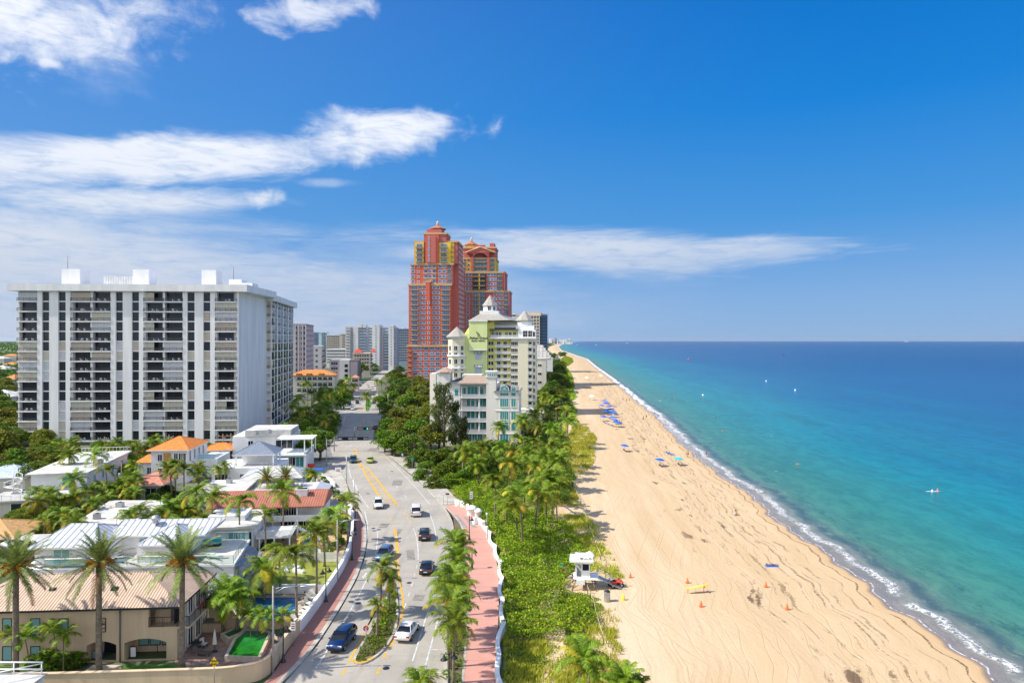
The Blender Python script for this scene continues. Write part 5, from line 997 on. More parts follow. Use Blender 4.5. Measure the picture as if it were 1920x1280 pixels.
def metal_house():
 f = Fr(((438 - CX) * 84.4 / F, 84.4), 3); T = thing('terrace_house', 'white house with white metal roofs and green glass railed sun terrace', 'house', f.O, f.a); U = f.U
 z1 = 5.4; MB().prism([(U(30), 0), (0, 0), (-1.6, 10.5), (U(30), 11)], 0, z1 - .3).build('wall', white, T); MB().prism([(U(195), -.12), (.15, -.12), (-1.4, 10.6), (U(195), 11)], z1 - .3, z1).build('terrace_slab', white2, T)
 MB().prism([(U(200), .1), (-.2, .1), (-1.7, 10.3), (U(200), 10.6)], z1 + .003, z1 + .03).build('terrace_floor', mat('pale_deck_tile', (.68, .62, .54), .7, var=.1), T)
 for a, b_, v, n_ in ((60, 190, .5, 'w'), (250, 335, .9, 'e'), (190, 252, 5, 'm')): MB().box(U(a), U(b_), v, 10, z1, 7.7).build('upper_wall', white, T)
 hip4(T, U(60), U(178), .4, 9, 7.75, 9.4, U(90), U(142), seamA, seamB, .5); hip4(T, U(172), U(352), 4.6, 9.6, 7.95, 9.2, U(172) + .3, U(352) + 2, seamA, seamB, .5); hip4(T, U(262), U(330), .8, 8.6, 7.75, 9.25, U(297), U(300), seamA, seamB, .5)
 for a, b_ in ((104, 1), (119, 1)): gwin(T, U(a), .5, 5.75, .9, 1.6, blindgl)
 gwin(T, U(245), 5, 5.6, 1.3, 1.7, tealgl, 0, 1); gwin(T, U(232), 5, 5.6, 1.0, 1.7, blindgl)
 rail_posts(T, [(U(85), -.1, z1), (U(215), -.1, z1)], 1.0, gmetal, glassrail, 'glass_railing'); rail_posts(T, [(U(215), 0, z1), (0, 0, z1), (-1.5, 10.3, z1), (U(345), 10.3, z1)], 1.1, gmetal, glassrail, 'glass_railing')
 q = MB(); q.quad([(.15, .3, z1 - .3), (1.7, .8, z1 - 1.3), (1.0, 4.2, z1 - 1.3), (-.5, 4.2, z1 - .3)]); q.quad([(-.6, 5.6, z1 - .3), (.9, 5.8, z1 - 1.3), (.2, 9.2, z1 - 1.3), (-1.2, 9.2, z1 - .3)]); q.build('side_awning', slA, T)
 for v in (2.2, 6.8): gwin(T, -.15 * v, v, 2.3, .9, 1.8, tealgl, R(98))
 rail_posts(T, [(0.2, 2.5, 2.0), (1.5, 2.9, 1.2), (.2, 10, 1.2)], 1.6, gmetal, glassrail, 'glass_balcony'); MB().prism([(0, 2.5), (1.5, 2.9), (.3, 10), (-1, 10)], 1.0, 1.2).build('balcony_slab', white2, T)
 vt = MB().lathe([(.32, 0), (.32, .35), (.55, .45), (.6, .75), (.35, 1.0), (.05, 1.08)], 12, (U(292, 6), 6, 9.0)); vt.build('turbine_vent', gmetal, T); MB().tube([(U(219, 6), 6, 8.8), (U(219, 6), 6, 9.9), (U(219, 6) + .5, 6, 9.5)], .05, 5).build('vent_pipe', gmetal, T)
 # terrace furniture: things of their own
 def lounge(label, u, v, rz, col1, grp=None):
  o = thing('terrace_sofa', label, 'sofa', f.W(u, v, z1 + .03), f.a + rz, grp); MB().box(-.8, .8, -.4, .4, 0, .35).build('base', dmetal, o); MB().box(-.75, .75, -.38, .3, .35, .5).build('seat_cushion', col1, o); MB().box(-.8, .8, .3, .45, .35, .85).build('backrest', col1, o); return o
 tq = mat('turquoise_cushion', (0.02, .42, .55), .8, var=.1); gr = mat('emerald_cushion', (.05, .40, .20), .8, var=.1)
 lounge('black terrace sofa with turquoise cushions on the glass railed roof terrace', U(404, 8), 7.6, 0, tq); lounge('black terrace sofa with emerald green cushions on the roof terrace', U(388, 8.5), 7.2, .4, gr)
 for i, (px, v) in enumerate(((395, 3.2), (404, 2.2))):
  o = thing('sun_lounger', ['pale green sun lounger on the roof terrace, nearer the sofas', 'pale green sun lounger on the roof terrace, nearer the front glass'][i], 'sun lounger', f.W(U(px, v), v, z1 + .03), f.a, 'terrace sun loungers')
  MB().box(-1, .5, -.32, .32, .25, .33).build('mattress', mat('pale_green_canvas', (.45, .62, .50), .8, var=.05), o); MB().quad([(.5, -.32, .3), (1.0, -.32, .7), (1.0, .32, .7), (.5, .32, .3)]).quad([(.5, .32, .26), (1.0, .32, .66), (1.0, -.32, .66), (.5, -.32, .26)]).build('backrest', MATS['pale_green_canvas'], o)
  for sx in (-.9, .4):
   for sy in (-.28, .28): MB().box(sx, sx + .05, sy, sy + .05, 0, .25).build('leg', gmetal, o)
metal_house()
def terracotta_house():
 f = Fr(((603 - CX) * 115.7 / F, 115.7), 6); T = thing('balcony_house', 'white house with long terracotta tile roof, white balconies and chimney', 'house', f.O, f.a); U = f.U
 ze = 5.1; x0 = U(440, 3); MB().box(x0, 0, 1.2, 9, 0, ze).build('wall', white, T); q = MB(); q.quad([(x0 - 3, -.6, ze), (.5, -.6, ze), (.5, 4.6, 6.9), (x0 - 3, 4.6, 6.9)]); q.quad([(x0 - 3, 4.6, 6.9), (.5, 4.6, 6.9), (.5, 9.6, ze), (x0 - 3, 9.6, ze)]); q.box(x0 - 3, .5, -.6, 9.6, ze - .2, ze - .003); q.quad([(.5, -.6, ze), (.5, 9.6, ze), (.5, 4.6, 6.9)]); q.build('tile_roof', terA, T)
 MB().box(x0, .2, -.3, 1.2, 2.55, 2.75).build('balcony_slab', white2, T); MB().box(x0 + .5, .1, -.3, -.2, 2.75, 3.6).build('balcony_parapet', white2, T)
 for u in (0, -4, -8): MB().box(u - .12, u + .12, -.15, .1, 0, ze - .2).build('post', white2, T)
 for p in (527, 546, 551): gwin(T, U(p, 1.2), 1.2, 3.1, 1.6, 1.6, darkgl, 0, 1)
 for p in (540, 560, 583): gwin(T, U(p, 1.2), 1.2, .2, 2.4, 2.1, darkgl, 0, 1)
 c = MB(); cx = U(567, 3); c.box(cx - .9, cx + .9, 2.4, 3.6, 5.6, 7.4); c.box(cx - 1.05, cx + 1.05, 2.25, 3.75, 7.2, 7.4); c.build('chimney', white2, T); MB().lathe([(.25, 0), (.25, .5), (.4, .55), (.1, .8)], 8, (cx - .3, 3, 7.4)).build('chimney_pot', gmetal, T)
 f2 = Fr(((472 - CX) * 104 / F, 104), 9); T2 = thing('flat_roof_wing', 'low white flat roofed house with deep eaves left of the terracotta roofed house', 'house', f2.O, f2.a); u0 = f2.U(366)
 MB().box(u0, 0, .3, 11, 0, 4.5).build('wall', white, T2); MB().box(u0 - .6, .8, -.6, 11.5, 4.5, 4.85).build('roof_slab', roofwhite, T2); MB().box(u0 + 1, u0 + 6.5, 3, 8, 4.85, 5.7).build('roof_box', white2, T2)
 for p in (437, 450, 462): gwin(T2, f2.U(p), .3, 1.2, 1.4, 2.6, darkgl, 0, 1)
 MB().box(.3, 5.5, 1.5, 8, 2.3, 2.5).build('balcony_slab', white2, T2); rail_posts(T2, [(.3, 1.5, 2.5), (5.5, 1.5, 2.5), (5.5, 8, 2.5)], 1.0, white2, railwhite, 'balcony_railing')
 for u in (.8, 3, 5.3): MB().box(u - .1, u + .1, 1.5, 1.7, 0, 2.3).build('post', white2, T2)
 st = MB(); [st.box(5.6 + i * .28, 5.9 + i * .28, 6.6, 7.8, 2.3 - .17 * i - .1, 2.4 - .17 * i) for i in range(13)]; st.build('stair', white2, T2)
terracotta_house()
def flat_house():
 pts = [P(135, 983, 107.6), P(240, 984, 107.6), P(320, 937, 124), P(207, 938, 124)]; c = sum((p for p in pts), Vector()) / 4
 T = thing('flat_roof_house', 'large low house under a stained off white flat roof, in the middle of the gardens', 'house', (c.x, c.y, 0)); loc = [(p.x - c.x, p.y - c.y) for p in pts]
 MB().prism([(x * .95, y * .95) for x, y in loc], 0, 3.75).build('wall', offwhite, T); MB().prism(loc, 3.75, 4.0).build('flat_roof', mat('stained_roof', (.66, .63, .57), .95, var=.25, vs=.3, bump=.1, bs=2), T)
 for i, (x, y) in enumerate(((-3, 2), (1, -3), (4, 5))): MB().lathe([(.08, 0), (.08, .5)], 6, (x, y, 4)).build('vent_pipe', gmetal, T)
flat_house()
def spiral_villa():
 f = Fr(((163 - CX) * 138 / F, 138), 13); T = thing('stair_villa', 'white flat roofed villa with white spiral staircase and roof deck railings', 'villa', f.O, f.a); U = f.U
 MB().box(-10, 0, 0, 26, 0, 6.3).build('wall', white, T); MB().box(-10.6, .6, -1.2, 26.6, 6.3, 6.6).build('flat_roof', roofwhite, T); MB().box(-14, -.8, -8.5, -.02, 0, 2.9).build('front_wing', offwhite, T); MB().box(-14.6, -.2, -9.1, -.03, 2.9, 3.2).build('deck_roof', roofwhite, T)
 rail_posts(T, [(-14.3, -.3, 3.2), (-14.3, -8.8, 3.2), (-.5, -8.8, 3.2)], 1, gmetal, railgrey, 'deck_railing'); rail_posts(T, [(-4, 1, 6.6), (.4, 1, 6.6), (.4, 26, 6.6), (-10, 26, 6.6)], 1, white2, None, 'roof_railing', 14)
 for v in (4, 9, 15, 21): gwin(T, 0, v, 3.6, 1.2, 1.6, tealgl, R(90), 1); gwin(T, 0, v + 1.5, .8, 1.1, 1.4, blugl, R(90), 0)
 gwin(T, -3.4, 0, 3.5, 2.0, 2.2, tealgl, 0, 1); gwin(T, -8, -8.5, .3, 3.6, 2.2, darkgl, 0, 1); gwin(T, -3, -8.5, .8, 1.4, 1.5, blindgl)
 s = MB(); cx, cy = -12.2, -2.0; s.tube([(cx, cy, 3.2), (cx, cy, 7.6)], .12, 6)
 for k in range(20):
  a, z = R(28 * k), 3.3 + .17 * k; s.quad([(cx, cy, z), (cx + 1.5 * math.cos(a), cy + 1.5 * math.sin(a), z), (cx + 1.5 * math.cos(a + .45), cy + 1.5 * math.sin(a + .45), z)]); s.tube([(cx + 1.5 * math.cos(a), cy + 1.5 * math.sin(a), z), (cx + 1.5 * math.cos(a), cy + 1.5 * math.sin(a), z + .95)], .03, 4)
 s.tube([(cx + 1.5 * math.cos(R(28 * k)), cy + 1.5 * math.sin(R(28 * k)), 4.25 + .17 * k) for k in range(20)], .05, 5); s.tube([(cx + 1.5 * math.cos(R(28 * k)), cy + 1.5 * math.sin(R(28 * k)), 3.3 + .17 * k) for k in range(20)], .08, 5); s.build('spiral_stair', white2, T)
spiral_villa()
def orange_house():
 f = Fr(((350 - CX) * 158 / F, 158), 6); T = thing('orange_roof_house', 'white house with bright orange hipped tile roof in front of the condominium slab', 'house', f.O, f.a); U = f.U
 x0 = U(283); MB().box(x0, 0, 0, 14, 0, 7.7).build('wall', white, T); hip4(T, x0, 0, 0, 13, 7.8, 10.0, x0 + 3.6, -3.6, orA, orA, .8, .2); x1 = U(256); MB().box(x1, x0, .5, 8, 0, 4.9).build('side_wing', white, T)
 MB().quad([(x1 - .7, 0, 4.9), (x0, 0, 4.9), (x0, 4, 6.2), (x1 + 1, 4, 6.2)]).quad([(x1 + 1, 4, 6.2), (x0, 4, 6.2), (x0, 8.5, 4.9), (x1 - .7, 8.5, 4.9)]).quad([(x1 - .7, 0, 4.9), (x1 + 1, 4, 6.2), (x1 - .7, 8.5, 4.9)]).build('side_roof', orA, T)
 for p in (280,): gwin(T, U(p, .5), .5, 2.2, .9, 1.5, darkgl, 0, 1)
 for z in (2.2, 5.3): gwin(T, U(300), 0, z, .9, 1.4, darkgl, 0, 1)
 MB().box(U(307), U(321), -.15, 0.0, .8, 7.0).build('timber_panel', mat('honey_timber', (.55, .30, .08), .7, var=.15, vs=2), T); MB().box(U(306.4), U(321.6), -.2, .02, 3.9, 4.15).build('panel_rail', white2, T)
 for p in (330, 339, 345): gwin(T, U(p), 0, 4.6, .8, 2.3, darkgl, 0, 1)
 for v in (2, 5, 8, 11): gwin(T, 0, v, 4.9, 1.0, 2.2, darkgl, R(90), 1); gwin(T, 0, v, 1.4, 1.2, 1.8, darkgl, R(90), 1)
 MB().box(0, 4.6, 7, 17, 0, 4.4).build('rear_wing', white, T); rail_posts(T, [(.2, 7.2, 4.4), (4.5, 7.2, 4.4), (4.5, 16.8, 4.4)], 1.1, white2, glassrail, 'terrace_railing'); [gwin(T, 4.6, v, 1.2, 1.3, 1.9, darkgl, R(90), 1) for v in (9, 12, 15)]
 f2 = Fr(((384 - CX) * 176 / F, 176), 8); T2 = thing('orange_roof_annexe', 'small annexe with orange roof between the orange roofed house and the modern villa', 'annexe', f2.O, f2.a); MB().box(0, 6, 0, 8, 0, 4.6).build('wall', offwhite, T2); hip4(T2, -.5, 6.3, 0, 8, 4.7, 6.0, 2, 4, orA, orA, .6)
 gwin(T2, 3, 0, 1, 3, 2.4, darkgl, 0, 2)
 f3 = Fr(((308 - CX) * 140 / F, 140), 5); T3 = thing('tiled_porch_house', 'low house with salmon pink hipped tile roof below the white orange roofed house', 'house', f3.O, f3.a); x0 = f3.U(233); MB().box(x0 + 1, -1, .8, 9, 0, 3.4).build('wall', offwhite, T3); hip4(T3, x0 + .6, -.6, .2, 9, 3.5, 4.9, x0 + 3.6, -3.4, pinkA, pinkA, .6)
 hip4(T3, x0 + 3.4, x0 + 5.4, 3.6, 5.4, 4.9, 5.5, x0 + 4.3, x0 + 4.6, pinkA, pinkA, .2); gwin(T3, -3, .8, .6, 2.2, 2.0, darkgl, 0, 1); gwin(T3, -6.4, .8, .6, 1.2, 2.0, darkgl)
orange_house()
def modern_villa():
 f = Fr(((571 - CX) * 170 / F, 170), 7); T = thing('modern_villa', 'modern white cubic villa with slender canopy columns, glass decks and grey pyramid pavilion', 'villa', f.O, f.a); U = f.U
 MB().box(U(436, 10), U(547, 10), 10, 22, 0, 8.0).build('rear_wall', white, T); MB().box(U(462, 11), U(547, 11), 9.6, 21, 8.02, 9.6).build('roof_block', roofwhite, T); MB().box(U(520, 5), 1.5, 3, 10, 7.9, 8.15).build('canopy', white2, T)
 for u, v in ((1.2, 3.3), (1.2, 9), (-.6, 3.3)): MB().box(u - .12, u + .12, v, v + .24, 4.6, 7.9).build('canopy_column', white2, T)
 MB().box(U(513), 0, 1, 10, 0, 4.4).build('front_wall', white, T); MB().box(U(505), .6, -.6, 10, 4.4, 4.65).build('deck_slab', white2, T); rail_posts(T, [(U(516), -.4, 4.65), (.4, -.4, 4.65), (.4, 9.5, 4.65)], 1.0, gmetal, glassrail, 'glass_railing')
 MB().box(-.1, .35, -.4, 12, 0, 5.2).build('side_fin', white2, T); gwin(T, U(533, 10), 10, 4.8, 4.2, 2.6, darkgl, 0, 2, sill=False); gwin(T, U(470, 10), 10, 5.6, 1.2, 1.2, darkgl, 0, 1)
 for p in (526, 538, 548): gwin(T, U(p, 1), 1, .6, 1.5, 3.2, darkgl, 0, 1)
 gwin(T, U(562, 1), 1, .4, 1.8, 3.4, tealgl, 0, 1)
 f2 = Fr(((521 - CX) * 153 / F, 153), 7); T2 = thing('white_walled_villa', 'long white walled villa below the modern cubic villa, its roof deck fenced', 'villa', f2.O, f2.a); U2 = f2.U; x0 = U2(397)
 MB().box(x0, 0, 0, 12, 0, 4.6).build('wall', white, T2); rail_posts(T2, [(x0 + .2, .2, 4.6), (-.2, .2, 4.6)], 1.0, gmetal, railgrey, 'deck_railing'); a, b_ = U2(443, 3), U2(513, 3)
 for u in (a, b_): [MB().box(u - .15, u + .15, v, v + .3, 4.6, 7.2).build('pavilion_post', white2, T2) for v in (2.6, 9.4)]
 MB().box(a + .5, b_ - .5, 6, 9.5, 4.6, 7.1).build('pavilion_wall', white2, T2); hip4(T2, a - .2, b_ + .2, 2.4, 10, 7.2, 9.6, (a + b_) / 2 - .1, (a + b_) / 2 + .1, slA, slate, .5)
 for p in (409, 421): gwin(T2, U2(p), 0, 1.4, 1.3, 1.9, darkgl, 0, 1)
 for p in (452, 455.5, 465): gwin(T2, U2(p), 0, 2.2, .35, 1.1, darkgl)
 f3 = Fr(((556 - CX) * 146 / F, 146), 9); T3 = thing('seam_roof_house', 'white house under pale seamed metal roof in front of the modern villa', 'house', f3.O, f3.a); x0 = f3.U(455); MB().box(x0, 0, .6, 9, 0, 3.7).build('wall', white, T3)
 hip4(T3, x0, .6, 0, 9.5, 3.8, 5.4, x0 + 5, -2, roofwhite, seamB, .7); gwin(T3, -3, .6, .6, 2.8, 2.2, darkgl, 0, 1); f4 = Fr(((520 - CX) * 131 / F, 131), 8)
 T4 = thing('white_roof_bungalow', 'low bungalow with dazzling white flat roofs in front of the seamed roof house', 'bungalow', f4.O, f4.a); MB().box(f4.U(368), f4.U(456), 0, 11, 0, 4.1).build('wall', offwhite, T4); MB().box(f4.U(366), f4.U(459), -.5, 11.4, 4.1, 4.35).build('flat_roof', roofwhite, T4); MB().box(f4.U(456) + .1, f4.U(585), 2, 10, 0, 3.3).build('east_wall', offwhite, T4); MB().box(f4.U(459) + .1, f4.U(588), 1.4, 10.4, 3.3, 3.55).build('east_roof', roofwhite, T4)
 MB().box(f4.U(590), f4.U(608), 3, 9, 0, 3.0).build('garage_wall', white2, T4); MB().quad([(f4.U(588), 2.6, 3.9), (f4.U(612), 2.6, 3.2), (f4.U(612), 9.4, 3.2), (f4.U(588), 9.4, 3.9)]).quad([(f4.U(588), 2.6, 3.8), (f4.U(588), 9.4, 3.8), (f4.U(612), 9.4, 3.1), (f4.U(612), 2.6, 3.1)]).build('shed_roof', seamB, T4); [gwin(T4, f4.U(p, 2), 2, 1.2, 1.3, .9, darkgl, 0, 1) for p in (484, 497, 570)]
modern_villa()
def simple_house(name, label, p0, p1, py_eave, Y, deg, dep, ze, zr, ma, wall_m, cat='house', hipped=True):
 f = Fr(((p1 - CX) * Y / F, Y), deg); T = thing(name, label, cat, f.O, f.a); x0 = f.U(p0); MB().box(x0, 0, 0, dep, 0, ze).build('wall', wall_m, T)
 if hipped: hip4(T, x0, 0, 0, dep, ze + .05, zr, x0 + min(dep / 2, -x0 / 2), -min(dep / 2, -x0 / 2), ma, ma, .6)
 else: MB().box(x0 - .5, .5, -.5, dep + .5, ze, zr).build('flat_roof', ma, T)
 for u in np.arange(x0 + 1.5, -1, 3.2): gwin(T, float(u), 0, .8, 1.3, 1.5, darkgl)
 return T
simple_house('metal_roof_house', 'house with pale blue metal roof at the left edge below the woods', -60, 47, 900, 150, 8, 12, 3.0, 5.2, mat('pale_blue_roof', (.48, .56, .62), .4, var=.1), offwhite)
simple_house('tile_roof_house', 'house corner with straw orange tile roof at the left edge', -120, 24, 975, 104, 6, 9, 3.0, 4.8, mat('straw_tile', (.60, .34, .13), .8, var=.2, vs=2, bump=.5, bs=5), offwhite)
simple_house('low_roof_house', 'low white flat roof peeking out below the straw tiled roof at the left edge', 0, 60, 985, 101, 8, 5, 2.6, 2.9, roofwhite, offwhite, hipped=False)
for i, (a, b_, Y, ze) in enumerate(((-30, 12, 620, 7), (3, 28, 760, 6), (-40, 8, 900, 9), (4, 30, 1150, 7), (-60, 20, 340, 5), (5, 27, 480, 6))):
 simple_house('distant_house', ['pale house among the trees beyond the left edge of the condominium, nearest row', 'small pale house in the woods left of the condominium', 'low beige house in the far woods at the left edge', 'white roofed house farthest off in the left woods', 'white flat roof at the left edge behind the tall slab', 'white house half hidden by trees left of the slab'][i], a, b_, 0, Y, 4, 14, ze, ze + 3, [roofwhite, terr][i % 2], offwhite)

# ---------------------------------------------------------------- walls, pools, gardens on the left
def wall_thing(name, label, pts, h, wd, m_, cat='wall', z=0.0, cap=None):
 c = sum((Vector(p) for p in pts), Vector()) / len(pts); T = thing(name, label, cat, (c.x, c.y, 0)); q = [Vector((p.x - c.x, p.y - c.y, 0)) for p in pts]
 MB().rail(q, wd, z, h).build('wall', m_, T)
 if cap: MB().rail(q, wd + .12, h, h + .09).build('coping', cap, T)
 return T
wall_thing('garden_wall', 'curved tan stucco wall round the green pool garden at the street corner', smooth([Vector((-47, 64.0, 0)), Vector((-42, 64.2, 0)), Vector((-36, 64.6, 0)), Vector((-30, 65.0, 0)), Vector((-27, 65.3, 0)), G(476, 1277), G(492, 1271), G(507, 1260), G(516, 1248), G(535, 1221), G(548, 1203), G(560.5, 1189)], 1), 1.72, .28, tan_s, cap=tan_s)
wall_thing('street_wall', 'long low white wall between the brick sidewalk and the gardens', smooth([G(561.2, 1187.5), G(586, 1155), G(609, 1122), G(634, 1085), G(650, 1055), G(658, 1030), G(661, 1000), G(661, 973), G(655, 960)], 1), 1.5, .3, white, cap=white2)
wall_thing('party_wall', 'tan wall with white coping behind the barbecue, stepping down to the right', [G(392, 1180), G(428, 1180)], 2.9, .25, tan_s, cap=white2)
wall_thing('party_wall', 'lower tan wall behind the row of small palms by the green pool', [G(448, 1181), G(549, 1177)], 1.1, .25, tan_s, cap=white2)
q = MB(); a, b_ = G(428, 1180), G(448, 1181); q.faces([(a.x, a.y - .12, 0), (b_.x, b_.y - .12, 0), (b_.x, b_.y - .12, 1.1), (a.x, a.y - .12, 2.9), (a.x, a.y + .12, 0), (b_.x, b_.y + .12, 0), (b_.x, b_.y + .12, 1.1), (a.x, a.y + .12, 2.9)], [(0, 1, 2, 3), (5, 4, 7, 6), (3, 2, 6, 7)]); tag(q.build('sloping_wall', tan_s), 'sloping tan wall joining the barbecue wall and the low wall', 'wall')
wall_thing('pool_wall', 'low white wall between the lawn and the blue pool deck', [G(458, 1108), G(500, 1108), G(501, 1112), G(606, 1112)], 1.1, .2, white, cap=white2)
def picket(pts, label, h=1.5, sp=.16):
 c = sum(pts, Vector()) / len(pts); T = thing('picket_fence', label, 'fence', (c.x, c.y, 0)); q = [p - c for p in pts]; mb = MB()
 for p, r_ in zip(q[:-1], q[1:]):
  k = int((r_ - p).length / sp); d_ = (r_ - p).normalized()
  for i in range(k): o = p + d_ * (i * sp); e = o + d_ * sp * .68; mb.faces([(o.x, o.y, .05), (e.x, e.y, .05), (e.x, e.y, h), (o.x, o.y, h), (o.x, o.y + .03, .05), (e.x, e.y + .03, .05), (e.x, e.y + .03, h), (o.x, o.y + .03, h)], [(0, 1, 2, 3), (5, 4, 7, 6), (3, 2, 6, 7), (0, 3, 7, 4), (1, 5, 6, 2)])
 mb.build('pickets', white2, T); r2 = MB(); [r2.tube([p + Vector((0, .06, z_)), r_ + Vector((0, .06, z_))], .04, 4) for p, r_ in zip(q[:-1], q[1:]) for z_ in (.4, h - .3)]; r2.build('fence_rail', white2, T)
picket([G(478, 1052), G(560, 1052), G(643, 1054)], 'white picket fence between the yellow lawn and the pool house')
m_lawn = mat('dry_lawn', (0.28, 0.27, 0.035), .95, var=.3, vs=.7, col2=(0.14, 0.20, 0.03)); m_turf = mat('bright_turf', (0.07, 0.22, 0.02), .95, var=.3, vs=1.5); m_patio = mat('patio_pavers', (0.34, 0.22, 0.17), .9, var=.25, vs=1.5); m_deck = mat('pale_pool_deck', (0.52, 0.44, 0.36), .9, var=.15, vs=.8)
patch('lawn', [(480, 1108), (606, 1111), (634, 1078), (650, 1052), (480, 1050)], .012, m_lawn); patch('pool_deck', [(425, 1180), (560, 1184), (606, 1114), (500, 1114), (458, 1110), (430, 1120)], .016, m_deck)
patch('patio', [(330, 1262), (505, 1262), (552, 1190), (552, 1183), (352, 1183), (326, 1220)], .016, m_patio); patch('lawn_strip', [(228, 1262), (345, 1262), (350, 1245), (232, 1245)], .020, m_turf); patch('lawn_strip', [(455, 1187), (550, 1185), (548, 1178), (455, 1182)], .022, m_turf); patch('lawn_strip', [(-20, 1250), (110, 1250), (110, 1238), (-20, 1238)], .02, m_turf)
patch('pool_deck', [(500, 1050), (640, 1052), (655, 1000), (640, 985), (520, 1000)], .014, mat('sandy_pavers', (.55, .38, .20), .9, var=.2, vs=1))
patch('front_path', [(110, 1290), (175, 1246), (230, 1246), (205, 1290)], .018, m_deck)
def water(name, col, deep):
 m, n_, b2 = newmat(name); g_ = n_.n('ShaderNodeNewGeometry').outputs['Position']; n_.put(b2.inputs['Base Color'], n_.mix(n_.ss(n_.noise(g_, .6, 4, .6, .8), .3, .7), col, deep)); b2.inputs['Roughness'].default_value = .12; b2.inputs['Specular IOR Level'].default_value = .25
 bp_ = n_.n('ShaderNodeBump'); bp_.inputs['Strength'].default_value = .25; bp_.inputs['Distance'].default_value = .1; n_.put(bp_.inputs['Height'], n_.noise(g_, 3.0, 3, .6, .5)); n_.put(b2.inputs['Normal'], bp_.outputs[0]); return m
def pool(label, pts, m_, cop, h=.35, name='swimming_pool', wd=.35):
 P_ = gp(pts); c = sum(P_, Vector()) / len(P_); T = thing(name, label, 'pool', (c.x, c.y, 0)); q = [p - c for p in P_]; MB().rail(q, wd, 0.0, h, 0, True).build('coping', cop, T)
 MB().quad([(p.x, p.y, h - .12) for p in q]).build('water', m_, T); return T
stone = mat('pale_stone_coping', (0.56, 0.47, 0.36), .85, var=.15, vs=2)
pool('green pool with angled stone sides in the patio beside the tan house', [(424, 1238), (440, 1205), (462, 1188), (494, 1188), (507, 1194), (486, 1240)], water('green_pool_water', (0.02, 0.22, 0.02), (0.01, 0.12, 0.01)), stone, .55)
pool('small raised stone spa basin left of the green pool', [(416, 1197), (428, 1205), (452, 1195), (462, 1184), (448, 1182)], water('spa_water', (0.015, 0.13, 0.03), (0.01, .07, .02)), stone, .62, 'spa_basin')
pool('blue tiled pool beside the street wall with bathers in it', [(455, 1173), (477, 1120), (562, 1120), (572, 1130), (549, 1174)], water('blue_pool_water', (0.01, 0.16, 0.36), (0.01, 0.09, 0.24)), stone, .2)
pool('small turquoise pool in front of the terracotta roofed house', [(566, 1040), (570, 1012), (592, 1006), (601, 1040)], water('turquoise_pool_water', (0.03, 0.42, 0.40), (0.02, 0.30, 0.30)), stone, .2)
def ringed(name, label, cat, loc, m_, r=.5): o = thing(name, label, cat, loc); MB().lathe([(r + .16 * math.cos(R(a)), .14 + .14 * math.sin(R(a))) for a in range(0, 361, 40)], 18).build('ring', m_, o)
ringed('pool_float', 'blue inflatable ring on the wall side ledge of the green pool', 'pool float', G(464, 1251) + Vector((0, 0, .02)), mat('blue_vinyl', (.02, .2, .75), .4, var=0))
# ================================================================ VEGETATION
L_coco = leafmat('coconut_frond', (0.045, 0.10, 0.008), (0.15, 0.25, 0.014), (0.38, 0.43, 0.03), .3)
L_yel = leafmat('yellow_frond', (0.28, 0.24, 0.02), (0.48, 0.40, 0.03), (0.62, 0.50, 0.05), .3)
L_date = leafmat('date_frond', (0.08, 0.13, 0.03), (0.20, 0.27, 0.065), (0.40, 0.42, 0.12), .25)
L_dead = leafmat('dead_frond', (0.16, 0.10, 0.04), (0.26, 0.17, 0.07), (0.36, 0.25, 0.12), .2)
L_ficus = leafmat('ficus_leaf', (0.02, 0.065, 0.006), (0.10, 0.19, 0.010), (0.30, 0.38, 0.015), .25)
L_olive = leafmat('olive_leaf', (0.05, 0.08, 0.008), (0.17, 0.21, 0.014), (0.38, 0.37, 0.03), .25)
L_dark = leafmat('dark_leaf', (0.015, 0.045, 0.008), (0.07, 0.14, 0.012), (0.20, 0.27, 0.02), .2)
L_pine = leafmat('casuarina_needles', (0.03, 0.05, 0.012), (0.08, 0.11, 0.025), (0.17, 0.18, 0.05), .25)
L_grape = leafmat('sea_grape_leaf', (0.05, 0.14, 0.005), (0.18, 0.32, 0.008), (0.50, 0.58, 0.02), .3)
L_grape2 = leafmat('yellowing_sea_grape_leaf', (0.06, 0.13, 0.008), (0.20, 0.31, 0.010), (0.50, 0.52, 0.02), .3)
L_grass = leafmat('dune_grass_blade', (0.22, 0.28, 0.02), (0.46, 0.48, 0.04), (0.70, 0.62, 0.12), .3)
fruit_m = mat('orange_date_fruit', (0.75, 0.32, 0.02), .6, var=.2, vs=4)
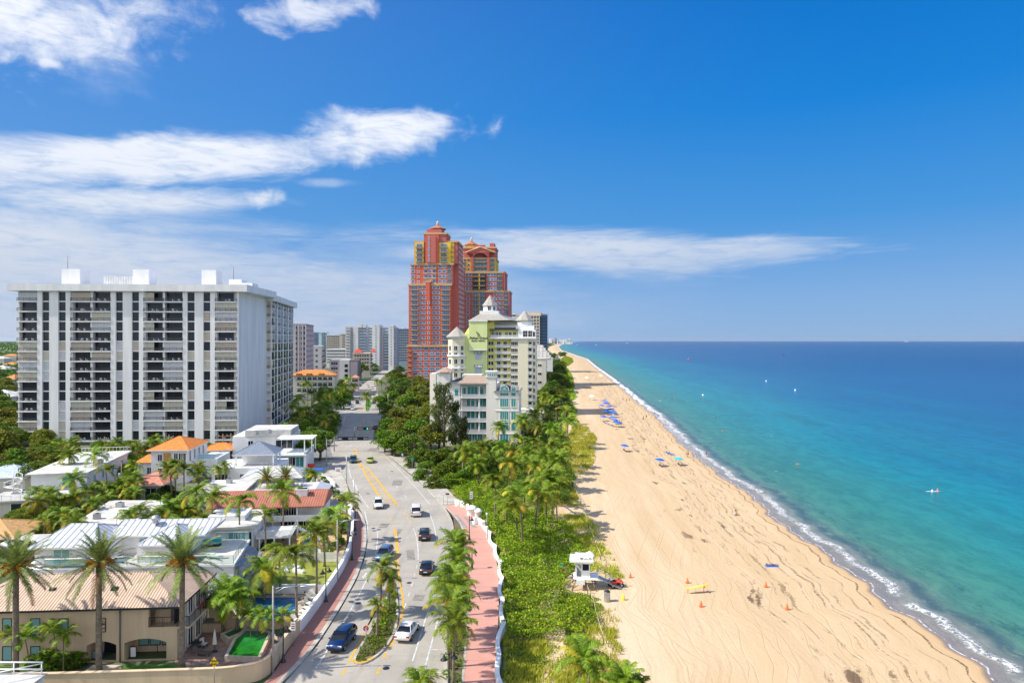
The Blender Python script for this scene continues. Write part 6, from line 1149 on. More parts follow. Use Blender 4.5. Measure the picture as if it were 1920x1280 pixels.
def frond_arrays(rng, L, droop, n_leaf, lw, ll, base, az, el, vang, twist=0.0, tipdroop=1.0):
 """one feather frond: midrib curve and leaflets, as quads"""
 k = 14; t = np.linspace(0, 1, k); a = el - droop * (t ** 1.5) ; dl = L / (k - 1)
 r = np.concatenate([[0], np.cumsum(np.cos(a[:-1]) * dl)]); z = np.concatenate([[0], np.cumsum(np.sin(a[:-1]) * dl)])
 ca, sa = math.cos(az), math.sin(az); side = twist * t ** 2
 cx = base[0] + r * ca - side * sa; cy = base[1] + r * sa + side * ca; cz = base[2] + z
 C = np.stack([cx, cy, cz], 1); V = []; Fq = []
 w = np.interp(t, [0, .1, 1], [.05, .035, .01]) * 1.3; S = np.array([-sa, ca, 0])
 for i in range(k - 1):
  b = len(V); V += [C[i] - S * w[i], C[i] + S * w[i], C[i + 1] + S * w[i + 1], C[i + 1] - S * w[i + 1]]; Fq.append((b, b + 1, b + 2, b + 3))
 tl = np.linspace(.12, .985, n_leaf)
 P_ = np.stack([np.interp(tl, t, C[:, j]) for j in range(3)], 1); T_ = np.stack([np.interp(tl, t, np.gradient(C[:, j], t)) for j in range(3)], 1); T_ /= np.linalg.norm(T_, axis=1)[:, None]
 for sgn in (-1, 1):
  Ls = ll * np.interp(tl, [0, .25, .7, 1], [.55, 1, .85, .35]) * rng.uniform(.85, 1.15, n_leaf)
  d1 = T_ * math.cos(vang) + sgn * S * math.sin(vang); d1[:, 2] += rng.uniform(-.05, .30, n_leaf) - .1; d1 /= np.linalg.norm(d1, axis=1)[:, None]
  mid = P_ + d1 * (Ls * .5)[:, None]; tip = mid + (d1 * (Ls * .5)[:, None]); tip[:, 2] -= Ls * rng.uniform(.15, .45, n_leaf) * tipdroop
  ww = T_ * (lw / 2)
  for i in range(n_leaf):
   b = len(V); V += [P_[i] - ww[i], P_[i] + ww[i], mid[i] + ww[i] * 1.1, mid[i] - ww[i] * 1.1, tip[i] + ww[i] * .25, tip[i] - ww[i] * .25]
   Fq += [(b, b + 1, b + 2, b + 3), (b + 3, b + 2, b + 4, b + 5)]
 return V, Fq
def crown_mesh(name, rng, nf, L, droop, n_leaf, lw, ll, mats, el_rng=(75, -25), vang=.95, wind=(0, 0), yel=.12, tipdroop=1.0):
 V, Fq, mi = [], [], []
 for i in range(nf):
  u = i / (nf - 1); az = i * 2.39996 + rng.uniform(-.25, .25); el = R(el_rng[0] + (el_rng[1] - el_rng[0]) * u ** 1.1 + rng.uniform(-8, 8))
  # wind pushes every frond a little the same way
  dx, dy = math.cos(az) * math.cos(el) + wind[0], math.sin(az) * math.cos(el) + wind[1]; az = math.atan2(dy, dx)
  v, f_ = frond_arrays(rng, L * rng.uniform(.82, 1.08) * (1 - .25 * (1 - u) ** 3), droop * rng.uniform(.75, 1.25), n_leaf, lw, ll, (0.12 * math.cos(az), .12 * math.sin(az), rng.uniform(-.1, .15)), az, el, vang, rng.uniform(-.25, .25), tipdroop)
  b = len(V); V += v; Fq += [tuple(b + j for j in q) for q in f_]; m_ = 1 if (rng.random() < yel and u > .35) or u > .96 else 0; mi += [m_] * len(f_)
 return npmesh(name, V, Fq, mats, mi)
def trunk_mb(h, r0, r1, lean, rng, mat_, rings=True, bulge=0.0):
 k = 9; t = np.linspace(0, 1, k); pts = [(lean[0] * (a ** 1.6), lean[1] * (a ** 1.6), h * a - .15 * (a == 0)) for a in t]
 rad = [np.interp(a, [0, .06, 1], [r0 * 1.35, r0, r1]) + bulge * math.exp(-((a - .97) / .05) ** 2) for a in t]
 return MB().tube(pts, rad, 8)
rngs = np.random.default_rng(5)
COCO = [crown_mesh('crown', rngs, nf_, L_, dr_, 26, .075, .72, [L_coco, L_yel], er_, wind=w_, yel=y_) for nf_, L_, dr_, er_, w_, y_ in ((20, 2.7, 1.35, (75, -25), (-.12, .05), .08), (16, 3.0, 1.7, (80, -10), (.25, .1), .12), (24, 2.6, 1.1, (80, -40), (0, 0), .05), (17, 2.9, 1.9, (85, 5), (-.4, .15), .1), (14, 2.4, 1.2, (70, 0), (.3, -.2), .2), (22, 2.8, 1.5, (75, -45), (-.2, -.1), .12))]
DATE = [crown_mesh('crown', rngs, 60, 3.3, .75, 34, .055, .46, [L_date, L_dead], (84, -38), .7, (0, 0), .04, .25) for k in range(3)]
SMALL = [crown_mesh('crown', rngs, 13, 1.5, 1.3, 16, .07, .42, [L_coco, L_yel], yel=.2) for k in range(2)]
def coconuts(): mb = MB(); [mb.lathe([(.01, -.13), (.12, -.06), (.13, .04), (.01, .14)], 6, (.24 * math.cos(a), .24 * math.sin(a), -.25 - .1 * (k % 2))) for k, a in enumerate(np.linspace(0, 6, 7))]; return mb.mesh('coconuts', mat('coconut_husk', (.45, .30, .06), .7, var=.2))
COCN = coconuts()
def fruit_mesh():
 rng = np.random.default_rng(3); V, Fq = [], []
 for s in range(7):
  az = s * .9 + .2;
  for j in range(60):
   t = rng.random(); r = .35 + .75 * t + rng.normal(0, .05); z = -.1 + .35 * math.sin(t * 2.2) - .55 * t * t + rng.normal(0, .10); c = np.array([r * math.cos(az + rng.normal(0, .1)), r * math.sin(az + rng.normal(0, .1)), z]); a = rng.normal(0, .05, 3); b_ = rng.normal(0, .05, 3); k = len(V)
   V += [c - a - b_, c + a - b_, c + a + b_, c - a + b_]; Fq.append((k, k + 1, k + 2, k + 3))
 return npmesh('fruit', V, Fq, fruit_m)
FRUIT = fruit_mesh()
TRK = {}
def palm(label, px, py, h, kind='c', r=1.0, lean=None, group=None, base=None, name=None, cat='palm'):
 """a palm whose crown heart is seen at photo pixel (px, py) with height h"""
 Y = (H - h) * F / (py - CY) if abs(py - CY) > 2 else 200; c = Vector(((px - CX) * Y / F, Y, 0))
 rnd = random.Random(int(px * 7 + py));
 if lean is None: lean = (rnd.uniform(-.6, .6), rnd.uniform(-.4, .4))
 if base is not None: b_ = G(*base) ; lean = (c.x - b_.x, c.y - b_.y)
 T = thing(name or {'c': 'coconut_palm', 'd': 'date_palm', 's': 'young_palm'}[kind], label, cat, (c.x - lean[0], c.y - lean[1], 0), 0, group)
 r0, r1 = {'c': (.17, .11), 'd': (.30, .25), 's': (.06, .045)}[kind]
 MB_ = trunk_mb(h, r0, r1, lean, rnd, bark, bulge=.10 if kind == 'd' else 0.03); MB_.build('trunk', bark, T)
 r *= {'c': 1.18, 'd': 1.28, 's': 1.1}[kind]; me = rnd.choice({'c': COCO, 'd': DATE, 's': SMALL}[kind]); o = link('crown', me, T, (lean[0], lean[1], h)); o.rotation_euler = (rnd.uniform(-.12, .12), rnd.uniform(-.12, .12), rnd.uniform(0, 6.28)); s = r * (rnd.uniform(.8, 1.12) if kind == 'c' else rnd.uniform(.95, 1.05)); o.scale = (s, s, s)
 if kind == 'd': q = link('fruit', FRUIT, T, (lean[0], lean[1], h + .1)); q.scale = (r, r, r)
 if kind == 'c' and r * h > 7.5 and rnd.random() < .6: link('coconuts', COCN, T, (lean[0], lean[1], h))
 return T
# three feathery date palms in front of the tan house, left to right
for px, nm in ((30, 'leftmost'), (186, 'middle'), (342, 'rightmost')):
 palm(f'{nm} of the three tall date palms with orange fruit before the tan house', px, {30: 1062, 186: 1056, 342: 1052}[px], {30: 11.1, 186: 11.1, 342: 11.2}[px], 'd', 1.0, (0.05, .0), 'date palms in front of the tan house')
for px, py, lb in ((22, 1190, 'small bushy palm behind the leftmost date palm trunk'), (46, 1192, 'small bushy palm right of the leftmost date palm trunk'), (98, 1178, 'slim young palm with round crown against the tan house wall'), (119, 1189, 'slim young palm leaning right against the tan house wall')):
 palm(lb, px, py, 4.0 if px < 90 else 4.1, 's', 1.0)
near = [(593, 998, 8.3, (594, 1112), 'tall coconut palm rising above the white street wall by the blue pool'), (555, 1041, 7.3, (556, 1160), 'coconut palm leaning over the white street wall at the blue pool edge'),
  (493, 1068, 4.0, None, 'short coconut palm on the yellow lawn beside the terrace house'), (422, 1112, 4.4, None, 'bushy palm against the white terrace house wall, left of its pair'), (448, 1117, 4.2, None, 'bushy palm against the white terrace house wall, right of its pair'),
  (649, 941, 6.6, None, 'coconut palm at the top end of the white street wall by the lamps'), (628, 966, 6.2, None, 'coconut palm between the turquoise pool and the white street wall'), (606, 985, 6.0, None, 'coconut palm with ragged fronds beside the turquoise pool'),
  (531, 921, 9.0, (531, 1012), 'tallest slim coconut palm in front of the terracotta roof'), (495, 965, 7.0, None, 'coconut palm by the outside stair of the terracotta roofed house'), (449, 942, 8.2, None, 'coconut palm in front of the left end of the terracotta roof'),
  (397, 934, 7.8, None, 'coconut palm above the flat roofed house, second from its left'), (367, 924, 8.0, None, 'coconut palm above the flat roofed house at its left corner'), (523, 1040, 3.8, None, 'small coconut palm behind the picket fence')]
for px, py, h, b_, lb in near: palm(lb, px, py, h, 'c', 1.0, None, None, b_)
for px, py, lb in ((500, 895, 'left of two stiff date palms before the seamed metal roof'), (535, 893, 'right of two stiff date palms before the seamed metal roof')): palm(lb, px, py, 5.5, 'd', .72)
for i, px in enumerate((466, 489, 509, 532)): palm(['leftmost of the four small palms behind the green pool', 'second from left of the small palms behind the green pool', 'third from left of the small palms behind the green pool', 'rightmost of the four small palms behind the green pool'][i], px, 1152 + (i % 2), 2.7, 's', 1.05, None, 'small palms behind the green pool')
mid = [(130, 853, 8.5, 'dark coconut palm in front of the spiral stair villa roof'), (176, 856, 8.5, 'coconut palm with tall thin trunk before the long side of the stair villa'), (138, 898, 6.5, 'yellowish coconut palm leaning in front of the stair villa'), (198, 882, 7.5, 'coconut palm beside the utility pole and stair villa'), (92, 925, 5.0, 'low palm in front of the dark garage of the stair villa'),
  (112, 880, 5.5, 'palm left of the spiral stair villa entrance'), (222, 912, 4.5, 'low palm right of the utility pole'), (238, 918, 4.2, 'low palm at the salmon roofed porch house'), (328, 872, 7.0, 'left palm of the clump beside the orange roofed house'), (345, 880, 7.0, 'middle palm of the clump beside the orange roofed house'), (372, 876, 6.5, 'right palm of the clump beside the orange roofed house'), (318, 878, 6.6, 'outer left palm of the clump beside the orange roofed house'), (375, 888, 5.5, 'lower right palm of the clump beside the orange roofed house'),
  (411, 883, 4.5, 'left of two slim palms before the white walled villa'), (421, 871, 5.5, 'right of two slim palms before the white walled villa'), (240, 966, 4.2, 'palm poking up in front of the stained flat roof'), (262, 958, 4.4, 'spiky palm at the right edge of the stained flat roof'), (310, 985, 4.0, 'leafy palm between stained flat roof and metal roof'),
  (549, 790, 6.5, 'coconut palm at the foot of the tower side wing'), (580, 887, 4.0, 'small palm at the modern villa gate'), (592, 893, 3.6, 'small bright palm right of the modern villa'), (534, 800, 6.0, 'palm left of the tower side wing foot')]
for px, py, h, lb in mid: palm(lb, px, py, h, 'c', .95 if h > 6 else .8)
# promenade row, from the camera outwards
for i, (px, py, h) in enumerate(((786, 1282, 5.2), (852, 1166, 6.0), (846, 1126, 6.8), (856, 1105, 6.6), (850, 1078, 7.0), (857, 1046, 7.0), (851, 1014, 7.2), (862, 1028, 6.4), (842, 1094, 6.2))):
 palm(['crown of the street palm cut by the bottom edge of the picture', 'nearest full coconut palm of the promenade strip', 'second coconut palm of the promenade strip, fronds blown left', 'coconut palm of the promenade strip nearest the pink paving', 'coconut palm in the middle of the promenade strip', 'tall coconut palm in the far half of the promenade strip', 'farthest coconut palm of the promenade strip', 'darker palm just this side of the farthest promenade palm', 'palm leaning over the parking lane in the promenade strip'][i], px, py, h, 'c', .92, (.1, 0), 'promenade palms')
for px, py, h, s, lb in ((715, 1065, 5.6, .85, 'tallest palm of the planted median island'), (731, 1084, 4.2, .6, 'small thin palm behind the tallest in the median'), (709, 1133, 3.6, .6, 'nearest small palm of the median island')): palm(lb, px, py, h, 'c', s, (0.1, 0))
# dune palms
dune = [(973, 930, 8.6, (980, 1025)), (966, 951, 7.6, (970, 1013)), (1010, 926, 8.8, (1003, 1008)), (1024, 925, 7.6, (1024, 985)), (1034, 908, 8.0, (1032, 941)), (986, 915, 8.4, (982, 978)), (950, 934, 7.4, (950, 986)), (930, 902, 7.6, None), (957, 868, 8.2, None), (1010, 872, 8.4, None), (1031, 890, 7.6, None), (1042, 913, 7.0, None), (1008, 897, 7.6, None), (869, 844, 6.6, (867, 902)), (880, 850, 6.8, (874, 906)),
  (919, 763, 11.5, (916, 815)), (937, 800, 8.5, (934, 838)), (972, 822, 6.8, None), (1010, 800, 8.6, None), (1036, 803, 8.4, None), (1060, 772, 10.5, None), (1015, 763, 10, None), (980, 787, 9, None), (1002, 776, 9, None), (1050, 728, 11, None), (1022, 742, 10, None), (1042, 748, 10, None), (1065, 790, 8.5, None), (1050, 820, 8, None), (1030, 838, 8, None), (1022, 855, 7.5, None), (990, 850, 7.5, None), (968, 846, 7, None), (940, 838, 6.5, None), (905, 838, 6, None), (1055, 836, 7, None), (1046, 862, 7, None), (995, 868, 8, None), (895, 868, 5.5, None), (1000, 826, 8, None)]
dl = {0: 'front palm of the slim group on the dune, its trunk bare to the scrub', 1: 'yellow tinged palm just left of the front dune palm', 2: 'dune palm with leaning trunk right of the front group', 3: 'shorter dune palm behind the leaning one, nearest the sand', 13: 'left of two yellowing palms over the roadside scrub', 14: 'right of two yellowing palms over the roadside scrub', 15: 'tall palm in front of the white mansion', 16: 'palm low before the right wing of the white mansion', 24: 'tall palm at the beach edge below the cream far tower', 20: 'large palm at the beach edge beside the loungers shadow'}
for i, (px, py, h, b_) in enumerate(dune):
 far = py < 800
 palm(dl.get(i, 'one of the coconut palms crowding the dune between hotel and beach' if far else 'one of the coconut palms in the thick grove on the dune before the mansion'), px, py, h, 'c', 1.12 if i < 7 else (1.25 if far else 1.1), None, None if i in dl else ('dune palms by the hotels' if far else 'dune grove palms'), b_)
for px, py, h, s, lb in ((1094, 1236, 4.8, 1.0, 'big windblown palm at the bottom edge beside the dune grass'), (1104, 1268, 3.6, .9, 'lower palm under the big windblown one at the bottom edge'), (1168, 1276, 4.0, .75, 'palm at the bottom edge standing on the sand'), (1196, 1290, 3.4, .6, 'palm tip at the bottom edge, nearest the open sand')): palm(lb, px, py, h, 'c', s)
# street palms beyond, left of the road
fp = [(577, 722, 11), (600, 748, 9), (612, 762, 8), (588, 766, 8), (566, 768, 8), (608, 785, 6.5), (630, 760, 7), (584, 738, 10), (654, 712, 11), (640, 735, 8), (622, 738, 9), (662, 722, 8), (706, 715, 7.5), (725, 703, 7), (687, 742, 6.5), (716, 718, 6), (560, 750, 9), (600, 770, 7), (618, 775, 6.5), (572, 785, 6), (646, 725, 8), (548, 765, 8)]
for i, (px, py, h) in enumerate(fp): palm('palm on the median island of the far road' if i == 14 else 'one of the street palms left of the far road', px, py, h, 'c', 1.35 if h > 8 else 1.1, (0, 0), None if i == 14 else 'street palms of the far road')

# ---------------------------------------------------------------- broadleaf trees, pines, shrubs
def leaf_quads(rng, C, s, up=.5):
 n_ = len(C); Nn = rng.normal(0, 1, (n_, 3)); Nn[:, 2] = np.abs(Nn[:, 2]) + up; Nn /= np.linalg.norm(Nn, axis=1)[:, None]
 A = np.cross(Nn, rng.normal(0, 1, (n_, 3))); A /= np.linalg.norm(A, axis=1)[:, None]; B = np.cross(Nn, A); sz = (s * rng.uniform(.6, 1.3, n_))[:, None]
 A *= sz * .5; B *= sz * .36; V = np.stack([C - A, C - B, C + A, C + B], 1).reshape(-1, 3); Fq = np.arange(n_ * 4).reshape(-1, 4); return V, Fq
def crown_pts(rng, n_, R_, Hh, lumps, fill=.25):
 """points on the shells of many overlapping leaf clumps spread over a dome"""
 cl = []
 for i in range(lumps):
  a = rng.uniform(0, 6.283); u = rng.random() ** .5; z = rng.uniform(-.15, 1); rr = R_ * u * math.sqrt(max(.05, 1 - max(z, 0) ** 2)) ; cl.append((rr * math.cos(a) * .85, rr * math.sin(a) * .85, z * Hh * .75, rng.uniform(.22, .42) * R_))
 P_ = []
 per = n_ // lumps
 for x, y, z, r in cl:
  d_ = rng.normal(0, 1, (per, 3)); d_ /= np.linalg.norm(d_, axis=1)[:, None]; d_[:, 2] = np.where(d_[:, 2] < -.35, -d_[:, 2], d_[:, 2]); k = rng.uniform(.75, 1.05, (per, 1)) ** .6
  P_.append(np.array([x, y, z]) + d_ * k * np.array([r, r, r * .7]))
 return np.concatenate(P_)
def tree_proto(seed, R_, Hh, n_, leaf, s, lumps):
 rng = np.random.default_rng(seed); C = crown_pts(rng, n_, R_, Hh, lumps); V, Fq = leaf_quads(rng, C, s); return npmesh('crown', V, Fq, leaf)
def trunkset(R_, h, seed):
 rng = random.Random(seed); mb = MB(); mb.tube([(0, 0, -.2), (.1, .05, h * .5), (0, .1, h)], [.38, .28, .2], 7)
 for k in range(6): a = k * 1.05 + rng.random(); mb.tube([(0, .05, h * .6), (R_ * .3 * math.cos(a), R_ * .3 * math.sin(a), h), (R_ * .65 * math.cos(a), R_ * .65 * math.sin(a), h * 1.35)], [.18, .12, .05], 5)
 return mb.mesh('trunk', bark2)
TREES = {'f': [tree_proto(20 + k, 4.2, 4.6, 5200, L_ficus, .42, 34) for k in range(3)], 'o': [tree_proto(30 + k, 4.2, 4.4, 5200, L_olive, .42, 34) for k in range(3)], 'k': [tree_proto(40 + k, 4.2, 4.8, 3600, L_dark, .5, 30) for k in range(2)], 'b': [tree_proto(50 + k, 1.25, 1.5, 1500, L_ficus, .22, 12) for k in range(2)], 'g': [tree_proto(60 + k, 1.25, 1.4, 1500, L_grape, .24, 12) for k in range(2)]}
TRKS = [trunkset(4.2, 3.2, k) for k in range(3)]
def tree(label, x, y, kind='f', R_=4.2, h=None, group=None, name='leafy_tree', zs=1.0, cat='tree'):
 rnd = random.Random(int(x * 13 + y * 7)); s = R_ / 4.2; T = thing(name, label, cat, (x, y, 0), rnd.uniform(0, 6.28), group); base = (3.0 if h is None else h) ; tr = link('trunk', rnd.choice(TRKS), T); tr.scale = (s, s, base / 3.0)
 c = link('crown', rnd.choice(TREES[kind]), T, (0, 0, base)); c.scale = (s, s, s * zs); return T
def bush(label, x, y, R_=1.25, kind='b', group=None, zs=1.0, z=0.0, name='shrub'):
 rnd = random.Random(int(x * 17 + y * 5)); s = R_ / 1.25; T = thing(name, label, 'shrub', (x, y, z), rnd.uniform(0, 6.28), group); c = link('leaves', rnd.choice(TREES[kind]), T, (0, 0, .25 * s)); c.scale = (s, s, s * zs); st = MB().tube([(0, 0, -.1), (0, 0, .8 * s)], .06 * s, 5).build('stem', bark2, T); return T
def at_top(px, py, h):      # ground point of something whose top is seen at (px, py) and is h high
 Y = (H - h) * F / (py - CY); return (px - CX) * Y / F, Y
rd = random.Random(12)
# the big grove between road and mansion: crown tops by pixel
grove = [(735, 735, 9, 'f'), (722, 752, 8, 'f'), (752, 722, 9.5, 'o'), (775, 716, 10, 'o'), (800, 712, 10, 'o'), (760, 740, 9, 'o'), (790, 735, 10, 'o'), (742, 765, 8.5, 'o'), (770, 762, 9, 'o'), (800, 765, 9.5, 'o'), (728, 782, 7.5, 'f'), (752, 785, 8.5, 'o'), (780, 788, 8.5, 'f'), (808, 795, 8.5, 'o'), (722, 803, 7, 'f'), (745, 806, 7.5, 'f'), (772, 812, 7.5, 'f'), (735, 815, 6, 'f'), (815, 745, 9.5, 'o'), (712, 740, 8, 'f'), (765, 700, 10, 'k'), (745, 712, 9, 'k'), (785, 705, 10, 'o'), (786, 722, 16, 'o'), (803, 728, 15, 'o'), (770, 738, 13, 'f'), (812, 752, 13, 'o')]
for i, (px, py, h, k) in enumerate(grove):
 x, y = at_top(px, py, h); nearest = {17: 'dark green tree at the foot of the roadside grove, nearest the camera', 19: 'leftmost tree of the roadside grove, leaning towards the far road'}
 tree(nearest.get(i, {'f': 'one of the deep green leafy trees in the big roadside grove', 'o': 'one of the olive yellow feathery trees in the big roadside grove', 'k': 'one of the dark trees at the back of the roadside grove'}[k]), x, y, k, 5.0 if h > 8 else 4.2, h - 4.6, None if i in nearest else 'roadside grove trees ' + {'f': 'deep green', 'o': 'olive', 'k': 'dark'}[k])
for i, (px, py, h, R_) in enumerate(((790, 838, 4.2, 3.2), (812, 842, 4.2, 3.2), (835, 838, 4.5, 3.4), (800, 862, 3.4, 2.8), (825, 868, 3.4, 3.0), (850, 862, 3.8, 3.2), (790, 878, 2.6, 2.2), (815, 892, 2.6, 2.4), (842, 888, 3, 2.6), (868, 880, 3.2, 2.8), (860, 845, 4.5, 3.2), (885, 862, 4, 3.2), (892, 835, 5, 3.2), (915, 852, 4.5, 3), (775, 850, 3.6, 2.6))):
 x, y = at_top(px, py, h); tree('one of the glossy rounded sea grape trees behind the concrete footpath', x, y, 'f', R_, max(.3, h - R_ * 1.1), 'sea grape trees behind the footpath')
# tree left of road by the junction, trees at the modern villa
x, y = at_top(600, 805, 8.5); tree('big round dark green tree at the street corner right of the modern villa', x, y, 'f', 5.2, 3.2)
x, y = at_top(574, 822, 6.5); tree('smaller leafy tree left of the big round corner tree', x, y, 'f', 3.6, 2.4)
# left gardens: hedges, shrubs and garden trees
def scatter(label, group, box, n_, kinds, hr, Rr, tree_p=.5, seed=1, avoid=(), palms=0.0):
 r = random.Random(seed)
 for i in range(n_):
  px, py = r.uniform(box[0], box[2]), r.uniform(box[1], box[3]); h = r.uniform(*hr); x, y = at_top(px, py, h)
  if any(a[0] < x < a[2] and a[1] < y < a[3] for a in avoid): continue
  if r.random() < palms: palm(label.replace('trees', 'palms').replace('tree', 'palm'), px, py, h + 1.4, 'c', .85, None, group.replace('trees', '') + ' palms'); continue
  R_ = r.uniform(*Rr); k = r.choice(kinds)
  if r.random() < tree_p: tree(label, x, y, k, R_, max(.2, h - R_ * 1.1), group, cat='tree')
  else: bush(label.replace('tree', 'shrub'), x, y, R_ * .7, 'b', group + ' shrubs', 1.2)
scatter('one of the leafy garden trees between the stair villa and the condominium slab', 'garden trees by the tall slab', (90, 836, 250, 850), 16, 'fo', (4.5, 6.5), (2.4, 3.4), .85, 3)
scatter('one of the garden trees left of the stair villa', 'garden trees at the left edge', (-10, 800, 85, 862), 20, 'fo', (5, 8), (3, 4.4), 1, 4)
scatter('one of the garden trees between orange roof house and the slab', 'garden trees by the orange roof', (232, 846, 275, 866), 6, 'fo', (4, 5), (2.2, 3), 1, 5)
scatter('one of the low garden trees before the stair villa', 'low garden trees', (0, 935, 130, 975), 20, 'fo', (2.2, 3.6), (1.8, 2.6), .7, 6)
scatter('one of the low trees along the stained flat roof', 'low trees by the stained roof', (70, 955, 170, 1000), 22, 'of', (2.4, 3.8), (1.8, 2.6), .7, 7)
scatter('one of the leafy trees right of the stained flat roof', 'trees right of the stained roof', (290, 945, 365, 985), 12, 'fo', (2.6, 4.2), (1.6, 2.4), .7, 8)
scatter('one of the dark garden trees under the pink tiled porch house', 'trees by the porch house', (285, 905, 350, 930), 7, 'kf', (3, 4), (2, 2.8), .8, 9)
scatter('one of the shrubs tree high at the left edge beside the metal roof', 'left edge garden', (-20, 985, 60, 1040), 9, 'fo', (2.5, 4), (1.8, 2.4), .8, 10)
scatter('one of the woodland trees left of the condominium slab', 'left woods', (-20, 662, 24, 800), 34, 'fo', (7, 11), (4.5, 6.5), 1, 11)
scatter('one of the woodland trees behind the street palms', 'woods behind the street palms', (545, 742, 625, 800), 22, 'kf', (4, 6.5), (2.6, 3.8), 1, 12)
scatter('one of the dark trees beside the far road', 'far road trees', (600, 705, 655, 740), 12, 'kf', (6, 9), (3.5, 5), 1, 13)
scatter('one of the trees before the blue and white complex', 'trees before the blue complex', (668, 662, 745, 680), 16, 'kf', (9, 15), (6, 9), 1, 14)
scatter('one of the trees between the modern office and the red roofs', 'trees by the offices', (608, 660, 660, 672), 8, 'fk', (10, 13), (6, 9), 1, 15)
scatter('one of the trees between far road and red tower', 'trees by the red tower', (735, 682, 765, 716), 9, 'fk', (9, 13), (5, 7), 1, 16)
scatter('one of the dark trees along the far beach promenade', 'far beach trees', (1030, 658, 1060, 700), 26, 'kf', (9, 13), (6, 8), 1, 17)
scatter('one of the dark trees at the beach below the cream far tower', 'beach trees below the cream tower', (1012, 700, 1058, 735), 14, 'kf', (7, 10), (4, 6), 1, 18)
scatter('one of the leafy garden trees in the gap between stair villa and porch house', 'gap garden trees', (225, 868, 262, 925), 12, 'fo', (2.8, 4.2), (1.6, 2.3), .8, 21, (), .35)
scatter('one of the garden trees in the jungle before the stair villa', 'jungle garden trees', (60, 905, 215, 945), 24, 'fog', (2.4, 4), (1.5, 2.2), .8, 22, (), .35)
scatter('one of the lush garden trees left of the metal roofed terrace house', 'lush garden trees', (55, 945, 150, 985), 22, 'fog', (2.4, 3.8), (1.5, 2.2), .8, 23, (), .3)
scatter('one of the bright garden trees between stained roof and bungalow', 'bright garden trees', (300, 930, 380, 990), 18, 'fog', (2.4, 4), (1.4, 2.0), .8, 24, (), .4)
scatter('one of the garden trees at the foot of the condominium slab', 'slab foot trees', (40, 822, 440, 838), 40, 'fo', (3.5, 5.2), (2.2, 3.0), .9, 25, (), .3)
for i, (px, py) in enumerate(((607, 905), (600, 917), (612, 912), (620, 923), (586, 918), (632, 932), (640, 945))):
 p = G(px, py); bush('clipped round garden shrub near the modern villa gate' if i < 4 else 'clipped shrub beside the brick sidewalk end', p.x, p.y, 1.1, 'b', 'clipped shrubs by the villa gate' if i < 4 else 'clipped shrubs by the sidewalk end', 1.1)
for i, (px, py, r_) in enumerate(((92, 1246, 1.7), (110, 1250, 1.6), (130, 1250, 1.5), (148, 1244, 1.3), (76, 1240, 1.4), (60, 1244, 1.0))):
 p = G(px, py); bush('part of the dark leafy hedge shrubs before the tan house wall', p.x, p.y, r_, 'b', 'hedge shrubs before the tan house', .7)
for i, (px, py) in enumerate(((640, 975), (645, 985), (640, 1000), (636, 1015), (630, 1030), (618, 1040), (640, 1022), (610, 1046), (590, 1050))): p = G(px, py); bush('leafy shrub of the planting inside the white street wall', p.x, p.y, 1.0, 'g' if i % 2 else 'b', 'planting inside the street wall', 1.0)
bx = thing('clipped_hedge', 'small box clipped hedge on the blue pool deck', 'hedge', G(486, 1118)); V, Fq = leaf_quads(np.random.default_rng(2), np.random.default_rng(2).uniform((-.75, -.45, 0), (.75, .45, 1.0), (1500, 3)), .12); link('leaves', npmesh('leaves', V, Fq, L_ficus), bx)
def pine(label, px, top, Y, h, seed, sp=1.0):
 rng = np.random.default_rng(seed); x = (px - CX) * Y / F; T = thing('casuarina_pine', label, 'pine tree', (x, Y, 0)); mb = MB(); mb.tube([(0, 0, 0), (.3, 0, h * .4), (-.4, .2, h * .75), (-.2, 0, h)], [.42, .28, .14, .03], 7); C = []
 for k in range(70):
  z = h * rng.uniform(.18, .97); a = rng.uniform(0, 6.283); L = sp * (1.2 + 3.2 * (1 - z / h)) * rng.uniform(.6, 1.1); e = rng.uniform(.2, .9); p0 = np.array([0.3 * math.sin(z), 0, z]); p1 = p0 + np.array([math.cos(a) * L * math.cos(e), math.sin(a) * L * math.cos(e), L * math.sin(e)]); mb.tube([tuple(p0), tuple(p1)], [.07, .02], 4)
  for j in range(26): t = rng.uniform(.35, 1.1); C.append(p0 + (p1 - p0) * t + rng.normal(0, .32, 3) * (1, 1, 1.3))
 mb.build('trunk', bark2, T); C = np.array(C); n_ = len(C); V = []; U_ = rng.normal(0, 1, (n_, 3)); U_[:, 2] = np.abs(U_[:, 2]) + 1.2; U_ /= np.linalg.norm(U_, axis=1)[:, None]; S_ = np.cross(U_, rng.normal(0, 1, (n_, 3))); S_ /= np.linalg.norm(S_, axis=1)[:, None]
 A = U_ * .5; B = S_ * .13; V = np.stack([C - A, C + B, C + A, C - B], 1).reshape(-1, 3); link('crown', npmesh('crown', V, np.arange(n_ * 4).reshape(-1, 4), L_pine), T)
pine('tall wispy casuarina left of the white mansion, its branches bare', 832, 700, 199, 20, 1, 1.6); pine('slender casuarina against the mansion tower, farther left', 823, 705, 204, 20, 2, .7); pine('lower bushy casuarina in front of the mansion wall', 853, 740, 200, 14.5, 3, .7); pine('thin dark casuarina at the right loggia of the mansion', 869, 782, 205, 9.5, 4, .45)

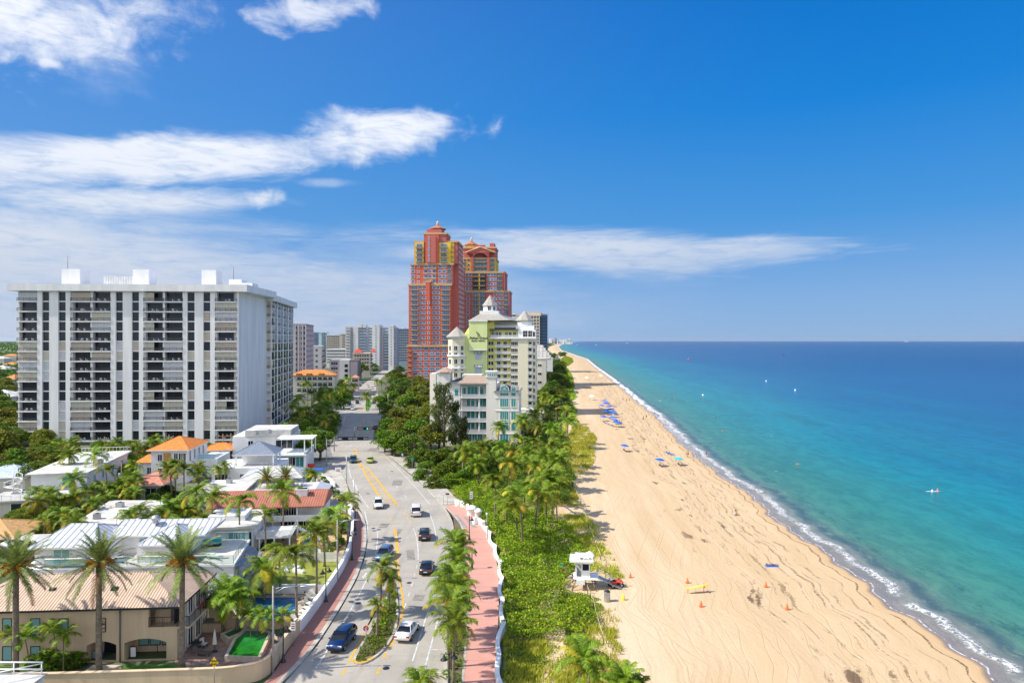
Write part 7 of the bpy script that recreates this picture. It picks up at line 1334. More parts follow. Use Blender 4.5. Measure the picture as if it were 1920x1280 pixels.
# ---------------------------------------------------------------- dune scrub, grass (nobody could count them)
def inpoly(x, y, P_):
 r = np.zeros(len(x), bool); j = len(P_) - 1
 for i in range(len(P_)):
  xi, yi, xj, yj = P_[i][0], P_[i][1], P_[j][0], P_[j][1]; c = ((yi > y) != (yj > y)) & (x < (xj - xi) * (y - yi) / (yj - yi + 1e-12) + xi); r ^= c; j = i
 return r
def mound(x, y, seed):
 z = np.zeros_like(x); rg = np.random.default_rng(seed)
 for k in range(9): a = rg.uniform(0, 6.28); fq = rg.uniform(.35, 2.2); z += np.sin((x * math.cos(a) + y * math.sin(a)) * fq + rg.uniform(0, 6)) / (1 + fq * .8)
 return z
def scrub(name, pts, dens, hgt, s, leaf, seed=1, zb=0.0, kind_leaf='quad', edge=.6):
 P_ = [(p.x, p.y) for p in gp(pts)]; xs = [p[0] for p in P_]; ys = [p[1] for p in P_]; A = (max(xs) - min(xs)) * (max(ys) - min(ys)); rg = np.random.default_rng(seed); n_ = int(A * dens)
 x = rg.uniform(min(xs), max(xs), n_); y = rg.uniform(min(ys), max(ys), n_); jx = x + .5 * np.sin(y * 1.7) + .3 * np.sin(y * 4.1); k = inpoly(jx, y, P_); x, y = x[k], y[k]
 m = mound(x, y, seed); top = np.clip(hgt * (.70 + .26 * m), .05, None)
 if kind_leaf == 'quad':
  z = zb + top * rg.uniform(0.0, 1, len(x)) ** .35; V, Fq = leaf_quads(rg, np.stack([x, y, z], 1), s)
 else:
  keep = rg.random(len(x)) < np.clip(.55 + .35 * m, .05, 1); x, y, top = x[keep], y[keep], top[keep]; n2 = len(x); a = rg.uniform(0, 6.283, n2); w_ = s * .12; hgt_ = s * rg.uniform(.6, 1.3, n2); lx = rg.normal(0, .35, n2) * hgt_ + .2 * hgt_; ly = rg.normal(0, .35, n2) * hgt_
  b0 = np.stack([x - np.cos(a) * w_, y - np.sin(a) * w_, np.full(n2, zb)], 1); b1 = np.stack([x + np.cos(a) * w_, y + np.sin(a) * w_, np.full(n2, zb)], 1); t = np.stack([x + lx, y + ly, zb + hgt_], 1); V = np.stack([b0, b1, t], 1).reshape(-1, 3); Fq = np.arange(n2 * 3).reshape(-1, 3)
 return tag(link(name, npmesh(name, V, Fq, leaf)), kind='stuff')
SA = [(868, 952), (905, 975), (925, 1010), (938, 1040), (944, 1080), (944, 1160), (944, 1185), (960, 1200), (1050, 1180), (1130, 1180), (1140, 1130), (1105, 1118), (1060, 1105), (1075, 1070), (1095, 1040), (1075, 1000), (1060, 975), (1030, 960), (990, 940), (930, 925), (880, 905), (840, 880), (815, 880), (850, 915)]
scrub('sea_grape_scrub', [(868, 952), (905, 975), (925, 1010), (938, 1040), (944, 1085), (1000, 1090), (1070, 1075), (1095, 1040), (1075, 1000), (1045, 972), (1000, 960), (930, 925), (880, 900), (840, 880), (812, 882), (845, 915)], 60, 1.7, .28, L_grape, 1)
scrub('sea_grape_scrub', [(944, 1080), (946, 1120), (948, 1185), (962, 1210), (1060, 1200), (1120, 1172), (1110, 1150), (1050, 1120), (1062, 1098), (1072, 1078), (1000, 1088)], 85, 1.5, .26, L_grape2, 2)
scrub('ground_vine', [(1050, 1118), (1092, 1112), (1126, 1125), (1133, 1142), (1120, 1152), (1080, 1150)], 150, .22, .16, L_grape, 3)
scrub('sea_grape_scrub', [(830, 885), (880, 905), (1000, 940), (1060, 950), (1080, 900), (1062, 868), (1068, 842), (1050, 800), (1030, 790), (960, 845), (880, 850), (820, 860)], 24, 1.6, .42, L_ficus, 4)
scrub('sea_grape_scrub', [(860, 850), (960, 850), (1050, 800), (1075, 770), (1060, 735), (1062, 712), (1045, 690), (1010, 716), (1006, 760), (985, 780), (960, 826), (860, 826)], 9, 2.2, .7, L_dark, 5)
m_dune, n, b = newmat('dune_soil'); g = n.n('ShaderNodeNewGeometry').outputs['Position']; n.put(b.inputs['Base Color'], n.mix(n.ss(n.noise(g, .45, 5, .7), .40, .6), (0.10, 0.12, 0.02), (0.24, 0.22, 0.05))); b.inputs['Roughness'].default_value = .95
patch('scrub_soil', [(868, 951), (905, 975), (925, 1010), (940, 1040), (944, 1160), (944, 1290), (1060, 1300), (1110, 1180), (1128, 1150), (1092, 1115), (1050, 1100), (1080, 1060), (1070, 1000), (1040, 970), (1080, 900), (1060, 840), (1070, 770), (1050, 700), (1010, 700), (960, 830), (820, 850), (800, 875), (850, 930)], .034, m_dune, False)
# grass patches on the sand with grass blades
gm, n, b = newmat('dune_grass_mat'); g = n.n('ShaderNodeNewGeometry').outputs['Position']; n.put(b.inputs['Base Color'], n.mix(n.ss(n.noise(g, .5, 5, .7), .42, .6), (0.34, 0.38, 0.03), (0.52, 0.44, 0.18))); b.inputs['Roughness'].default_value = .95
for nm, pts, dens, s, sd in (('a', [(1030, 905), (1080, 898), (1112, 868), (1116, 818), (1098, 800), (1078, 795), (1060, 830)], 14, .8, 1), ('b', [(1010, 968), (1045, 950), (1085, 950), (1082, 925), (1062, 890), (1030, 890), (1000, 930)], 22, .6, 2), ('c', [(1030, 966), (1100, 968), (1125, 1000), (1148, 1055), (1172, 1092), (1120, 1092), (1080, 1085), (1095, 1040), (1065, 1000)], 40, .55, 3), ('d', [(944, 1190), (962, 1205), (1070, 1200), (1120, 1172), (1150, 1180), (1165, 1215), (1190, 1290), (944, 1300)], 60, .5, 4), ('e', [(1058, 796), (1088, 797), (1079, 786), (1082, 770), (1070, 753), (1082, 745), (1075, 736), (1076, 720), (1071, 702), (1064, 692), (1050, 688)], 3, 1.2, 5), ('f', [(1056, 686), (1066, 686), (1075, 679), (1073, 672), (1062, 668), (1052, 672)], 1, 1.6, 6)):
 scrub('dune_grass', pts, dens * 1.6, .3, s, L_grass if nm not in 'ef' else L_grape2, sd, .03, 'blade')
 if nm in 'abef': patch('dune_grass_ground', pts, .04 + .003 * sd, gm)
scrub('dune_grass', [(1105, 1090), (1160, 1085), (1185, 1100), (1150, 1110), (1100, 1105)], 14, .3, .4, L_grass, 8, .03, 'blade'); scrub('dune_grass', [(1100, 1150), (1150, 1140), (1172, 1180), (1140, 1190)], 16, .3, .45, L_grass, 9, .03, 'blade')
scrub('dune_vine', [(944, 1190), (965, 1205), (1050, 1210), (1020, 1250), (944, 1290)], 60, .35, .2, L_grape2, 12)
scrub('verge_plants', [(838, 1290), (838, 1200), (844, 1120), (851, 1050), (853, 1000), (868, 1010), (872, 1060), (874, 1120), (874, 1175), (865, 1230), (864, 1290)], 70, .45, .18, L_ficus, 6, .12)
# woodland far off, one mass
rg = np.random.default_rng(9); n_ = 90000; yy = 560 + (rg.random(n_) ** 1.6) * 9000; xx = -.35 * yy - 50 - rg.random(n_) * yy * .75; cc = mound(xx * .012, yy * .012, 3); kp = cc > -.7; xx, yy, cc = xx[kp], yy[kp], cc[kp]; zz = (6 + 3 * np.sin(xx * .11) * np.sin(yy * .09)) * rg.random(len(xx)) ** .4 + 1
V, Fq = leaf_quads(rg, np.stack([xx, yy, zz], 1), 1.0); V = V.reshape(-1, 4, 3); ce = V.mean(1, keepdims=True); V = (ce + (V - ce) * (3.2 + yy[:, None, None] / 420)).reshape(-1, 3); tag(link('woodland', npmesh('woodland', V, Fq, L_dark)), kind='stuff')
n_ = 20000; yy = 900 + rg.random(n_) * 4200; xx = np.array([shore_x(v) for v in yy]) - 60 - rg.random(n_) * (yy * .28); zz = rg.uniform(1, 12, n_) ; V, Fq = leaf_quads(rg, np.stack([xx, yy, zz], 1), 1.0); V = V.reshape(-1, 4, 3); ce = V.mean(1, keepdims=True); V = (ce + (V - ce) * (4 + yy[:, None, None] / 420)).reshape(-1, 3); tag(link('woodland', npmesh('woodland', V, Fq, L_dark)), kind='stuff')
# ================================================================ STREET
# planted median island
isl = smooth(gp([(664, 1241), (672, 1246), (690, 1241), (712, 1226), (730, 1205), (741, 1182), (745, 1158), (745, 1130), (741, 1102), (737, 1093), (733, 1096), (728, 1110), (722, 1130), (712, 1150), (704, 1165), (694, 1183), (682, 1203), (668, 1228), (664, 1241)]), 1)
struct(MB().rail(isl, .28, 0, .17).build('median_kerb', m_side)); struct(MB().rail(smooth(gp([(662, 1238), (666, 1244.5), (680, 1244), (700, 1234)]), 1), .3, .17, .175).build('yellow_kerb_paint', m_yl))
struct(MB().quad([(p.x, p.y, .12) for p in isl[:-1]]).build('median_bed', mat('planting_soil', (0, 0, 0))))
scrub('median_plants', [(666, 1240), (672, 1243), (690, 1238), (711, 1223), (728, 1203), (739, 1181), (743, 1158), (743, 1130), (739, 1104), (735, 1098), (724, 1132), (706, 1166), (684, 1205)], 130, .55, .17, L_ficus, 21, .12)
scrub('median_plants', [(700, 1185), (720, 1190), (735, 1150), (738, 1110), (730, 1110), (712, 1155)], 60, .85, .2, L_grape, 22, .12)
# white wavy sea wall of the promenade: low coping that snakes along its sea side
def wave_wall(name, label, pts, h0, h1, wd, amp=.45, per=5.0):
 p = res(smooth(gp(pts), 1), 90); c = p[45].copy(); T = thing(name, label, 'wall', (c.x, c.y, 0)); mb = MB(); Lp, Rp, Hh = [], [], []
 for i, q in enumerate(p):
  t = (p[min(i + 1, 89)] - p[max(i - 1, 0)]).normalized(); nn = Vector((t.y, -t.x, 0)); s = i / 89 * sum((b_ - a).length for a, b_ in zip(p[:-1], p[1:])); o = amp * (math.sin(2 * math.pi * s / per) + .6 * math.sin(2 * math.pi * s / per * .37 + 2)); m_ = q + nn * o - c
  Lp.append(m_ - nn * wd / 2); Rp.append(m_ + nn * wd / 2); Hh.append(h0 + (h1 - h0) * (.5 + .5 * math.sin(2 * math.pi * s / per + 1)))
 for i in range(89):
  a, b_, c_, d_ = Lp[i], Rp[i], Rp[i + 1], Lp[i + 1]; z, w_ = Hh[i], Hh[i + 1]
  mb.faces([(a.x, a.y, 0), (b_.x, b_.y, 0), (c_.x, c_.y, 0), (d_.x, d_.y, 0), (a.x, a.y, z), (b_.x, b_.y, z), (c_.x, c_.y, w_), (d_.x, d_.y, w_)], [(4, 5, 6, 7), (0, 4, 7, 3), (1, 2, 6, 5)] + ([(0, 1, 5, 4)] if i == 0 else []) + ([(3, 7, 6, 2)] if i == 88 else []), 0)
 mb.build('wall', white2, T); return T
wave_wall('sea_wall', 'low white snaking sea wall between pink promenade and dune scrub', [(944, 1330), (938, 1275), (933, 1240), (938, 1200), (941, 1170), (940, 1130), (941, 1100), (937, 1068), (930, 1040), (921, 1015), (912, 996), (903, 985)], .5, .95, .45, .2, 7.5)
def urn(label, px, py, r, h, lid=True):
 T = thing('wall_pier', label, 'wall pier', G(px, py)); MB().lathe([(r, 0), (r * .97, h * .75), (r * 1.12, h * .8), (r * 1.12, h * .88), (r * .8, h * .92), (r * .75, h)] if lid else [(r, 0), (r, h), (.02, h)], 18).build('drum', white2, T)
 if lid: MB().lathe([(r * .75, h), (r * .45, h * 1.1), (.05, h * 1.18)], 18).build('cap', white2, T)
urn('round white pier left of the sea wall gateway, broadest and capped', 885, 966, .95, 1.7); urn('round white capped pier right of the sea wall gateway', 897, 971, .7, 1.6); urn('plain white drum at the start of the sea wall by the footpath', 858, 948.5, .55, 1.25, False)
wave_wall('sea_wall', 'short white curling wall between the plain drum and the gateway pier', [(864, 949), (870, 951), (878, 956), (880, 966)], .8, 1.2, .45, .1, 3); wave_wall('sea_wall', 'white curling wall end just below the gateway piers', [(887, 984), (894, 982), (902, 984), (907, 992)], 1.0, 1.35, .5, .1, 4)
for px, py, lb in ((913, 983, 'white round topped bollard post beside the sea wall gateway'), (913.5, 1009, 'grey shaded post with round top beside the sea wall')): T = thing('gate_post', lb, 'post', G(px, py)); MB().lathe([(.16, 0), (.16, 1.85), (.2, 1.9), (.17, 2.05), (.02, 2.12)], 12).build('post', white2, T)
# ---- lamps
def bell_lamp(label, px, py, hpx, heads=2, rz=0.0, grp='black bell lamps'):
 p = G(px, py); h = hpx * p.y / F; T = thing('bell_street_lamp', label, 'street lamp', p, rz, grp)
 MB().lathe([(.28, 0), (.26, .25), (.16, .4), (.12, .9), (.07, 1.0), (.06, h - .7), (.09, h - .65), (.05, h - .3), (.02, h)], 10).build('pole', dmetal, T)
 for s in ((-1, 1) if heads == 2 else (1,)):
  a = MB(); a.tube([(0, 0, h - .55), (.25 * s, 0, h - .35), (.5 * s, 0, h - .4)], .03, 5); a.build('arm', dmetal, T); hd = MB(); hd.lathe([(.03, 0), (.07, -.12), (.14, -.3), (.34, -.5), (.36, -.56)], 12, (.5 * s, 0, h - .38)); hd.lathe([(.30, -.545), (.01, -.545)], 12, (.5 * s, 0, h - .38), 1); hd.build('lamp_shade', [dmetal, white2], T)
bell_lamp('black twin bell lamp nearest the camera on the brick sidewalk', 531, 1243, 74, 2, .9); bell_lamp('black twin bell lamp beside the wall of the blue pool', 611, 1129, 70, 2, .9); bell_lamp('black twin bell lamp in the middle of the white street wall', 660, 1051, 60, 2, .9); bell_lamp('black twin bell lamp at the top end of the brick sidewalk', 666, 995.5, 52, 2, .9)
bell_lamp('black twin bell lamp under the palms at the promenade bottom', 842, 1290, 74, 2, .4); bell_lamp('black bell lamp beside the gateway piers on the promenade', 880, 1013, 48, 1, .6); bell_lamp('black bell lamp half hidden behind the promenade palms', 885, 1068, 44, 1, .6)
def cobra(label, px, py, top, reach, m_=None, w0=.13):
 p = G(px, py); h = (py - top) * p.y / F; T = thing('street_light', label, 'street light', p); MB().tube([(0, 0, 0), (0, 0, h)], [w0, w0 * .65], 8).build('pole', m_ or concrete, T)
 a = MB(); a.tube([(0, 0, h - .8), (reach * .35, 0, h - .15), (reach * .8, 0, h + .02)], .05, 6); a.tube([(0, 0, h - .3), (reach * .35, 0, h - .05)], .03, 5); a.build('arm', gmetal, T); b_ = MB(); b_.lathe([(.01, -.45), (.14, -.3), (.17, .1), (.1, .4), (.01, .5)], 8); b_.v = [((z) + reach, x * .9, y * .45 + h + .0) for x, y, z in b_.v]; b_.build('luminaire', gmetal, T)
cobra('concrete street light with curved arm in front of the tan garden wall', 512, 1261, 1098, 3.1); cobra('concrete street light on the brick sidewalk beside the white street wall', 632.5, 1090, 974, 2.6); cobra('grey street light at the street corner by the round dark tree', 612.5, 874, 823, 3.6); cobra('street light standing in the roadside grove, arm to the left', 788, 842, 824, -3.6)
cobra('street light beside the far junction left of the road', 681, 716, 702, 4); cobra('tall pale pole in front of the leftmost grove tree', 727.5, 775, 738, -.6, w0=.25); cobra('long armed mast light over the far junction', 697, 706, 690, 9); cobra('street light beyond the kiosk with the pink roof', 656, 716, 700, 3)
def pole(label, px, py, top, m_=None, r=.12, cross=False, name='utility_pole', tr=False):
 p = G(px, py); h = (py - top) * p.y / F; T = thing(name, label, 'pole', p); MB().tube([(0, 0, 0), (0, 0, h)], [r, r * .75], 8).build('shaft', m_ or wood, T)
 if cross: MB().box(-1.2, 1.2, -.06, .06, h - .7, h - .55).build('cross_arm', wood, T); [MB().lathe([(.06, 0), (.06, .25), (.02, .3)], 6, (x, 0, h - .55)).build('insulator', gmetal, T) for x in (-1.05, 0, 1.05)]
 if tr: MB().lathe([(.28, 0), (.3, .1), (.3, .8), (.28, .9), (.02, .95)], 12, (-.36, 0, h * .58)).build('transformer', gmetal, T)
pole('grey pole on the left kerb just before the white street wall', 649.5, 906, 854, gmetal, .1); pole('shorter dark pole below the grey one at the left kerb', 663.5, 985, 898, gmetal, .1)
pole('wooden utility pole with a transformer beside the stair villa', 228, 935, 866, None, .16, False, 'utility_pole', True); pole('wooden utility pole with cross arm behind the trees of the stair villa', 196, 885, 818, None, .15, True); pole('utility pole with cross arm in front of the slab, above the orange roof', 317, 880, 814, None, .14, True); pole('utility pole with cross arm left of the modern villa', 418, 870, 813, None, .15, True); pole('utility pole at the corner of the modern villa roof', 433, 872, 812, None, .14, True); pole('wooden pole rising right of the orange roofed house', 337, 893, 828, None, .14)
# wires between poles
def signal_gantry(label, x0, x1, py0, ptop, pbot, heads, grn=()):
 Y = G(0, py0).y; z1, z0 = H - (ptop - CY) * Y / F, H - (pbot - CY) * Y / F; a, b_ = (x0 - CX) * Y / F, (x1 - CX) * Y / F; T = thing('signal_gantry', label, 'traffic signal', ((a + b_) / 2, Y, 0)); L = (b_ - a) / 2; q = MB()
 for z in (z0, z1): q.box(-L, L, -.08, .08, z - .09, z + .09)
 for k in range(heads * 2 + 1): x = -L + 2 * L * k / (heads * 2); q.box(x - .07, x + .07, -.07, .07, z0, z1)
 q.build('truss', black, T); p = MB().tube([(-L - 1, 0, 0), (-L - 1, 0, z1 + .3)], .18, 8); p.box(-L - 1, -L, -.08, .08, z1 - .1, z1 + .1); p.build('pole', gmetal, T)
 for k in range(heads):
  x = -L + 2 * L * (k * 2 + .5 + 1 * (k > 0) * 0) / (heads * 2) + (L * .25 if heads > 1 else L * .4); m_ = MB(); m_.box(x - .9, x + .9, -.2, .12, z0 + .12, z1 - .12); s = m_.build('signal_head', black, T)
  for j in range(3):
   l_ = MB(); k0 = l_.lathe([(.01, 0), (.2, 0), (.22, .12)], 10); l_.v = [(x - .55 + j * .55 + vx, -.2 - vz, (z0 + z1) / 2 + vy) for vx, vy, vz in l_.v]; l_.build('signal_lens', green_lamp if (j == 2 and k in grn) else dmetal, s)
green_lamp, n, b = newmat('lit_green_signal'); b.inputs['Base Color'].default_value = (.02, .6, .35, 1); b.inputs['Emission Color'].default_value = (.05, 1, .55, 1); b.inputs['Emission Strength'].default_value = 2.0
signal_gantry('long black signal gantry across the road at the near side of the junction', 633, 690, 846, 819, 824.5, 2); signal_gantry('black signal gantry with green light at the far side of the junction', 670, 706, 818, 801, 805, 1, (0,))
# ---- signs
def sign(label, px, py, h_px, w_px, plate, name='road_sign', diamond=False, top=None, pm=None, mk=None, cat='sign', wpx=None):
 p = G(px, py); s = p.y / F; T = thing(name, label, cat, p); tp = (py - top) * s; MB().tube([(0, .04, 0), (0, .04, tp)], .04, 6).build('post', pm or gmetal, T)
 hh, ww = h_px * s / 2, w_px * s / 2; q = MB(); c = tp - hh
 if diamond: q.faces([(0, -.02, c - hh), (ww, -.02, c), (0, -.02, c + hh), (-ww, -.02, c), (0, .01, c - hh), (ww, .01, c), (0, .01, c + hh), (-ww, .01, c)], [(0, 1, 2, 3), (7, 6, 5, 4), (0, 4, 5, 1), (1, 5, 6, 2), (2, 6, 7, 3), (3, 7, 4, 0)])
 else: q.box(-ww, ww, -.02, .01, c - hh, c + hh)
 o = q.build('plate', plate, T)
 if mk: mk(o, c, ww, hh)
 return T
ysg = mat('yellow_sign_sheet', (.85, .58, .02), .5, var=0); blk = MATS['black_letters']; wsg = mat('white_sign_sheet', (.8, .8, .8), .5, var=0); rsg = mat('red_sign_ink', (.6, .03, .04), .5, var=0); gsg = mat('green_sign_sheet', (.0, .26, .16), .5, var=0)
sign('yellow diamond DEAD END sign in front of the tan garden wall', 401.5, 1300, 20, 17, ysg, diamond=True, top=1231, mk=lambda o, c, w_, h: (text('DEAD', .27, blk, o, (0, -.03, c + .14), ext=.004, bold=.008), text('END', .27, blk, o, (0, -.03, c - .16), ext=.004, bold=.008)))
def no_turn(o, c, w_, h):
 m_ = MB(); r = w_ * .86
 for rr, wd in ((r, .07),): m_.tube([(rr * math.cos(a), -.03, c + .1 + rr * math.sin(a)) for a in np.linspace(0, 6.2832, 25)], wd / 2 + .01, 4)
 m_.tube([(-r * .7, -.035, c + .1 + r * .7), (r * .7, -.035, c + .1 - r * .7)], .035, 4); m_.build('red_ring', rsg, o)
 u = MB(); u.tube([(.16, -.028, c - .12), (.16, -.028, c + .18), (.0, -.028, c + .30), (-.16, -.028, c + .18), (-.16, -.028, c + .0)], .035, 4); u.faces([(-.28, -.03, c + .02), (-.16, -.03, c - .14), (-.04, -.03, c + .02)], [(0, 1, 2)]); u.build('turn_arrow', blk, o)
sign('white no U-turn sign at the near tip of the planted median', 686, 1217, 12, 11, wsg, top=1172.5, mk=no_turn)
def bits(o, c, w_, h): [MB().box(-w_ * .7, w_ * .7, -.026, -.021, c + h * t - h * .1, c + h * t + h * .1).build('printed_band', mm, o) for t, mm in ((.5, rsg), (-.05, blk), (-.5, blk))]
sign('small white roadside sign on the tan garden wall corner', 549.5, 1214, 16, 9, wsg, top=1165, mk=bits); sign('double white parking sign above the scrub at the sea wall', 883.5, 950, 14, 5.5, wsg, top=921, mk=bits); sign('small blue grey sign at the end of the concrete footpath', 839, 947, 3, 7, dmetal, top=924); sign('bare thin post beside the footpath sign', 831.5, 947, .6, .6, gmetal, 'marker_post', top=922)
sign('green street name sign on the footpath under the trees', 773, 880, 4.5, 6, gsg, top=858); sign('white board sign on the left verge beside the side street', 634, 884, 9, 11, wsg, top=876, mk=bits); sign('green median name sign at the far junction', 645, 763, 2.2, 9, gsg, top=759.5)
sign('black street name plate on its post by the promenade lamp', 852, 1282, 3.5, 15, black, top=1251, mk=lambda o, c, w_, h: text('OAKLAND', .17, wsg, o, (0, -.028, c), ext=.003)) if False else sign('black name plate on its post by the promenade lamp', 852, 1282, 3.5, 15, black, top=1251)
sign('white sign at the trees beside the footpath', 754.5, 860, 5, 3, wsg, top=849)
# ---- cars
tyre = mat('tyre_rubber', (.015, .015, .015), .8, var=0); rimm = mat('alloy_rim', (.5, .5, .52), .3, .8, var=0); cgl = glassmat('car_glass', (.01, .013, .018), .03, .1); lampw = mat('headlight_glass', (.75, .78, .8), .15, var=0); lampr = mat('tail_light_red', (.5, .01, .01), .25, var=0); plate_m = mat('number_plate', (.7, .7, .68), .5, var=0)
def paint(name, c, metal=.3):
 if name in MATS: return MATS[name]
 m, n_, b2 = newmat(name); b2.inputs['Base Color'].default_value = (*c, 1); b2.inputs['Roughness'].default_value = .28; b2.inputs['Metallic'].default_value = metal; b2.inputs['Coat Weight'].default_value = .8; b2.inputs['Coat Roughness'].default_value = .04; MATS[name] = m; return m
PROF = {   # station y (rear to front, metres from the centre), belt height, roof height (None: no cabin), half width
 'sedan': dict(L=4.7, W=.92, body=[(-2.35, .55, .62, .78), (-2.28, .38, .95, .86), (-1.7, .25, 1.04, .91), (-.6, .22, .98, .92), (.7, .22, .96, .92), (1.5, .24, .88, .90), (2.15, .30, .76, .84), (2.35, .42, .60, .72)], cab=[(-1.65, 1.02, 1.06, .74), (-.95, 1.0, 1.38, .66), (-.2, .98, 1.45, .66), (.45, .97, 1.38, .66), (1.15, .93, .97, .74)]),
 'suv': dict(L=4.6, W=.94, body=[(-2.3, .50, .75, .82), (-2.25, .38, 1.10, .89), (-1.6, .28, 1.12, .94), (-.6, .26, 1.08, .94), (.7, .26, 1.06, .94), (1.45, .28, 1.02, .93), (2.1, .34, .90, .87), (2.3, .45, .68, .76)], cab=[(-2.2, 1.10, 1.16, .80), (-1.85, 1.1, 1.60, .72), (-.6, 1.08, 1.70, .70), (.35, 1.06, 1.62, .70), (1.2, 1.02, 1.06, .78)]),
 'van': dict(L=4.9, W=.96, body=[(-2.45, .45, .9, .90), (-2.43, .35, 1.15, .95), (-1.4, .28, 1.18, .97), (.2, .28, 1.16, .97), (1.2, .28, 1.10, .97), (1.8, .30, 1.02, .94), (2.3, .36, .85, .88), (2.45, .48, .65, .80)], cab=[(-2.42, 1.15, 1.3, .90), (-2.36, 1.15, 1.90, .84), (-.6, 1.16, 1.98, .84), (.7, 1.12, 1.92, .82), (1.6, 1.05, 1.10, .86)])}
def loft(mb, st, ring, mi, caps=True):
 n_ = len(ring(st[0])); vs = [p for s in st for p in ring(s)]; fs = [(i * n_ + k, i * n_ + (k + 1) % n_, (i + 1) * n_ + (k + 1) % n_, (i + 1) * n_ + k) for i in range(len(st) - 1) for k in range(n_)]
 if caps: fs += [tuple(range(n_ - 1, -1, -1)), tuple((len(st) - 1) * n_ + k for k in range(n_))]
 mb.faces(vs, fs, mi, True)
def car(kind, label, px, py, col_, rz, name='car', cat='car', detail=True, grp=None):
 d_ = PROF[kind]; T = thing(name, label, cat, G(px, py) + Vector((0, 0, .012)), rz, grp); pm = paint(*col_); mb = MB()
 def ring(s): y, zb, zt, w_ = s; return [(-w_ * .9, y, zb), (w_ * .9, y, zb), (w_, y, zb + (zt - zb) * .35), (w_ * .985, y, zb + (zt - zb) * .7), (w_ * .86, y, zt), (0, y, zt + .04), (-w_ * .86, y, zt), (-w_ * .985, y, zb + (zt - zb) * .7), (-w_, y, zb + (zt - zb) * .35)]
 loft(mb, d_['body'], ring, 0); mb.build('body', pm, T)
 def ringc(s): y, zb, zt, w_ = s; wb = min(w_ + .12, d_['W'] * .9); return [(-wb, y, zb - .05), (wb, y, zb - .05), (w_, y, zt - .04), (w_ * .8, y, zt), (-w_ * .8, y, zt), (-w_, y, zt - .04)]
 g_ = MB(); loft(g_, d_['cab'], ringc, 0); g_.build('window_glass', cgl, T)
 rf = MB(); c = d_['cab'][1:-1]; vs = []
 for y, zb, zt, w_ in c: vs += [(-w_ * .93, y, zt - .015), (-w_ * .8, y, zt + .02), (w_ * .8, y, zt + .02), (w_ * .93, y, zt - .015)]
 rf.faces(vs, [(i * 4 + k, i * 4 + k + 1, (i + 1) * 4 + k + 1, (i + 1) * 4 + k) for i in range(len(c) - 1) for k in range(3)] + [(4 * i + 0, 4 * i + 4, 4 * i + 4, 4 * i + 0)[:3] for i in range(0)], 0, True)
 for (y, zb, zt, w_), (y2, zb2, zt2, w2) in ((d_['cab'][0], d_['cab'][1]), (d_['cab'][-1], d_['cab'][-2])):     # pillars
  for s in (-1, 1): rf.tube([(s * min(w_ + .11, .86), y, zb), (s * w2, y2, zt2 - .02)], .045, 4, 0, False)
 for s in (-1, 1): rf.tube([(s * (c[1][3] + .09), c[1][0], c[1][1]), (s * (c[1][3] + .01), c[1][0], c[1][2] - .03)], .045, 4, 0, False)
 if kind == 'van':
  for s in (-1, 1): rf.faces([(s * .955, -2.3, 1.12), (s * .955, .0, 1.12), (s * .858, .0, 1.9), (s * .858, -2.25, 1.86)], [(0, 1, 2, 3), (3, 2, 1, 0)])
 rf.build('roof', pm, T)
 key = ('wheel',)
 if key not in MCACHE:
  w_ = MB(); w_.lathe([(.20, -.10), (.32, -.11), (.34, -.06), (.34, .06), (.32, .11), (.20, .10)], 16); w_.v = [(z, x, y) for x, y, z in w_.v]; r_ = MB(); r_.lathe([(.01, .07), (.08, .10), (.2, .085), (.21, .10)], 10); r_.lathe([(.21, -.10), (.2, -.085), (.08, -.10), (.01, -.07)], 10); r_.v = [(z, x, y) for x, y, z in r_.v]
  MCACHE[key] = (w_.mesh('tyre', tyre), r_.mesh('rim', rimm))
 for sx in (-1, 1):
  for y in (-d_['L'] * .29, d_['L'] * .30): wo = link('wheel', MCACHE[key][0], T, (sx * (d_['W'] - .08), y, .34)); link('rim', MCACHE[key][1], wo) if detail else None
 if detail:
  f_, r_ = d_['body'][-2], d_['body'][1]
  for s in (-1, 1):
   MB().box(-.2, .2, -.05, .09, -.07, .07).build('headlight', lampw, T, (s * (f_[3] - .22), f_[0] + .03, f_[2] - .13)); MB().box(-.17, .17, -.05, .06, -.09, .09).build('tail_light', lampr, T, (s * (r_[3] - .17), r_[0] - .01, r_[2] - .18)); MB().box(-.1, .1, -.07, .07, -.06, .07).build('wing_mirror', pm, T, (s * (d_['W'] + .08), d_['cab'][-1][0] - .35, 1.0))
  MB().box(-.26, .26, -.02, .0, -.07, .07).build('number_plate', plate_m, T, (0, d_['body'][0][0] - .012, .62)); MB().box(-.6, .6, -.03, .03, -.1, .08).build('grille', dmetal, T, (0, d_['body'][-1][0] - .005, .50))
 return T
CW, CB, CBL, CS = ('car_white', (.75, .75, .74), 0), ('car_black', (.012, .013, .016), .2), ('car_blue', (.01, .035, .13), .4), ('car_steel_blue', (.13, .22, .34), .6)
away = lambda a: R(a); toward = lambda a: R(180 + a)
car('suv', 'dark blue compact SUV driving towards the camera left of the planted median', 641, 1208, CBL, toward(-9)); car('sedan', 'white sedan seen from behind right of the planted median', 763.5, 1190, CW, away(-7)); car('sedan', 'black sedan with red tail lights driving away below the black SUV', 800, 1070, CB, away(3)); car('suv', 'black SUV seen from behind between the van and the black sedan', 796, 1008, CB, away(6))
car('suv', 'steel blue SUV coming towards the camera just beyond the median palms', 721, 1046, CS, toward(-4)); car('suv', 'white SUV coming towards the camera beside the hatched yellow lines', 709.5, 950, CW, toward(12)); car('van', 'white van seen from behind in the right lane', 780, 964, CW, away(9), 'van', 'van')
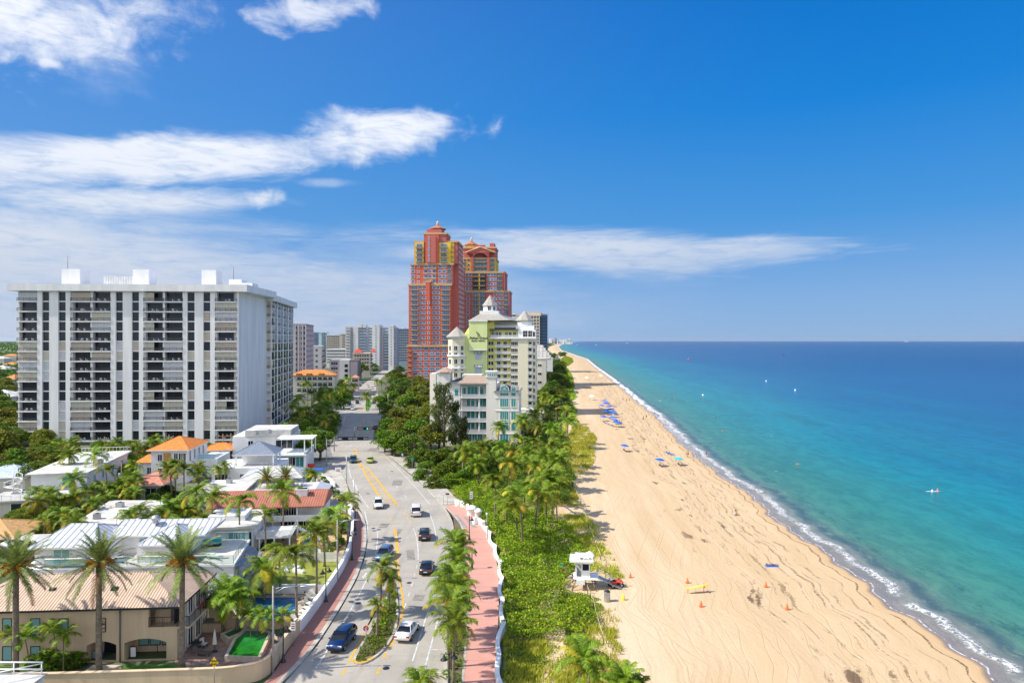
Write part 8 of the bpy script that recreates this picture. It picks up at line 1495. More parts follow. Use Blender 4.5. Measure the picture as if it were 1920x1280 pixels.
car('suv', 'dark teal car in the tower shadow, left of the lime car', 662.5, 866, ('car_teal', (.02, .09, .13), .4), toward(12)); car('sedan', 'lime yellow car driving away in the tower shadow', 694.5, 866, ('car_lime', (.38, .48, .02), .1), away(10))
for i, (px, py, k, c_, t_, lb) in enumerate(((655, 757.5, 'suv', CBL, 1, 'blue car waiting at the far junction, leftmost of three abreast'), (670, 756.5, 'suv', CB, 1, 'dark car waiting at the far junction left of the median island'), (661, 768, 'sedan', CW, 1, 'white car crossing the far junction in the shadow band'), (677, 749.5, 'suv', ('car_maroon', (.22, .02, .04), .3), 1, 'maroon car behind those waiting at the far junction'), (701, 756.5, 'suv', CB, 0, 'black car right of the median island at the far junction'), (690, 726, 'suv', CW, 1, 'white car farthest left of three on the far road'), (697.5, 728.5, 'sedan', CW, 1, 'white car in the middle of three on the far road'), (702, 723.5, 'suv', CW, 1, 'white car farthest right of three on the far road'), (703.5, 804, 'sedan', ('car_maroon', (.22, .02, .04), .3), 0, 'maroon car half hidden by the roadside grove'), (661, 735, 'suv', ('car_red', (.45, .02, .03), .2), 1, 'red car parked left of the far road'), (640, 748, 'suv', CB, 1, 'dark car parked under the street palms'), (634, 752, 'suv', CS, 1, 'grey blue car parked left of the dark one under the palms'), (679, 718, 'sedan', ('car_sky', (.05, .25, .6), .2), 1, 'bright blue car at the far kerb beyond the kiosk'), (30, 935, 'suv', CB, 1, 'dark car parked in the drive of the stair villa'), (4, 958, 'sedan', ('car_red', (.45, .02, .03), .2), 0, 'red car cut by the left edge behind the hedge'))):
 car(k, lb, px, py, c_, (toward if t_ else away)(14), detail=i < 5)
x_, y_ = G(697, 750).x, G(697, 750).y; struct(MB().prism([tuple(p.xy) for p in gp([(686, 770), (690, 771), (697, 757), (694, 749), (688, 748), (685, 758)])], 0, .16).build('far_median', m_turf)); [bush('round green shrub on the far median island', G(690, 752 + 5 * k).x, G(690, 752 + 5 * k).y, .9, 'g', 'far median shrubs') for k in range(3)]
# ================================================================ FIGURES
skin = mat('skin', (.50, .29, .19), .6, var=.05); skin2 = mat('tanned_skin', (.32, .17, .10), .6, var=.05); cloths = {k: mat('cloth_' + k, v, .85, var=.05) for k, v in dict(red=(.6, .04, .05), blue=(.04, .12, .45), white=(.75, .75, .75), black=(.02, .02, .03), pink=(.7, .2, .3), teal=(.05, .4, .4)).items()}; hairm = mat('dark_hair', (.04, .025, .02), .7, var=0)
def figure(joints, edges, name, m_):
 me = bpy.data.meshes.new(name); ks = list(joints); me.from_pydata([joints[k][0] for k in ks], [(ks.index(a), ks.index(b_)) for a, b_ in edges], []); me.materials.append(m_)
 o = bpy.data.objects.new(name, me); COL.objects.link(o); sm = o.modifiers.new('skin', 'SKIN'); su = o.modifiers.new('sub', 'SUBSURF'); su.levels = su.render_levels = 1
 for i, k in enumerate(ks): r = joints[k][1]; me.skin_vertices[0].data[i].radius = r if hasattr(r, '__len__') else (r, r); me.skin_vertices[0].data[i].use_root = (k == 'pel')
 bpy.context.view_layer.update(); m2 = bpy.data.meshes.new_from_object(o.evaluated_get(bpy.context.evaluated_depsgraph_get())); bpy.data.objects.remove(o); m2.polygons.foreach_set('use_smooth', [True] * len(m2.polygons)); m2.materials.clear(); m2.materials.append(m_); return m2
E_ = [('pel', 'wst'), ('wst', 'chs'), ('chs', 'nck'), ('nck', 'hd0'), ('hd0', 'hd1')] + [(a + s, b_ + s) for s in 'lr' for a, b_ in (('hip', 'kne'), ('kne', 'ank'), ('ank', 'toe'), ('sho', 'elb'), ('elb', 'wri'), ('wri', 'han'))] + [('pel', 'hip' + s) for s in 'lr'] + [('chs', 'sho' + s) for s in 'lr']
def stand_j(stride=.18, arm=.15):
 J = dict(pel=((0, 0, .95), (.15, .11)), wst=((0, 0, 1.12), (.13, .10)), chs=((0, 0, 1.36), (.17, .11)), nck=((0, 0, 1.50), .055), hd0=((0, .01, 1.60), (.075, .085)), hd1=((0, 0, 1.72), (.075, .09)))
 for s, k in (('l', -1), ('r', 1)):
  J['hip' + s] = ((k * .10, 0, .88), .095); J['kne' + s] = ((k * .11, k * stride * .5 + .03, .49), .06); J['ank' + s] = ((k * .12, k * stride, .08), .04); J['toe' + s] = ((k * .13, k * stride + .17, .03), .035)
  J['sho' + s] = ((k * .20, 0, 1.40), .06); J['elb' + s] = ((k * .27, -k * arm * .6, 1.12), .042); J['wri' + s] = ((k * .28, -k * arm + .08, .88), .03); J['han' + s] = ((k * .27, -k * arm + .10, .78), .035)
 return J
def sit_j():
 J = stand_j(); J.update(pel=((0, 0, .12), (.16, .13)), wst=((0, -.05, .30), (.13, .1)), chs=((0, -.08, .55), (.17, .11)), nck=((0, -.06, .70), .055), hd0=((0, -.03, .80), .08), hd1=((0, -.02, .92), .085))
 for s, k in (('l', -1), ('r', 1)):
  J['hip' + s] = ((k * .12, .06, .12), .09); J['kne' + s] = ((k * .16, .45, .38), .06); J['ank' + s] = ((k * .15, .78, .07), .04); J['toe' + s] = ((k * .15, .94, .06), .035); J['sho' + s] = ((k * .2, -.08, .60), .06); J['elb' + s] = ((k * .27, .0, .38), .04); J['wri' + s] = ((k * .22, .25, .36), .03); J['han' + s] = ((k * .2, .33, .38), .035)
 return J
def lie_j():
 J = stand_j(.05, .05); return {k: ((p[0], p[2] - .9, .10 + p[1] * .5 + (.04 if k in ('hd1',) else 0)), r) for k, (p, r) in J.items()}
def swim_j():
 J = stand_j(.1, .1)
 for s, k in (('l', -1), ('r', 1)): J['elb' + s] = ((k * .42, .12, 1.30), .042); J['wri' + s] = ((k * .55, .32, 1.28), .03); J['han' + s] = ((k * .58, .40, 1.28), .035)
 return {k: ((p[0], p[1], p[2] - 1.15), r) for k, (p, r) in J.items()}
FIG = {}
for nm, J in (('stand', stand_j()), ('sit', sit_j()), ('lie', lie_j()), ('swim', swim_j())):
 for sk, m_ in (('a', skin), ('b', skin2)): FIG[nm + sk] = figure(J, E_, 'person_body', m_)
 # clothing: shorts and top fitted over the body; hair cap
 def seg(keys, ed, grow): return figure({k: (J[k][0], tuple(v * 1.0 + grow for v in (J[k][1] if hasattr(J[k][1], '__len__') else (J[k][1],) * 2))) for k in keys}, ed, 'cloth', skin)
 FIG[nm + 'S'] = seg(['pel', 'hipl', 'hipr'], [('pel', 'hipl'), ('pel', 'hipr')], .025); FIG[nm + 'T'] = seg(['pel', 'wst', 'chs', 'shol', 'shor'], [('pel', 'wst'), ('wst', 'chs'), ('chs', 'shol'), ('chs', 'shor')], .02)
 hp_ = J['hd1'][0]; hm = MB(); hm.lathe([(.115, -.06), (.125, .0), (.10, .07), (.02, .115)], 12, (hp_[0], hp_[1] - .02, hp_[2] - .0)); FIG[nm + 'H'] = hm.mesh('hair', hairm)
def person(label, loc, pose, rz=0.0, top=None, bot='black', sk='a', s=1.0, grp=None):
 T = thing('person', label, 'person', loc, rz, grp); T.scale = (s, s, s); link('person_body', FIG[pose + sk], T); h = link('hair', FIG[pose + 'H'], T)
 def cl(nm, mesh, c): k = (mesh, c); MCACHE.setdefault(k, FIG[mesh].copy()); MCACHE[k].materials.clear(); MCACHE[k].materials.append(cloths[c]); link(nm, MCACHE[k], T)
 if bot: cl('shorts', pose + 'S', bot)
 if top: cl('shirt', pose + 'T', top)
zb = .05
person('person in dark shorts and bare chest walking on the concrete footpath', G(801, 908) + Vector((0, 0, .13)), 'stand', .3, None, 'black', 'b')
def gz(px, py, z=zb): return G(px, py) + Vector((0, 0, z))
person('person in white and blue sitting alone on the sand above the yellow board', gz(1379, 966), 'sit', -1.5, 'white', 'blue'); person('person sunbathing flat on a blue towel in the middle of the beach', gz(1448, 1060, .07), 'lie', 1.4, None, 'blue', 'b')
for px, py, a, b_, c_, lb in ((1290, 857, 'stand', None, 'black', 'person standing at the water edge right of the turquoise umbrella'), (1324, 856, 'stand', 'red', 'black', 'person in dark clothes wading where the foam begins'), (1212, 785, 'stand', 'black', 'black', 'person standing on the sand before the long shadow'), (1206, 786, 'sit', 'red', 'black', 'person sitting beside the one standing before the waterline'), (1168, 751, 'stand', 'pink', 'blue', 'person in pink near the surf, left of a pair'), (1175, 753, 'stand', None, 'black', 'left person of the pair walking by the surf'), (1180.5, 752.5, 'stand', None, 'red', 'right person of the pair walking by the surf'), (1165.5, 798, 'stand', 'white', 'red', 'person in white shirt beside the nearest blue umbrellas'), (1161.5, 796, 'stand', 'pink', 'blue', 'person in pink beside the nearest blue umbrellas')):
 person(lb, gz(px, py), a, .8, b_, c_, 'ab'[int(px) % 2])
for i, (px, py) in enumerate(((1227, 774), (1235.5, 780), (1243.5, 780.5), (1241, 732.5), (1234, 744.5), (1249, 745), (1264.5, 745), (1341, 781.5), (1355.5, 808), (1362, 807.5), (1495.5, 871), (1352, 1130), (1384, 1130))[:11]):
 p = G(px, py); person('swimmer standing in the sea, off to the right and nearest the camera' if i == 10 else 'one of the swimmers standing in the shallow sea', (p.x, p.y, .0), 'swim', i * .9, None, 'red', 'ab'[i % 2], 1.15, None if i == 10 else 'swimmers in the shallows')
for i, (px, py, t) in enumerate(((528, 1150, 'blue'), (560, 1133, 'red'), (553, 1152, 'black'))): p = G(px, py); person('bather in the blue tiled pool behind the street wall', (p.x, p.y, .1), 'swim', i * 2, None, 'red', 'a', .9, 'bathers in the blue pool')
person('person in a red shirt on the loungers beside the blue pool', G(571, 1128) + Vector((0, 0, .35)), 'sit', 2.2, 'red', 'white', 'a'); person('pale person lounging in front of the red shirted one by the pool', G(568, 1140) + Vector((0, 0, .35)), 'sit', 2.2, 'teal', 'white', 'a')
# ---- beach furniture
def umbrella(label, px, py, m_, grp=None, r=1.35, h=2.1, tilt=.12):
 T = thing('beach_umbrella', label, 'umbrella', gz(px, py), 0, grp); MB().tube([(0, 0, 0), (tilt * .5, 0, h)], .03, 6).build('pole', gmetal, T); c = MB(); n_ = 8; vs = [(0, 0, .0)]
 for k in range(n_): a = 2 * math.pi * k / n_; vs += [(r * .55 * math.cos(a), r * .55 * math.sin(a), -.16), (r * math.cos(a), r * math.sin(a), -.46)]
 fs = []
 for k in range(n_): a, b_ = 1 + 2 * k, 1 + 2 * ((k + 1) % n_); fs += [(0, a, b_), (a, a + 1, b_ + 1, b_)]
 c.faces(vs, fs); c.faces([(x, y, z - .02) for x, y, z in vs], [f[::-1] for f in fs]); o = c.build('canopy', m_, T, (tilt * .5, 0, h)); o.rotation_euler = (0, tilt, 0); return T
def lounger(label, px, py, m_, rz, grp=None):
 T = thing('beach_lounger', label, 'sun lounger', gz(px, py), rz, grp); MB().box(-.32, .32, -.9, .4, .26, .34).build('seat', m_, T); MB().faces([(-.32, .4, .3), (.32, .4, .3), (.32, .95, .75), (-.32, .95, .75), (-.32, .45, .26), (.32, .45, .26), (.32, 1.0, .70), (-.32, 1.0, .70)], [(0, 1, 2, 3), (7, 6, 5, 4), (0, 3, 7, 4), (1, 5, 6, 2), (2, 6, 7, 3)]).build('backrest', m_, T)
 for sx in (-.3, .24):
  for sy in (-.8, .4): MB().box(sx, sx + .06, sy, sy + .06, 0, .26).build('leg', white2, T)
bl = mat('royal_blue_canvas', (0.0, .13, .62), .7, var=.1); tq = mat('turquoise_canvas', (.0, .50, .75), .7, var=0); dk = mat('maroon_canvas', (.10, .03, .05), .7, var=0)
umbrella('royal blue beach umbrella standing alone inland of the others', 1171, 846, bl); umbrella('large royal blue umbrella over dark loungers near the seaweed', 1237, 874, bl); umbrella('turquoise umbrella nearest the water', 1272, 872, tq)
for px, py, m_, a, lb in ((1174, 847, dk, .9, 'dark lounger under the lone inland blue umbrella'), (1242, 876, dk, .9, 'dark lounger under the large royal blue umbrella'), (1277, 874, dk, .8, 'dark lounger under the turquoise umbrella'), (1254, 852, cloths['blue'], .7, 'left of two blue loungers on the open sand'), (1259, 853, cloths['blue'], .7, 'right of two blue loungers on the open sand')): lounger(lb, px, py, m_, a)
for i, (px, py) in enumerate(((1134, 757), (1139, 761), (1128, 767), (1142, 768), (1134, 763), (1139, 775), (1146, 774), (1150, 778), (1152, 783), (1147, 782), (1131, 789), (1149, 790), (1153, 795), (1156, 800), (1160, 801), (1137, 778))): umbrella('one of the royal blue umbrellas of the hotel row in the tower shadow', px, py, bl, 'blue hotel umbrellas', 1.6)
for i in range(22): px = 1126 + (i % 6) * 5 + rd.random() * 4; py = 752 + i * 2.3; lounger('one of the dark blue loungers of the hotel umbrella row', px + max(0, (i - 8)) * .6, py, [bl, dk][i % 3 == 0], .9 + rd.random() * .4, 'hotel beach loungers')
for i in range(10): lounger('one of the white loungers stacked beside the grass patch' if i < 6 else 'one of the white loungers stored at the edge of the palms', (1114 + i * 2.2) if i < 6 else 1070 + (i - 6) * 4, 841 if i < 6 else 792 + (i - 6) * 1.5, white2, 1.5, 'white loungers by the grass' if i < 6 else 'white loungers by the palms')
for px, py, lb in ((1110, 750, 'white beach cabana inland of the umbrella row'), (1100, 713, 'white canopy in the middle of the far beach'), (1127, 709, 'white canopy near the surf of the far beach')):
 T = thing('beach_canopy', lb, 'canopy', gz(px, py)); MB().lathe([(2.0, 2.0), (1.9, 2.15), (.1, 3.0)], 4, (0, 0, 0), 0, False, math.pi / 4).build('canopy', white2, T); [MB().tube([(sx, sy, 0), (sx, sy, 2.05)], .04, 5).build('leg', gmetal, T) for sx in (-1.3, 1.3) for sy in (-1.3, 1.3)]
for i, (px, py) in enumerate(((1314.5, 1137), (1289, 1092.5), (1436, 1100), (1476, 1141.5), (1317, 1139), (1182, 1083))):
 if i == 4: continue
 T = thing('traffic_cone', ['orange cone between the yellow board and the picture bottom', 'orange cone above the yellow rescue board', 'orange cone right of the yellow board, upper of two', 'orange cone right of the yellow board, lower of two', '', 'orange cone beside the red quad bike'][i], 'cone', gz(px, py)); MB().lathe([(.20, .04), (.05, .72), (.02, .73)], 12).build('cone_body', orange_p, T); MB().box(-.24, .24, -.24, .24, 0, .04).build('base', orange_p, T)
T = thing('traffic_cone', 'yellow cone on the sand right of the grey litter bin', 'cone', gz(1168.5, 1125)); MB().lathe([(.22, .04), (.14, .7), (.02, .72)], 12).build('cone_body', yellow_p, T); MB().box(-.24, .24, -.24, .24, 0, .04).build('base', yellow_p, T)
# rescue board on its stand
p = gz(1306, 1111); T = thing('rescue_board', 'yellow and white rescue paddleboard lying tilted on a red stand', 'paddleboard', p, R(8)); q = MB(); st = [(-1.6, .02, .06), (-1.45, .16, .05), (-.8, .29, .0), (0, .33, -.02), (.8, .29, 0), (1.45, .15, .07), (1.62, .02, .12)]; n_ = 10
vs = [(x, w_ * math.cos(2 * math.pi * k / n_), .75 + x * .14 + z + .07 * math.sin(2 * math.pi * k / n_)) for x, w_, z in st for k in range(n_)]; q.faces(vs, [(i * n_ + k, i * n_ + (k + 1) % n_, (i + 1) * n_ + (k + 1) % n_, (i + 1) * n_ + k) for i in range(len(st) - 1) for k in range(n_)], 0, True); q.build('board', yellow_p, T)
MB().rail([Vector((-1.1, -.1, .75 - .15 + .075)), Vector((-.2, .0, .75 + .06)), Vector((1.2, .1, .75 + .17 + .075))], .06, 0, .01).build('white_stripe', white2, T); MB().tube([(1.0, 0, 0), (1.0, 0, 1.25)], .04, 6).build('stand_post', orange_p, T); MB().tube([(-1.2, 0, 0), (-1.15, 0, .55)], .04, 6).build('stand_foot', orange_p, T); MB().box(.9, 1.1, -.5, .5, .72, .78).build('cross_bar', orange_p, T)
p = gz(1448, 1061, .035); tag(MB().quad([p + Vector(v) for v in ((-1, -.45, .01), (.9, -.45, .01), (.9, .45, .01), (-1, .45, .01))]).build('beach_towel', bl), 'blue towel under the sunbather in the middle of the beach', 'towel')
T = thing('litter_bin', 'grey metal drum litter bin at the edge of the ground vine', 'litter bin', gz(1138.5, 1127)); MB().lathe([(.38, 0), (.40, .05), (.38, .35), (.40, .4), (.38, .75), (.40, .8), (.38, 1.1), (.42, 1.15), (.40, 1.18)], 16).build('drum', gmetal, T); MB().lathe([(.40, 1.18), (.35, 1.28), (.05, 1.34)], 16).build('lid', dmetal, T)
# rope fence posts of the dune
def rope_fence(label, pts, h=1.15):
 P_ = [gz(*q) for q in pts]; c = P_[0]; T = thing('rope_fence', label, 'rope fence', c)
 for q in P_: MB().tube([q - c, q - c + Vector((0, 0, h))], .07, 6).build('post', wood, T)
 for a, b_ in zip(P_[:-1], P_[1:]): z = Vector((0, 0, h * .8)); m_ = (a + b_) / 2 - Vector((0, 0, .25)); MB().tube([a - c + z, m_ - c + z, b_ - c + z], .035, 4).build('rope', mat('faded_rope', (.55, .58, .30), .9, var=.1), T)
rope_fence('rope fence along the dune grass above the lifeguard hut', [(1075, 914), (1089, 945), (1104, 991), (1114, 1018), (1126, 1050), (1134, 1074)]); rope_fence('rope fence across the ground vine below the lifeguard hut', [(1102, 1112), (1107, 1122), (1113, 1138), (1121, 1172), (1132, 1207), (1145, 1245)])
# ---- lifeguard hut
def hut():
 p = gz(1095, 1100); T = thing('lifeguard_hut', 'white lifeguard hut on splayed stilts with ramp, at the dune edge', 'lifeguard tower', p, R(-6)); zf = 1.35; m_ = white2
 for s, (x, y) in enumerate(((-1.3, -1.1), (1.3, -1.1), (1.3, 1.1), (-1.3, 1.1))): MB().tube([(x * 1.25, y * 1.3, 0), (x * .75, y * .8, zf)], .07, 6).build('stilt', wood, T); MB().tube([(x * 1.25, y * 1.3, .1), (-x * .3, y * .8, zf)], .05, 5).build('brace', wood, T)
 MB().box(-1.4, 1.9, -1.3, 1.3, zf, zf + .15).build('deck', m_, T); w_ = MB(); panel(w_, -1.1, .75, zf + .15, zf + 2.3, -1.0, -.94, [(-.95, -.35, zf + .3, zf + 2.0), (-.2, .65, zf + 1.15, zf + 2.0)]); panel(w_, -1.1, .75, zf + .15, zf + 2.3, 1.0, 1.06, [(-.7, .5, zf + 1.1, zf + 2.0)])
 w_.box(-1.16, -1.1, -1.0, 1.06, zf + .15, zf + 1.15); w_.box(-1.16, -1.1, -1.0, 1.06, zf + 2.0, zf + 2.3); w_.box(-1.16, -1.1, -1.0, -.8, zf + 1.15, zf + 2); w_.box(.75, .81, -1.0, -.3, zf + .15, zf + 2.3); w_.box(.75, .81, .5, 1.06, zf + .15, zf + 2.3); w_.build('cabin_wall', m_, T)
 MB().quad([(-.2, -.96, zf + 1.15), (.65, -.96, zf + 1.15), (.65, -.96, zf + 2.0), (-.2, -.96, zf + 2.0)]).build('window', darkgl, T)
 MB().box(-1.9, 1.25, -1.5, 1.5, zf + 2.3, zf + 2.55).build('roof', m_, T); MB().box(-1.2, 1.15, -1.0, 1.0, zf + 2.55, zf + 2.9).build('roof_top', m_, T); cone_roof(T, .75, .3, .75, zf + 2.95, zf + 3.35, 4, m_, 'roof_cap'); c = MB(); c.box(-.5, -.1, -1.02, -1.0, zf + 2.62, zf + 2.8); c.box(.0, .5, -1.02, -1.0, zf + 2.66, zf + 2.74); c.build('roof_marking', MATS['black_letters'], T); MB().tube([(.6, -1.03, zf + 2.6), (.8, -1.03, zf + 2.85), (1.0, -1.03, zf + 2.6)], .04, 4).build('emblem', MATS['black_letters'], T)
 rp = MB(); rp.faces([(1.9, -.6, zf + .1), (1.9, .6, zf + .1), (5.0, .6, .05), (5.0, -.6, .05), (1.9, -.6, zf), (1.9, .6, zf), (5.0, .6, -.02), (5.0, -.6, -.02)], [(0, 3, 2, 1), (4, 5, 6, 7), (0, 4, 7, 3), (1, 2, 6, 5)]); rp.build('ramp', gmetal, T)
 rl = MB(); [rl.tube([(1.9, y, zf + 1.1), (4.9, y, .95)], .035, 5) for y in (-.6, .6)]; [rl.tube([(1.9 + 3.0 * t, y, zf * (1 - t)), (1.9 + 3.0 * t, y, zf * (1 - t) + 1.05)], .03, 5) for t in (0, .5, 1) for y in (-.6, .6)]; [rl.tube(q_, .035, 5) for q_ in ([(.8, -1.25, zf + 1.05), (1.85, -1.25, zf + 1.05), (1.85, -.6, zf + 1.05)], [(.8, 1.25, zf + 1.05), (1.85, 1.25, zf + 1.05), (1.85, .6, zf + 1.05)], [(1.85, -1.25, zf), (1.85, -1.25, zf + 1.1)], [(1.85, 1.25, zf), (1.85, 1.25, zf + 1.1)])]; rl.build('handrail', gmetal, T)
 MB().box(-1.0, .1, -1.6, -1.3, zf - .55, zf + .1).build('step_box', m_, T); MB().tube([(-1.3, -.9, zf + .3), (-3.0, -1.2, zf + 1.6)], .035, 5).build('flag_pole', wood, T); f_ = MB().quad([(-3.0, -1.2, zf + 1.6), (-3.35, -1.25, zf + 1.9), (-3.2, -1.2, zf + 2.1), (-2.8, -1.15, zf + 1.85)]); f_.build('flag', mat('green_flag', (.0, .35, .22), .8, var=0), T)
hut()
def quad_bike():
 p = gz(1154, 1100); T = thing('quad_bike', 'red quad bike with black fat tyres and rear rack beside the lifeguard hut', 'quad bike', p, R(-75)); b_ = MB()
 st = [(-.85, .50, .62, .30), (-.5, .48, .80, .36), (-.1, .42, .72, .22), (.3, .45, .85, .24), (.6, .48, .92, .38), (.95, .5, .75, .30)]
 loft(b_, st, lambda s: [(-s[3] * .8, s[0], s[1]), (s[3] * .8, s[0], s[1]), (s[3], s[0], (s[1] + s[2]) / 2), (s[3] * .7, s[0], s[2]), (-s[3] * .7, s[0], s[2]), (-s[3], s[0], (s[1] + s[2]) / 2)], 0)
 for y in (-.62, .68):
  for s in (-1, 1): b_.faces([(s * .25, y - .35, .62), (s * .62, y - .32, .66), (s * .62, y + .32, .66), (s * .25, y + .35, .66)], [(0, 1, 2, 3), (3, 2, 1, 0)])
 b_.build('body', red_p, T); MB().box(-.15, .15, -.45, .2, .78, .92).build('seat', black, T); h = MB(); h.tube([(-.38, .35, 1.08), (0, .45, 1.02), (.38, .35, 1.08)], .025, 5); h.tube([(0, .5, .8), (0, .42, 1.05)], .04, 5); h.build('handlebar', black, T)
 r = MB(); [r.tube([(-.4, y, .98), (.4, y, .98)], .02, 4) for y in (-.95, -.75, -.55)]; [r.tube([(x, -.95, .98), (x, -.5, .98), (x, -.5, .7)], .02, 4) for x in (-.4, 0, .4)]; r.build('rack', black, T); MB().box(-.2, .2, -.9, -.6, 1.0, 1.25).build('cargo_box', white2, T)
 for sx in (-1, 1):
  for y in (-.62, .68): w_ = MB(); w_.lathe([(.14, -.12), (.28, -.14), (.31, -.08), (.31, .08), (.28, .14), (.14, .12)], 14); w_.v = [(z, x, y2) for x, y2, z in w_.v]; wo = w_.build('wheel', tyre, T, (sx * .50, y, .31)); hb = MB().lathe([(.01, .10), (.13, .11)], 8); hb.lathe([(.13, -.11), (.01, -.10)], 8); hb.v = [(z, x, y2) for x, y2, z in hb.v]; hb.build('hub', gmetal, wo)
 MB().lathe([(.07, 0), (.075, .1), (.03, .2)], 8, (.05, .5, 1.05)).build('warning_light', red_p, T)
quad_bike()
# ---- garden things near the pools
T = thing('garden_umbrella', 'closed cream parasol on the patio left of the green pool', 'parasol', G(402.5, 1221)); MB().tube([(0, 0, 0), (0, 0, 2.35)], .03, 6).build('pole', dmetal, T); MB().lathe([(.26, .85), (.22, 1.0), (.12, 1.9), (.02, 2.4)], 8, (0, 0, 0), 0, False).build('canopy', offwhite, T); MB().lathe([(.3, 0), (.3, .08), (.05, .12)], 12).build('base', dmetal, T)
T = thing('barbecue_counter', 'tan outdoor kitchen counter with steel grill against the tall tan wall', 'barbecue', G(402, 1178) + Vector((0, -.6, 0))); MB().box(-1.5, 1.5, -.4, .4, 0, .95).build('counter', tan_s, T); MB().box(-1.6, 1.6, -.5, .5, .95, 1.03).build('worktop', stone, T); g_ = MB(); g_.lathe([(.32, -.45), (.32, .45)], 12); g_.v = [(z - .2, x * .9, 1.12 + abs(y)) for x, y, z in g_.v]; g_.build('grill_hood', gmetal, T); MB().lathe([(.16, 0), (.2, .3), (.05, .3)], 8, (1.1, .2, 1.03)).build('plant_pot', yellow_p, T)
def chair_(label, loc, rz, m_, grp=None):
 T = thing('patio_chair', label, 'chair', loc, rz, grp); MB().box(-.28, .28, -.28, .28, .38, .46).build('seat', m_, T); MB().box(-.28, .28, .24, .32, .46, .98).build('backrest', m_, T); [MB().box(x, x + .05, y, y + .05, 0, .38).build('leg', dmetal, T) for x in (-.27, .22) for y in (-.27, .24)]
for i, px in enumerate((432, 442)): chair_(['cream patio chair right of the grill counter', 'cream patio chair farther right of the grill counter'][i], G(px, 1176), 0, stone)
chair_('pale patio chair behind the wall light pole at the green pool end', G(521, 1204), 2.6, stone); chair_('red chair on the iron balcony, nearer the camera', fB.W(.7, 4.6, 3.45), R(-60), cloths['red']); chair_('red chair on the iron balcony, farther from the camera', fB.W(.75, 6.4, 3.45), R(-60), cloths['red'])
T = thing('patio_table', 'dark round patio table in the shade of the iron balcony', 'table', G(368, 1216)); MB().lathe([(.6, .70), (.6, .74), (.01, .74)], 16).build('table_top', dmetal, T); MB().lathe([(.05, 0), (.05, .7)], 8).build('leg', dmetal, T); chair_('patio chair right of the dark patio table', G(382, 1213), 1.2, offwhite)
def lounge2(name, label, px, py, rz, m_, grp=None):
 T = thing(name, label, 'sun lounger', G(px, py) + Vector((0, 0, .02)), rz, grp); MB().box(-.33, .33, -1.0, .4, .28, .36).build('seat', m_, T); MB().faces([(-.33, .4, .32), (.33, .4, .32), (.33, .95, .85), (-.33, .95, .85), (-.33, .47, .28), (.33, .47, .28), (.33, 1.0, .78), (-.33, 1.0, .78)], [(0, 1, 2, 3), (7, 6, 5, 4), (0, 3, 7, 4), (1, 5, 6, 2), (2, 6, 7, 3)]).build('backrest', m_, T); [MB().box(x, x + .05, y, y + .05, 0, .28).build('leg', gmetal, T) for x in (-.32, .27) for y in (-.9, .35)]
lounge2('patio_lounger', 'dark lounger on the patio in the shade of the tan house', 378, 1228, 1.4, mat('brown_canvas', (.12, .09, .07), .8, var=0))
for i, (px, py) in enumerate(((562, 1158), (567, 1150), (572, 1142), (578, 1134), (584, 1126), (590, 1120), (556, 1167))): lounge2('pool_lounger', 'one of the pale loungers in a row between blue pool and street wall', px, py, .9, offwhite, 'loungers along the blue pool')
for i, (px, py) in enumerate(((530, 1066), (541, 1064), (556, 1068), (535, 1071), (561, 1073))): T = thing('garden_block', 'one of the white blocks of the low seat ring on the yellow lawn', 'garden seat', G(px, py), i * .7, 'white blocks on the lawn'); MB().box(-.8, .8, -.3, .3, 0, .35).box(-.7, .7, -.25, .25, .35, .42).build('block', white2, T)
T = thing('rock_edge', 'pale rubble rocks along the inside of the street wall', 'rocks', G(575, 1165));
q = MB(); rr = random.Random(3)
for i in range(26): c_ = G(552 + i * 1.6, 1180 - i * 2.3) - G(575, 1165); q.lathe([(.05, 0), (rr.uniform(.2, .4), .12), (rr.uniform(.15, .3), .3), (.03, .4)], 6, (c_.x + rr.uniform(-.3, .3), c_.y, 0), 0, False, rr.random())
o = q.build('rocks', stone, T); o['kind'] = 'stuff'
T = thing('closed_pool_umbrella', 'closed teal parasol behind the blue pool', 'parasol', G(525, 1117)); MB().tube([(0, 0, 0), (0, 0, 2.2)], .03, 6).build('pole', gmetal, T); MB().lathe([(.22, .8), (.18, 1.0), (.1, 1.8), (.02, 2.25)], 8, (0, 0, 0), 0, False).build('canopy', mat('teal_canvas', (.03, .25, .27), .8, var=0), T)
T = thing('notice_board', 'white edged board leaning in the right arch of the tan house', 'board', fB.W(fB.U(243), .8, .05), fB.a); MB().box(-.32, .32, -.04, .04, 0, 1.15).build('frame', dmetal, T); MB().box(-.26, .26, -.06, -.04, .08, 1.07).build('panel', wsg, T)
T = thing('float_stack', 'colourful folded beach chairs stacked in the left arch of the tan house', 'beach chairs', fB.W(fB.U(175), .9, .05), fB.a); [MB().box(-.5 + .2 * i, -.33 + .2 * i, -.1, .1, 0, .7).build('folded_chair', c_, T) for i, c_ in enumerate((cloths['teal'], cloths['pink'], yellow_p, cloths['red'], cloths['blue']))]
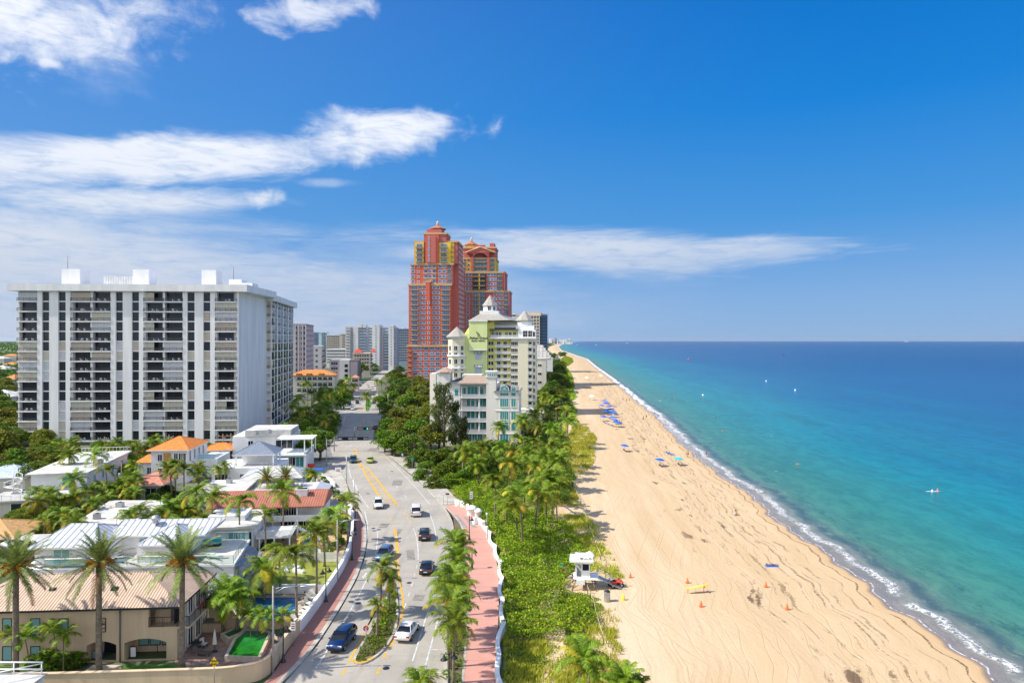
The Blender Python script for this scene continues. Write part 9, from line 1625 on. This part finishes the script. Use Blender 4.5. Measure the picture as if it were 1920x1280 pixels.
# roof edge and stair railing at the bottom left corner
def corner_deck():
 p = G(0, 1300); Y = 58.5; T = thing('roof_terrace_corner', 'corner of a white roof deck with pipe railing at the lower left of the picture', 'roof terrace', ((40 - CX) * Y / F, Y, 0)); z = H - (1272 - CY) * Y / F; MB().box(-4, 1.5, -4, .6, 0, z).build('wall', white, T); MB().box(-4.2, 1.7, -4.2, .8, z, z + .12).build('deck', roofwhite, T)
 r = MB(); [r.tube([(x, .5, z + .1), (x, .5, z + 1.2)], .05, 6) for x in (-3.6, -1.0, 1.4)]; r.tube([(-4, .5, z + 1.2), (1.5, .5, z + 1.2)], .06, 6); r.tube([(-4, .5, z + .6), (1.5, .5, z + .6)], .05, 6); [r.tube([(-1.6 + i, -1.4, z + .1 + h_), (1.5, .5, z + .1 + h_ * 1.0)], .04, 6) for i, h_ in ((0, .5), (0, 1.0))]; r.build('pipe_railing', white2, T)
corner_deck()
# ================================================================ ON THE SEA
def buoy(label, px, py, m_, r=.5, h=1.2): p = G(px, py); T = thing('buoy', label, 'buoy', (p.x, p.y, -.05)); MB().lathe([(r * .6, -.2), (r, 0), (r, h * .4), (r * .4, h * .55), (r * .3, h), (.02, h * 1.05)], 12).build('float', m_, T)
buoy('red buoy in the middle distance of the sea', 1291, 674, red_p, 1.6, 2.4); buoy('dark purple buoy far out at the right', 1469, 666, mat('purple_plastic', (.15, .02, .2), .5, var=0), 2.4, 2.6); buoy('white buoy right of the sea centre', 1436.5, 715, white2, .5, 1.2); buoy('white buoy left of the picture edge', 1491, 732, white2, .5, 1.2); buoy('small white buoy near the right edge', 1748, 921, white2, .22, .5); buoy('small white buoy inshore of the red one', 1318, 741, white2, .5, 1.0); buoy('orange buoy beside the white one near the right edge', 1758, 919, orange_p, .2, .5)
def boat(label, px, py, L, name='motor_yacht'):
 p = G(px, py); T = thing(name, label, 'boat', (p.x, p.y, -.3), .1); h = MB(); st = [(-.5, .02 + .2, .35), (-.2, .16, .3), (.2, .15, .32), (.45, .06, .42), (.5, .005, .45)]
 loft(h, st, lambda s: [(s[0] * L, -s[1] * L * .9, s[2] * L * .28), (s[0] * L, 0, 0), (s[0] * L, s[1] * L * .9, s[2] * L * .28)], 0); h.build('hull', white2, T); MB().box(-.3 * L, .15 * L, -.09 * L, .09 * L, .09 * L, .16 * L).build('cabin', white2, T); MB().box(-.2 * L, .05 * L, -.07 * L, .07 * L, .16 * L, .21 * L).build('flybridge', white2, T); MB().box(-.28 * L, .16 * L, -.092 * L, .092 * L, .115 * L, .14 * L).build('windows', darkgl, T)
boat('small white motor boat left on the horizon', 1082, 647, 16); boat('white motor boat below the horizon, second from left', 1118, 646.5, 18); boat('white motor boat in the middle of the horizon', 1176, 643.8, 30); boat('white cruise boat far out right on the horizon', 1700, 641.2, 80)
# ---- road wear: repair patches, manholes, tyre-worn lanes
rw = random.Random(8); pm_ = mat('asphalt_repair', (.26, .24, .21), .9, var=.2, vs=1)
q = MB()
for px, py, w_, l_ in ((720, 985, 1.6, 3), (770, 1040, 1.2, 5), (640, 1160, 2, 2.4), (745, 905, 2.2, 6), (785, 1120, 1.4, 2), (700, 842, 3, 5), (622, 1225, 1.5, 2), (742, 1004, .8, 8)): o = G(px, py); a = rw.uniform(-.1, .2); q.quad([(o.x + x * math.cos(a) - y * math.sin(a), o.y + x * math.sin(a) + y * math.cos(a), .0075) for x, y in ((-w_ / 2, -l_ / 2), (w_ / 2, -l_ / 2), (w_ / 2, l_ / 2), (-w_ / 2, l_ / 2))])
struct(q.build('road_patches', pm_)); q = MB()
for px, py in ((735, 883), (672, 1130), (652, 1178), (767, 1092), (700, 990), (724, 1252), (812, 1060), (690, 925)): o = G(px, py); q.quad([(o.x + .36 * math.cos(a), o.y + .36 * math.sin(a), .0135) for a in np.linspace(0, 5.9, 14)])
struct(q.build('manhole_covers', dmetal))
# ---- frontage of the modern villa
wall_thing('gate_wall', 'low white wall in front of the modern villa drive', [G(556, 893), G(590, 895), G(618, 903), G(628, 914)], 1.1, .25, white2)
T = thing('car_port_awning', 'bright blue awning inside the modern villa gate', 'awning', G(588, 897) + Vector((0, 1, 0))); MB().box(-1.9, 1.9, -1.2, 1.2, 2.0, 2.1).build('canopy', bl, T); [MB().box(x, x + .08, y, y + .08, 0, 2).build('post', gmetal, T) for x in (-1.8, 1.7) for y in (-1.1, 1.0)]
MB_ = thing('gate', 'dark red timber gate beside the blue awning', 'gate', G(583, 883)); MB().box(-.9, .9, -.05, .05, 0, 1.9).build('gate_leaf', cloths['red'], MB_)
# ---- rooftop machines on the flat roofs
for i, (px, py, z) in enumerate(((225, 950, 4.0), (250, 962, 4.0), (182, 972, 4.0), (200, 858, 6.6), (188, 868, 6.6), (505, 812, 9.6), (480, 815, 9.6), (400, 915, 4.35), (430, 905, 4.35), (400, 972, 4.85), (500, 902, 3.55))):
 p = G(px, py, z); T = thing('air_conditioner', 'one of the grey air conditioning boxes on the flat white villa roofs', 'air conditioner', p, .2 * i, 'rooftop air conditioners'); MB().box(-.55, .55, -.45, .45, .08, .85).build('casing', gmetal, T); MB().lathe([(.34, .86), (.3, .93), (.02, .93)], 12).build('fan_grille', dmetal, T); MB().box(-.5, .5, -.4, .4, 0, .075).build('base', concrete, T)
# ================================================================ sea air
hz = MB().box(-27500, 27500, -3200, 27500, -3.5, 128).build('haze', []); hm = bpy.data.materials.new('haze_air'); hm.use_nodes = True; hn = hm.node_tree
for x in list(hn.nodes):
 if x.type == 'BSDF_PRINCIPLED': hn.nodes.remove(x)
pv = hn.nodes.new('ShaderNodeVolumePrincipled'); pv.inputs['Density'].default_value = 0.000016; pv.inputs['Color'].default_value = (.86, .91, 1.0, 1); pv.inputs['Anisotropy'].default_value = .3
hn.links.new(pv.outputs[0], next(x for x in hn.nodes if x.type == 'OUTPUT_MATERIAL').inputs['Volume']); hz.data.materials.append(hm); hz['kind'] = 'stuff'
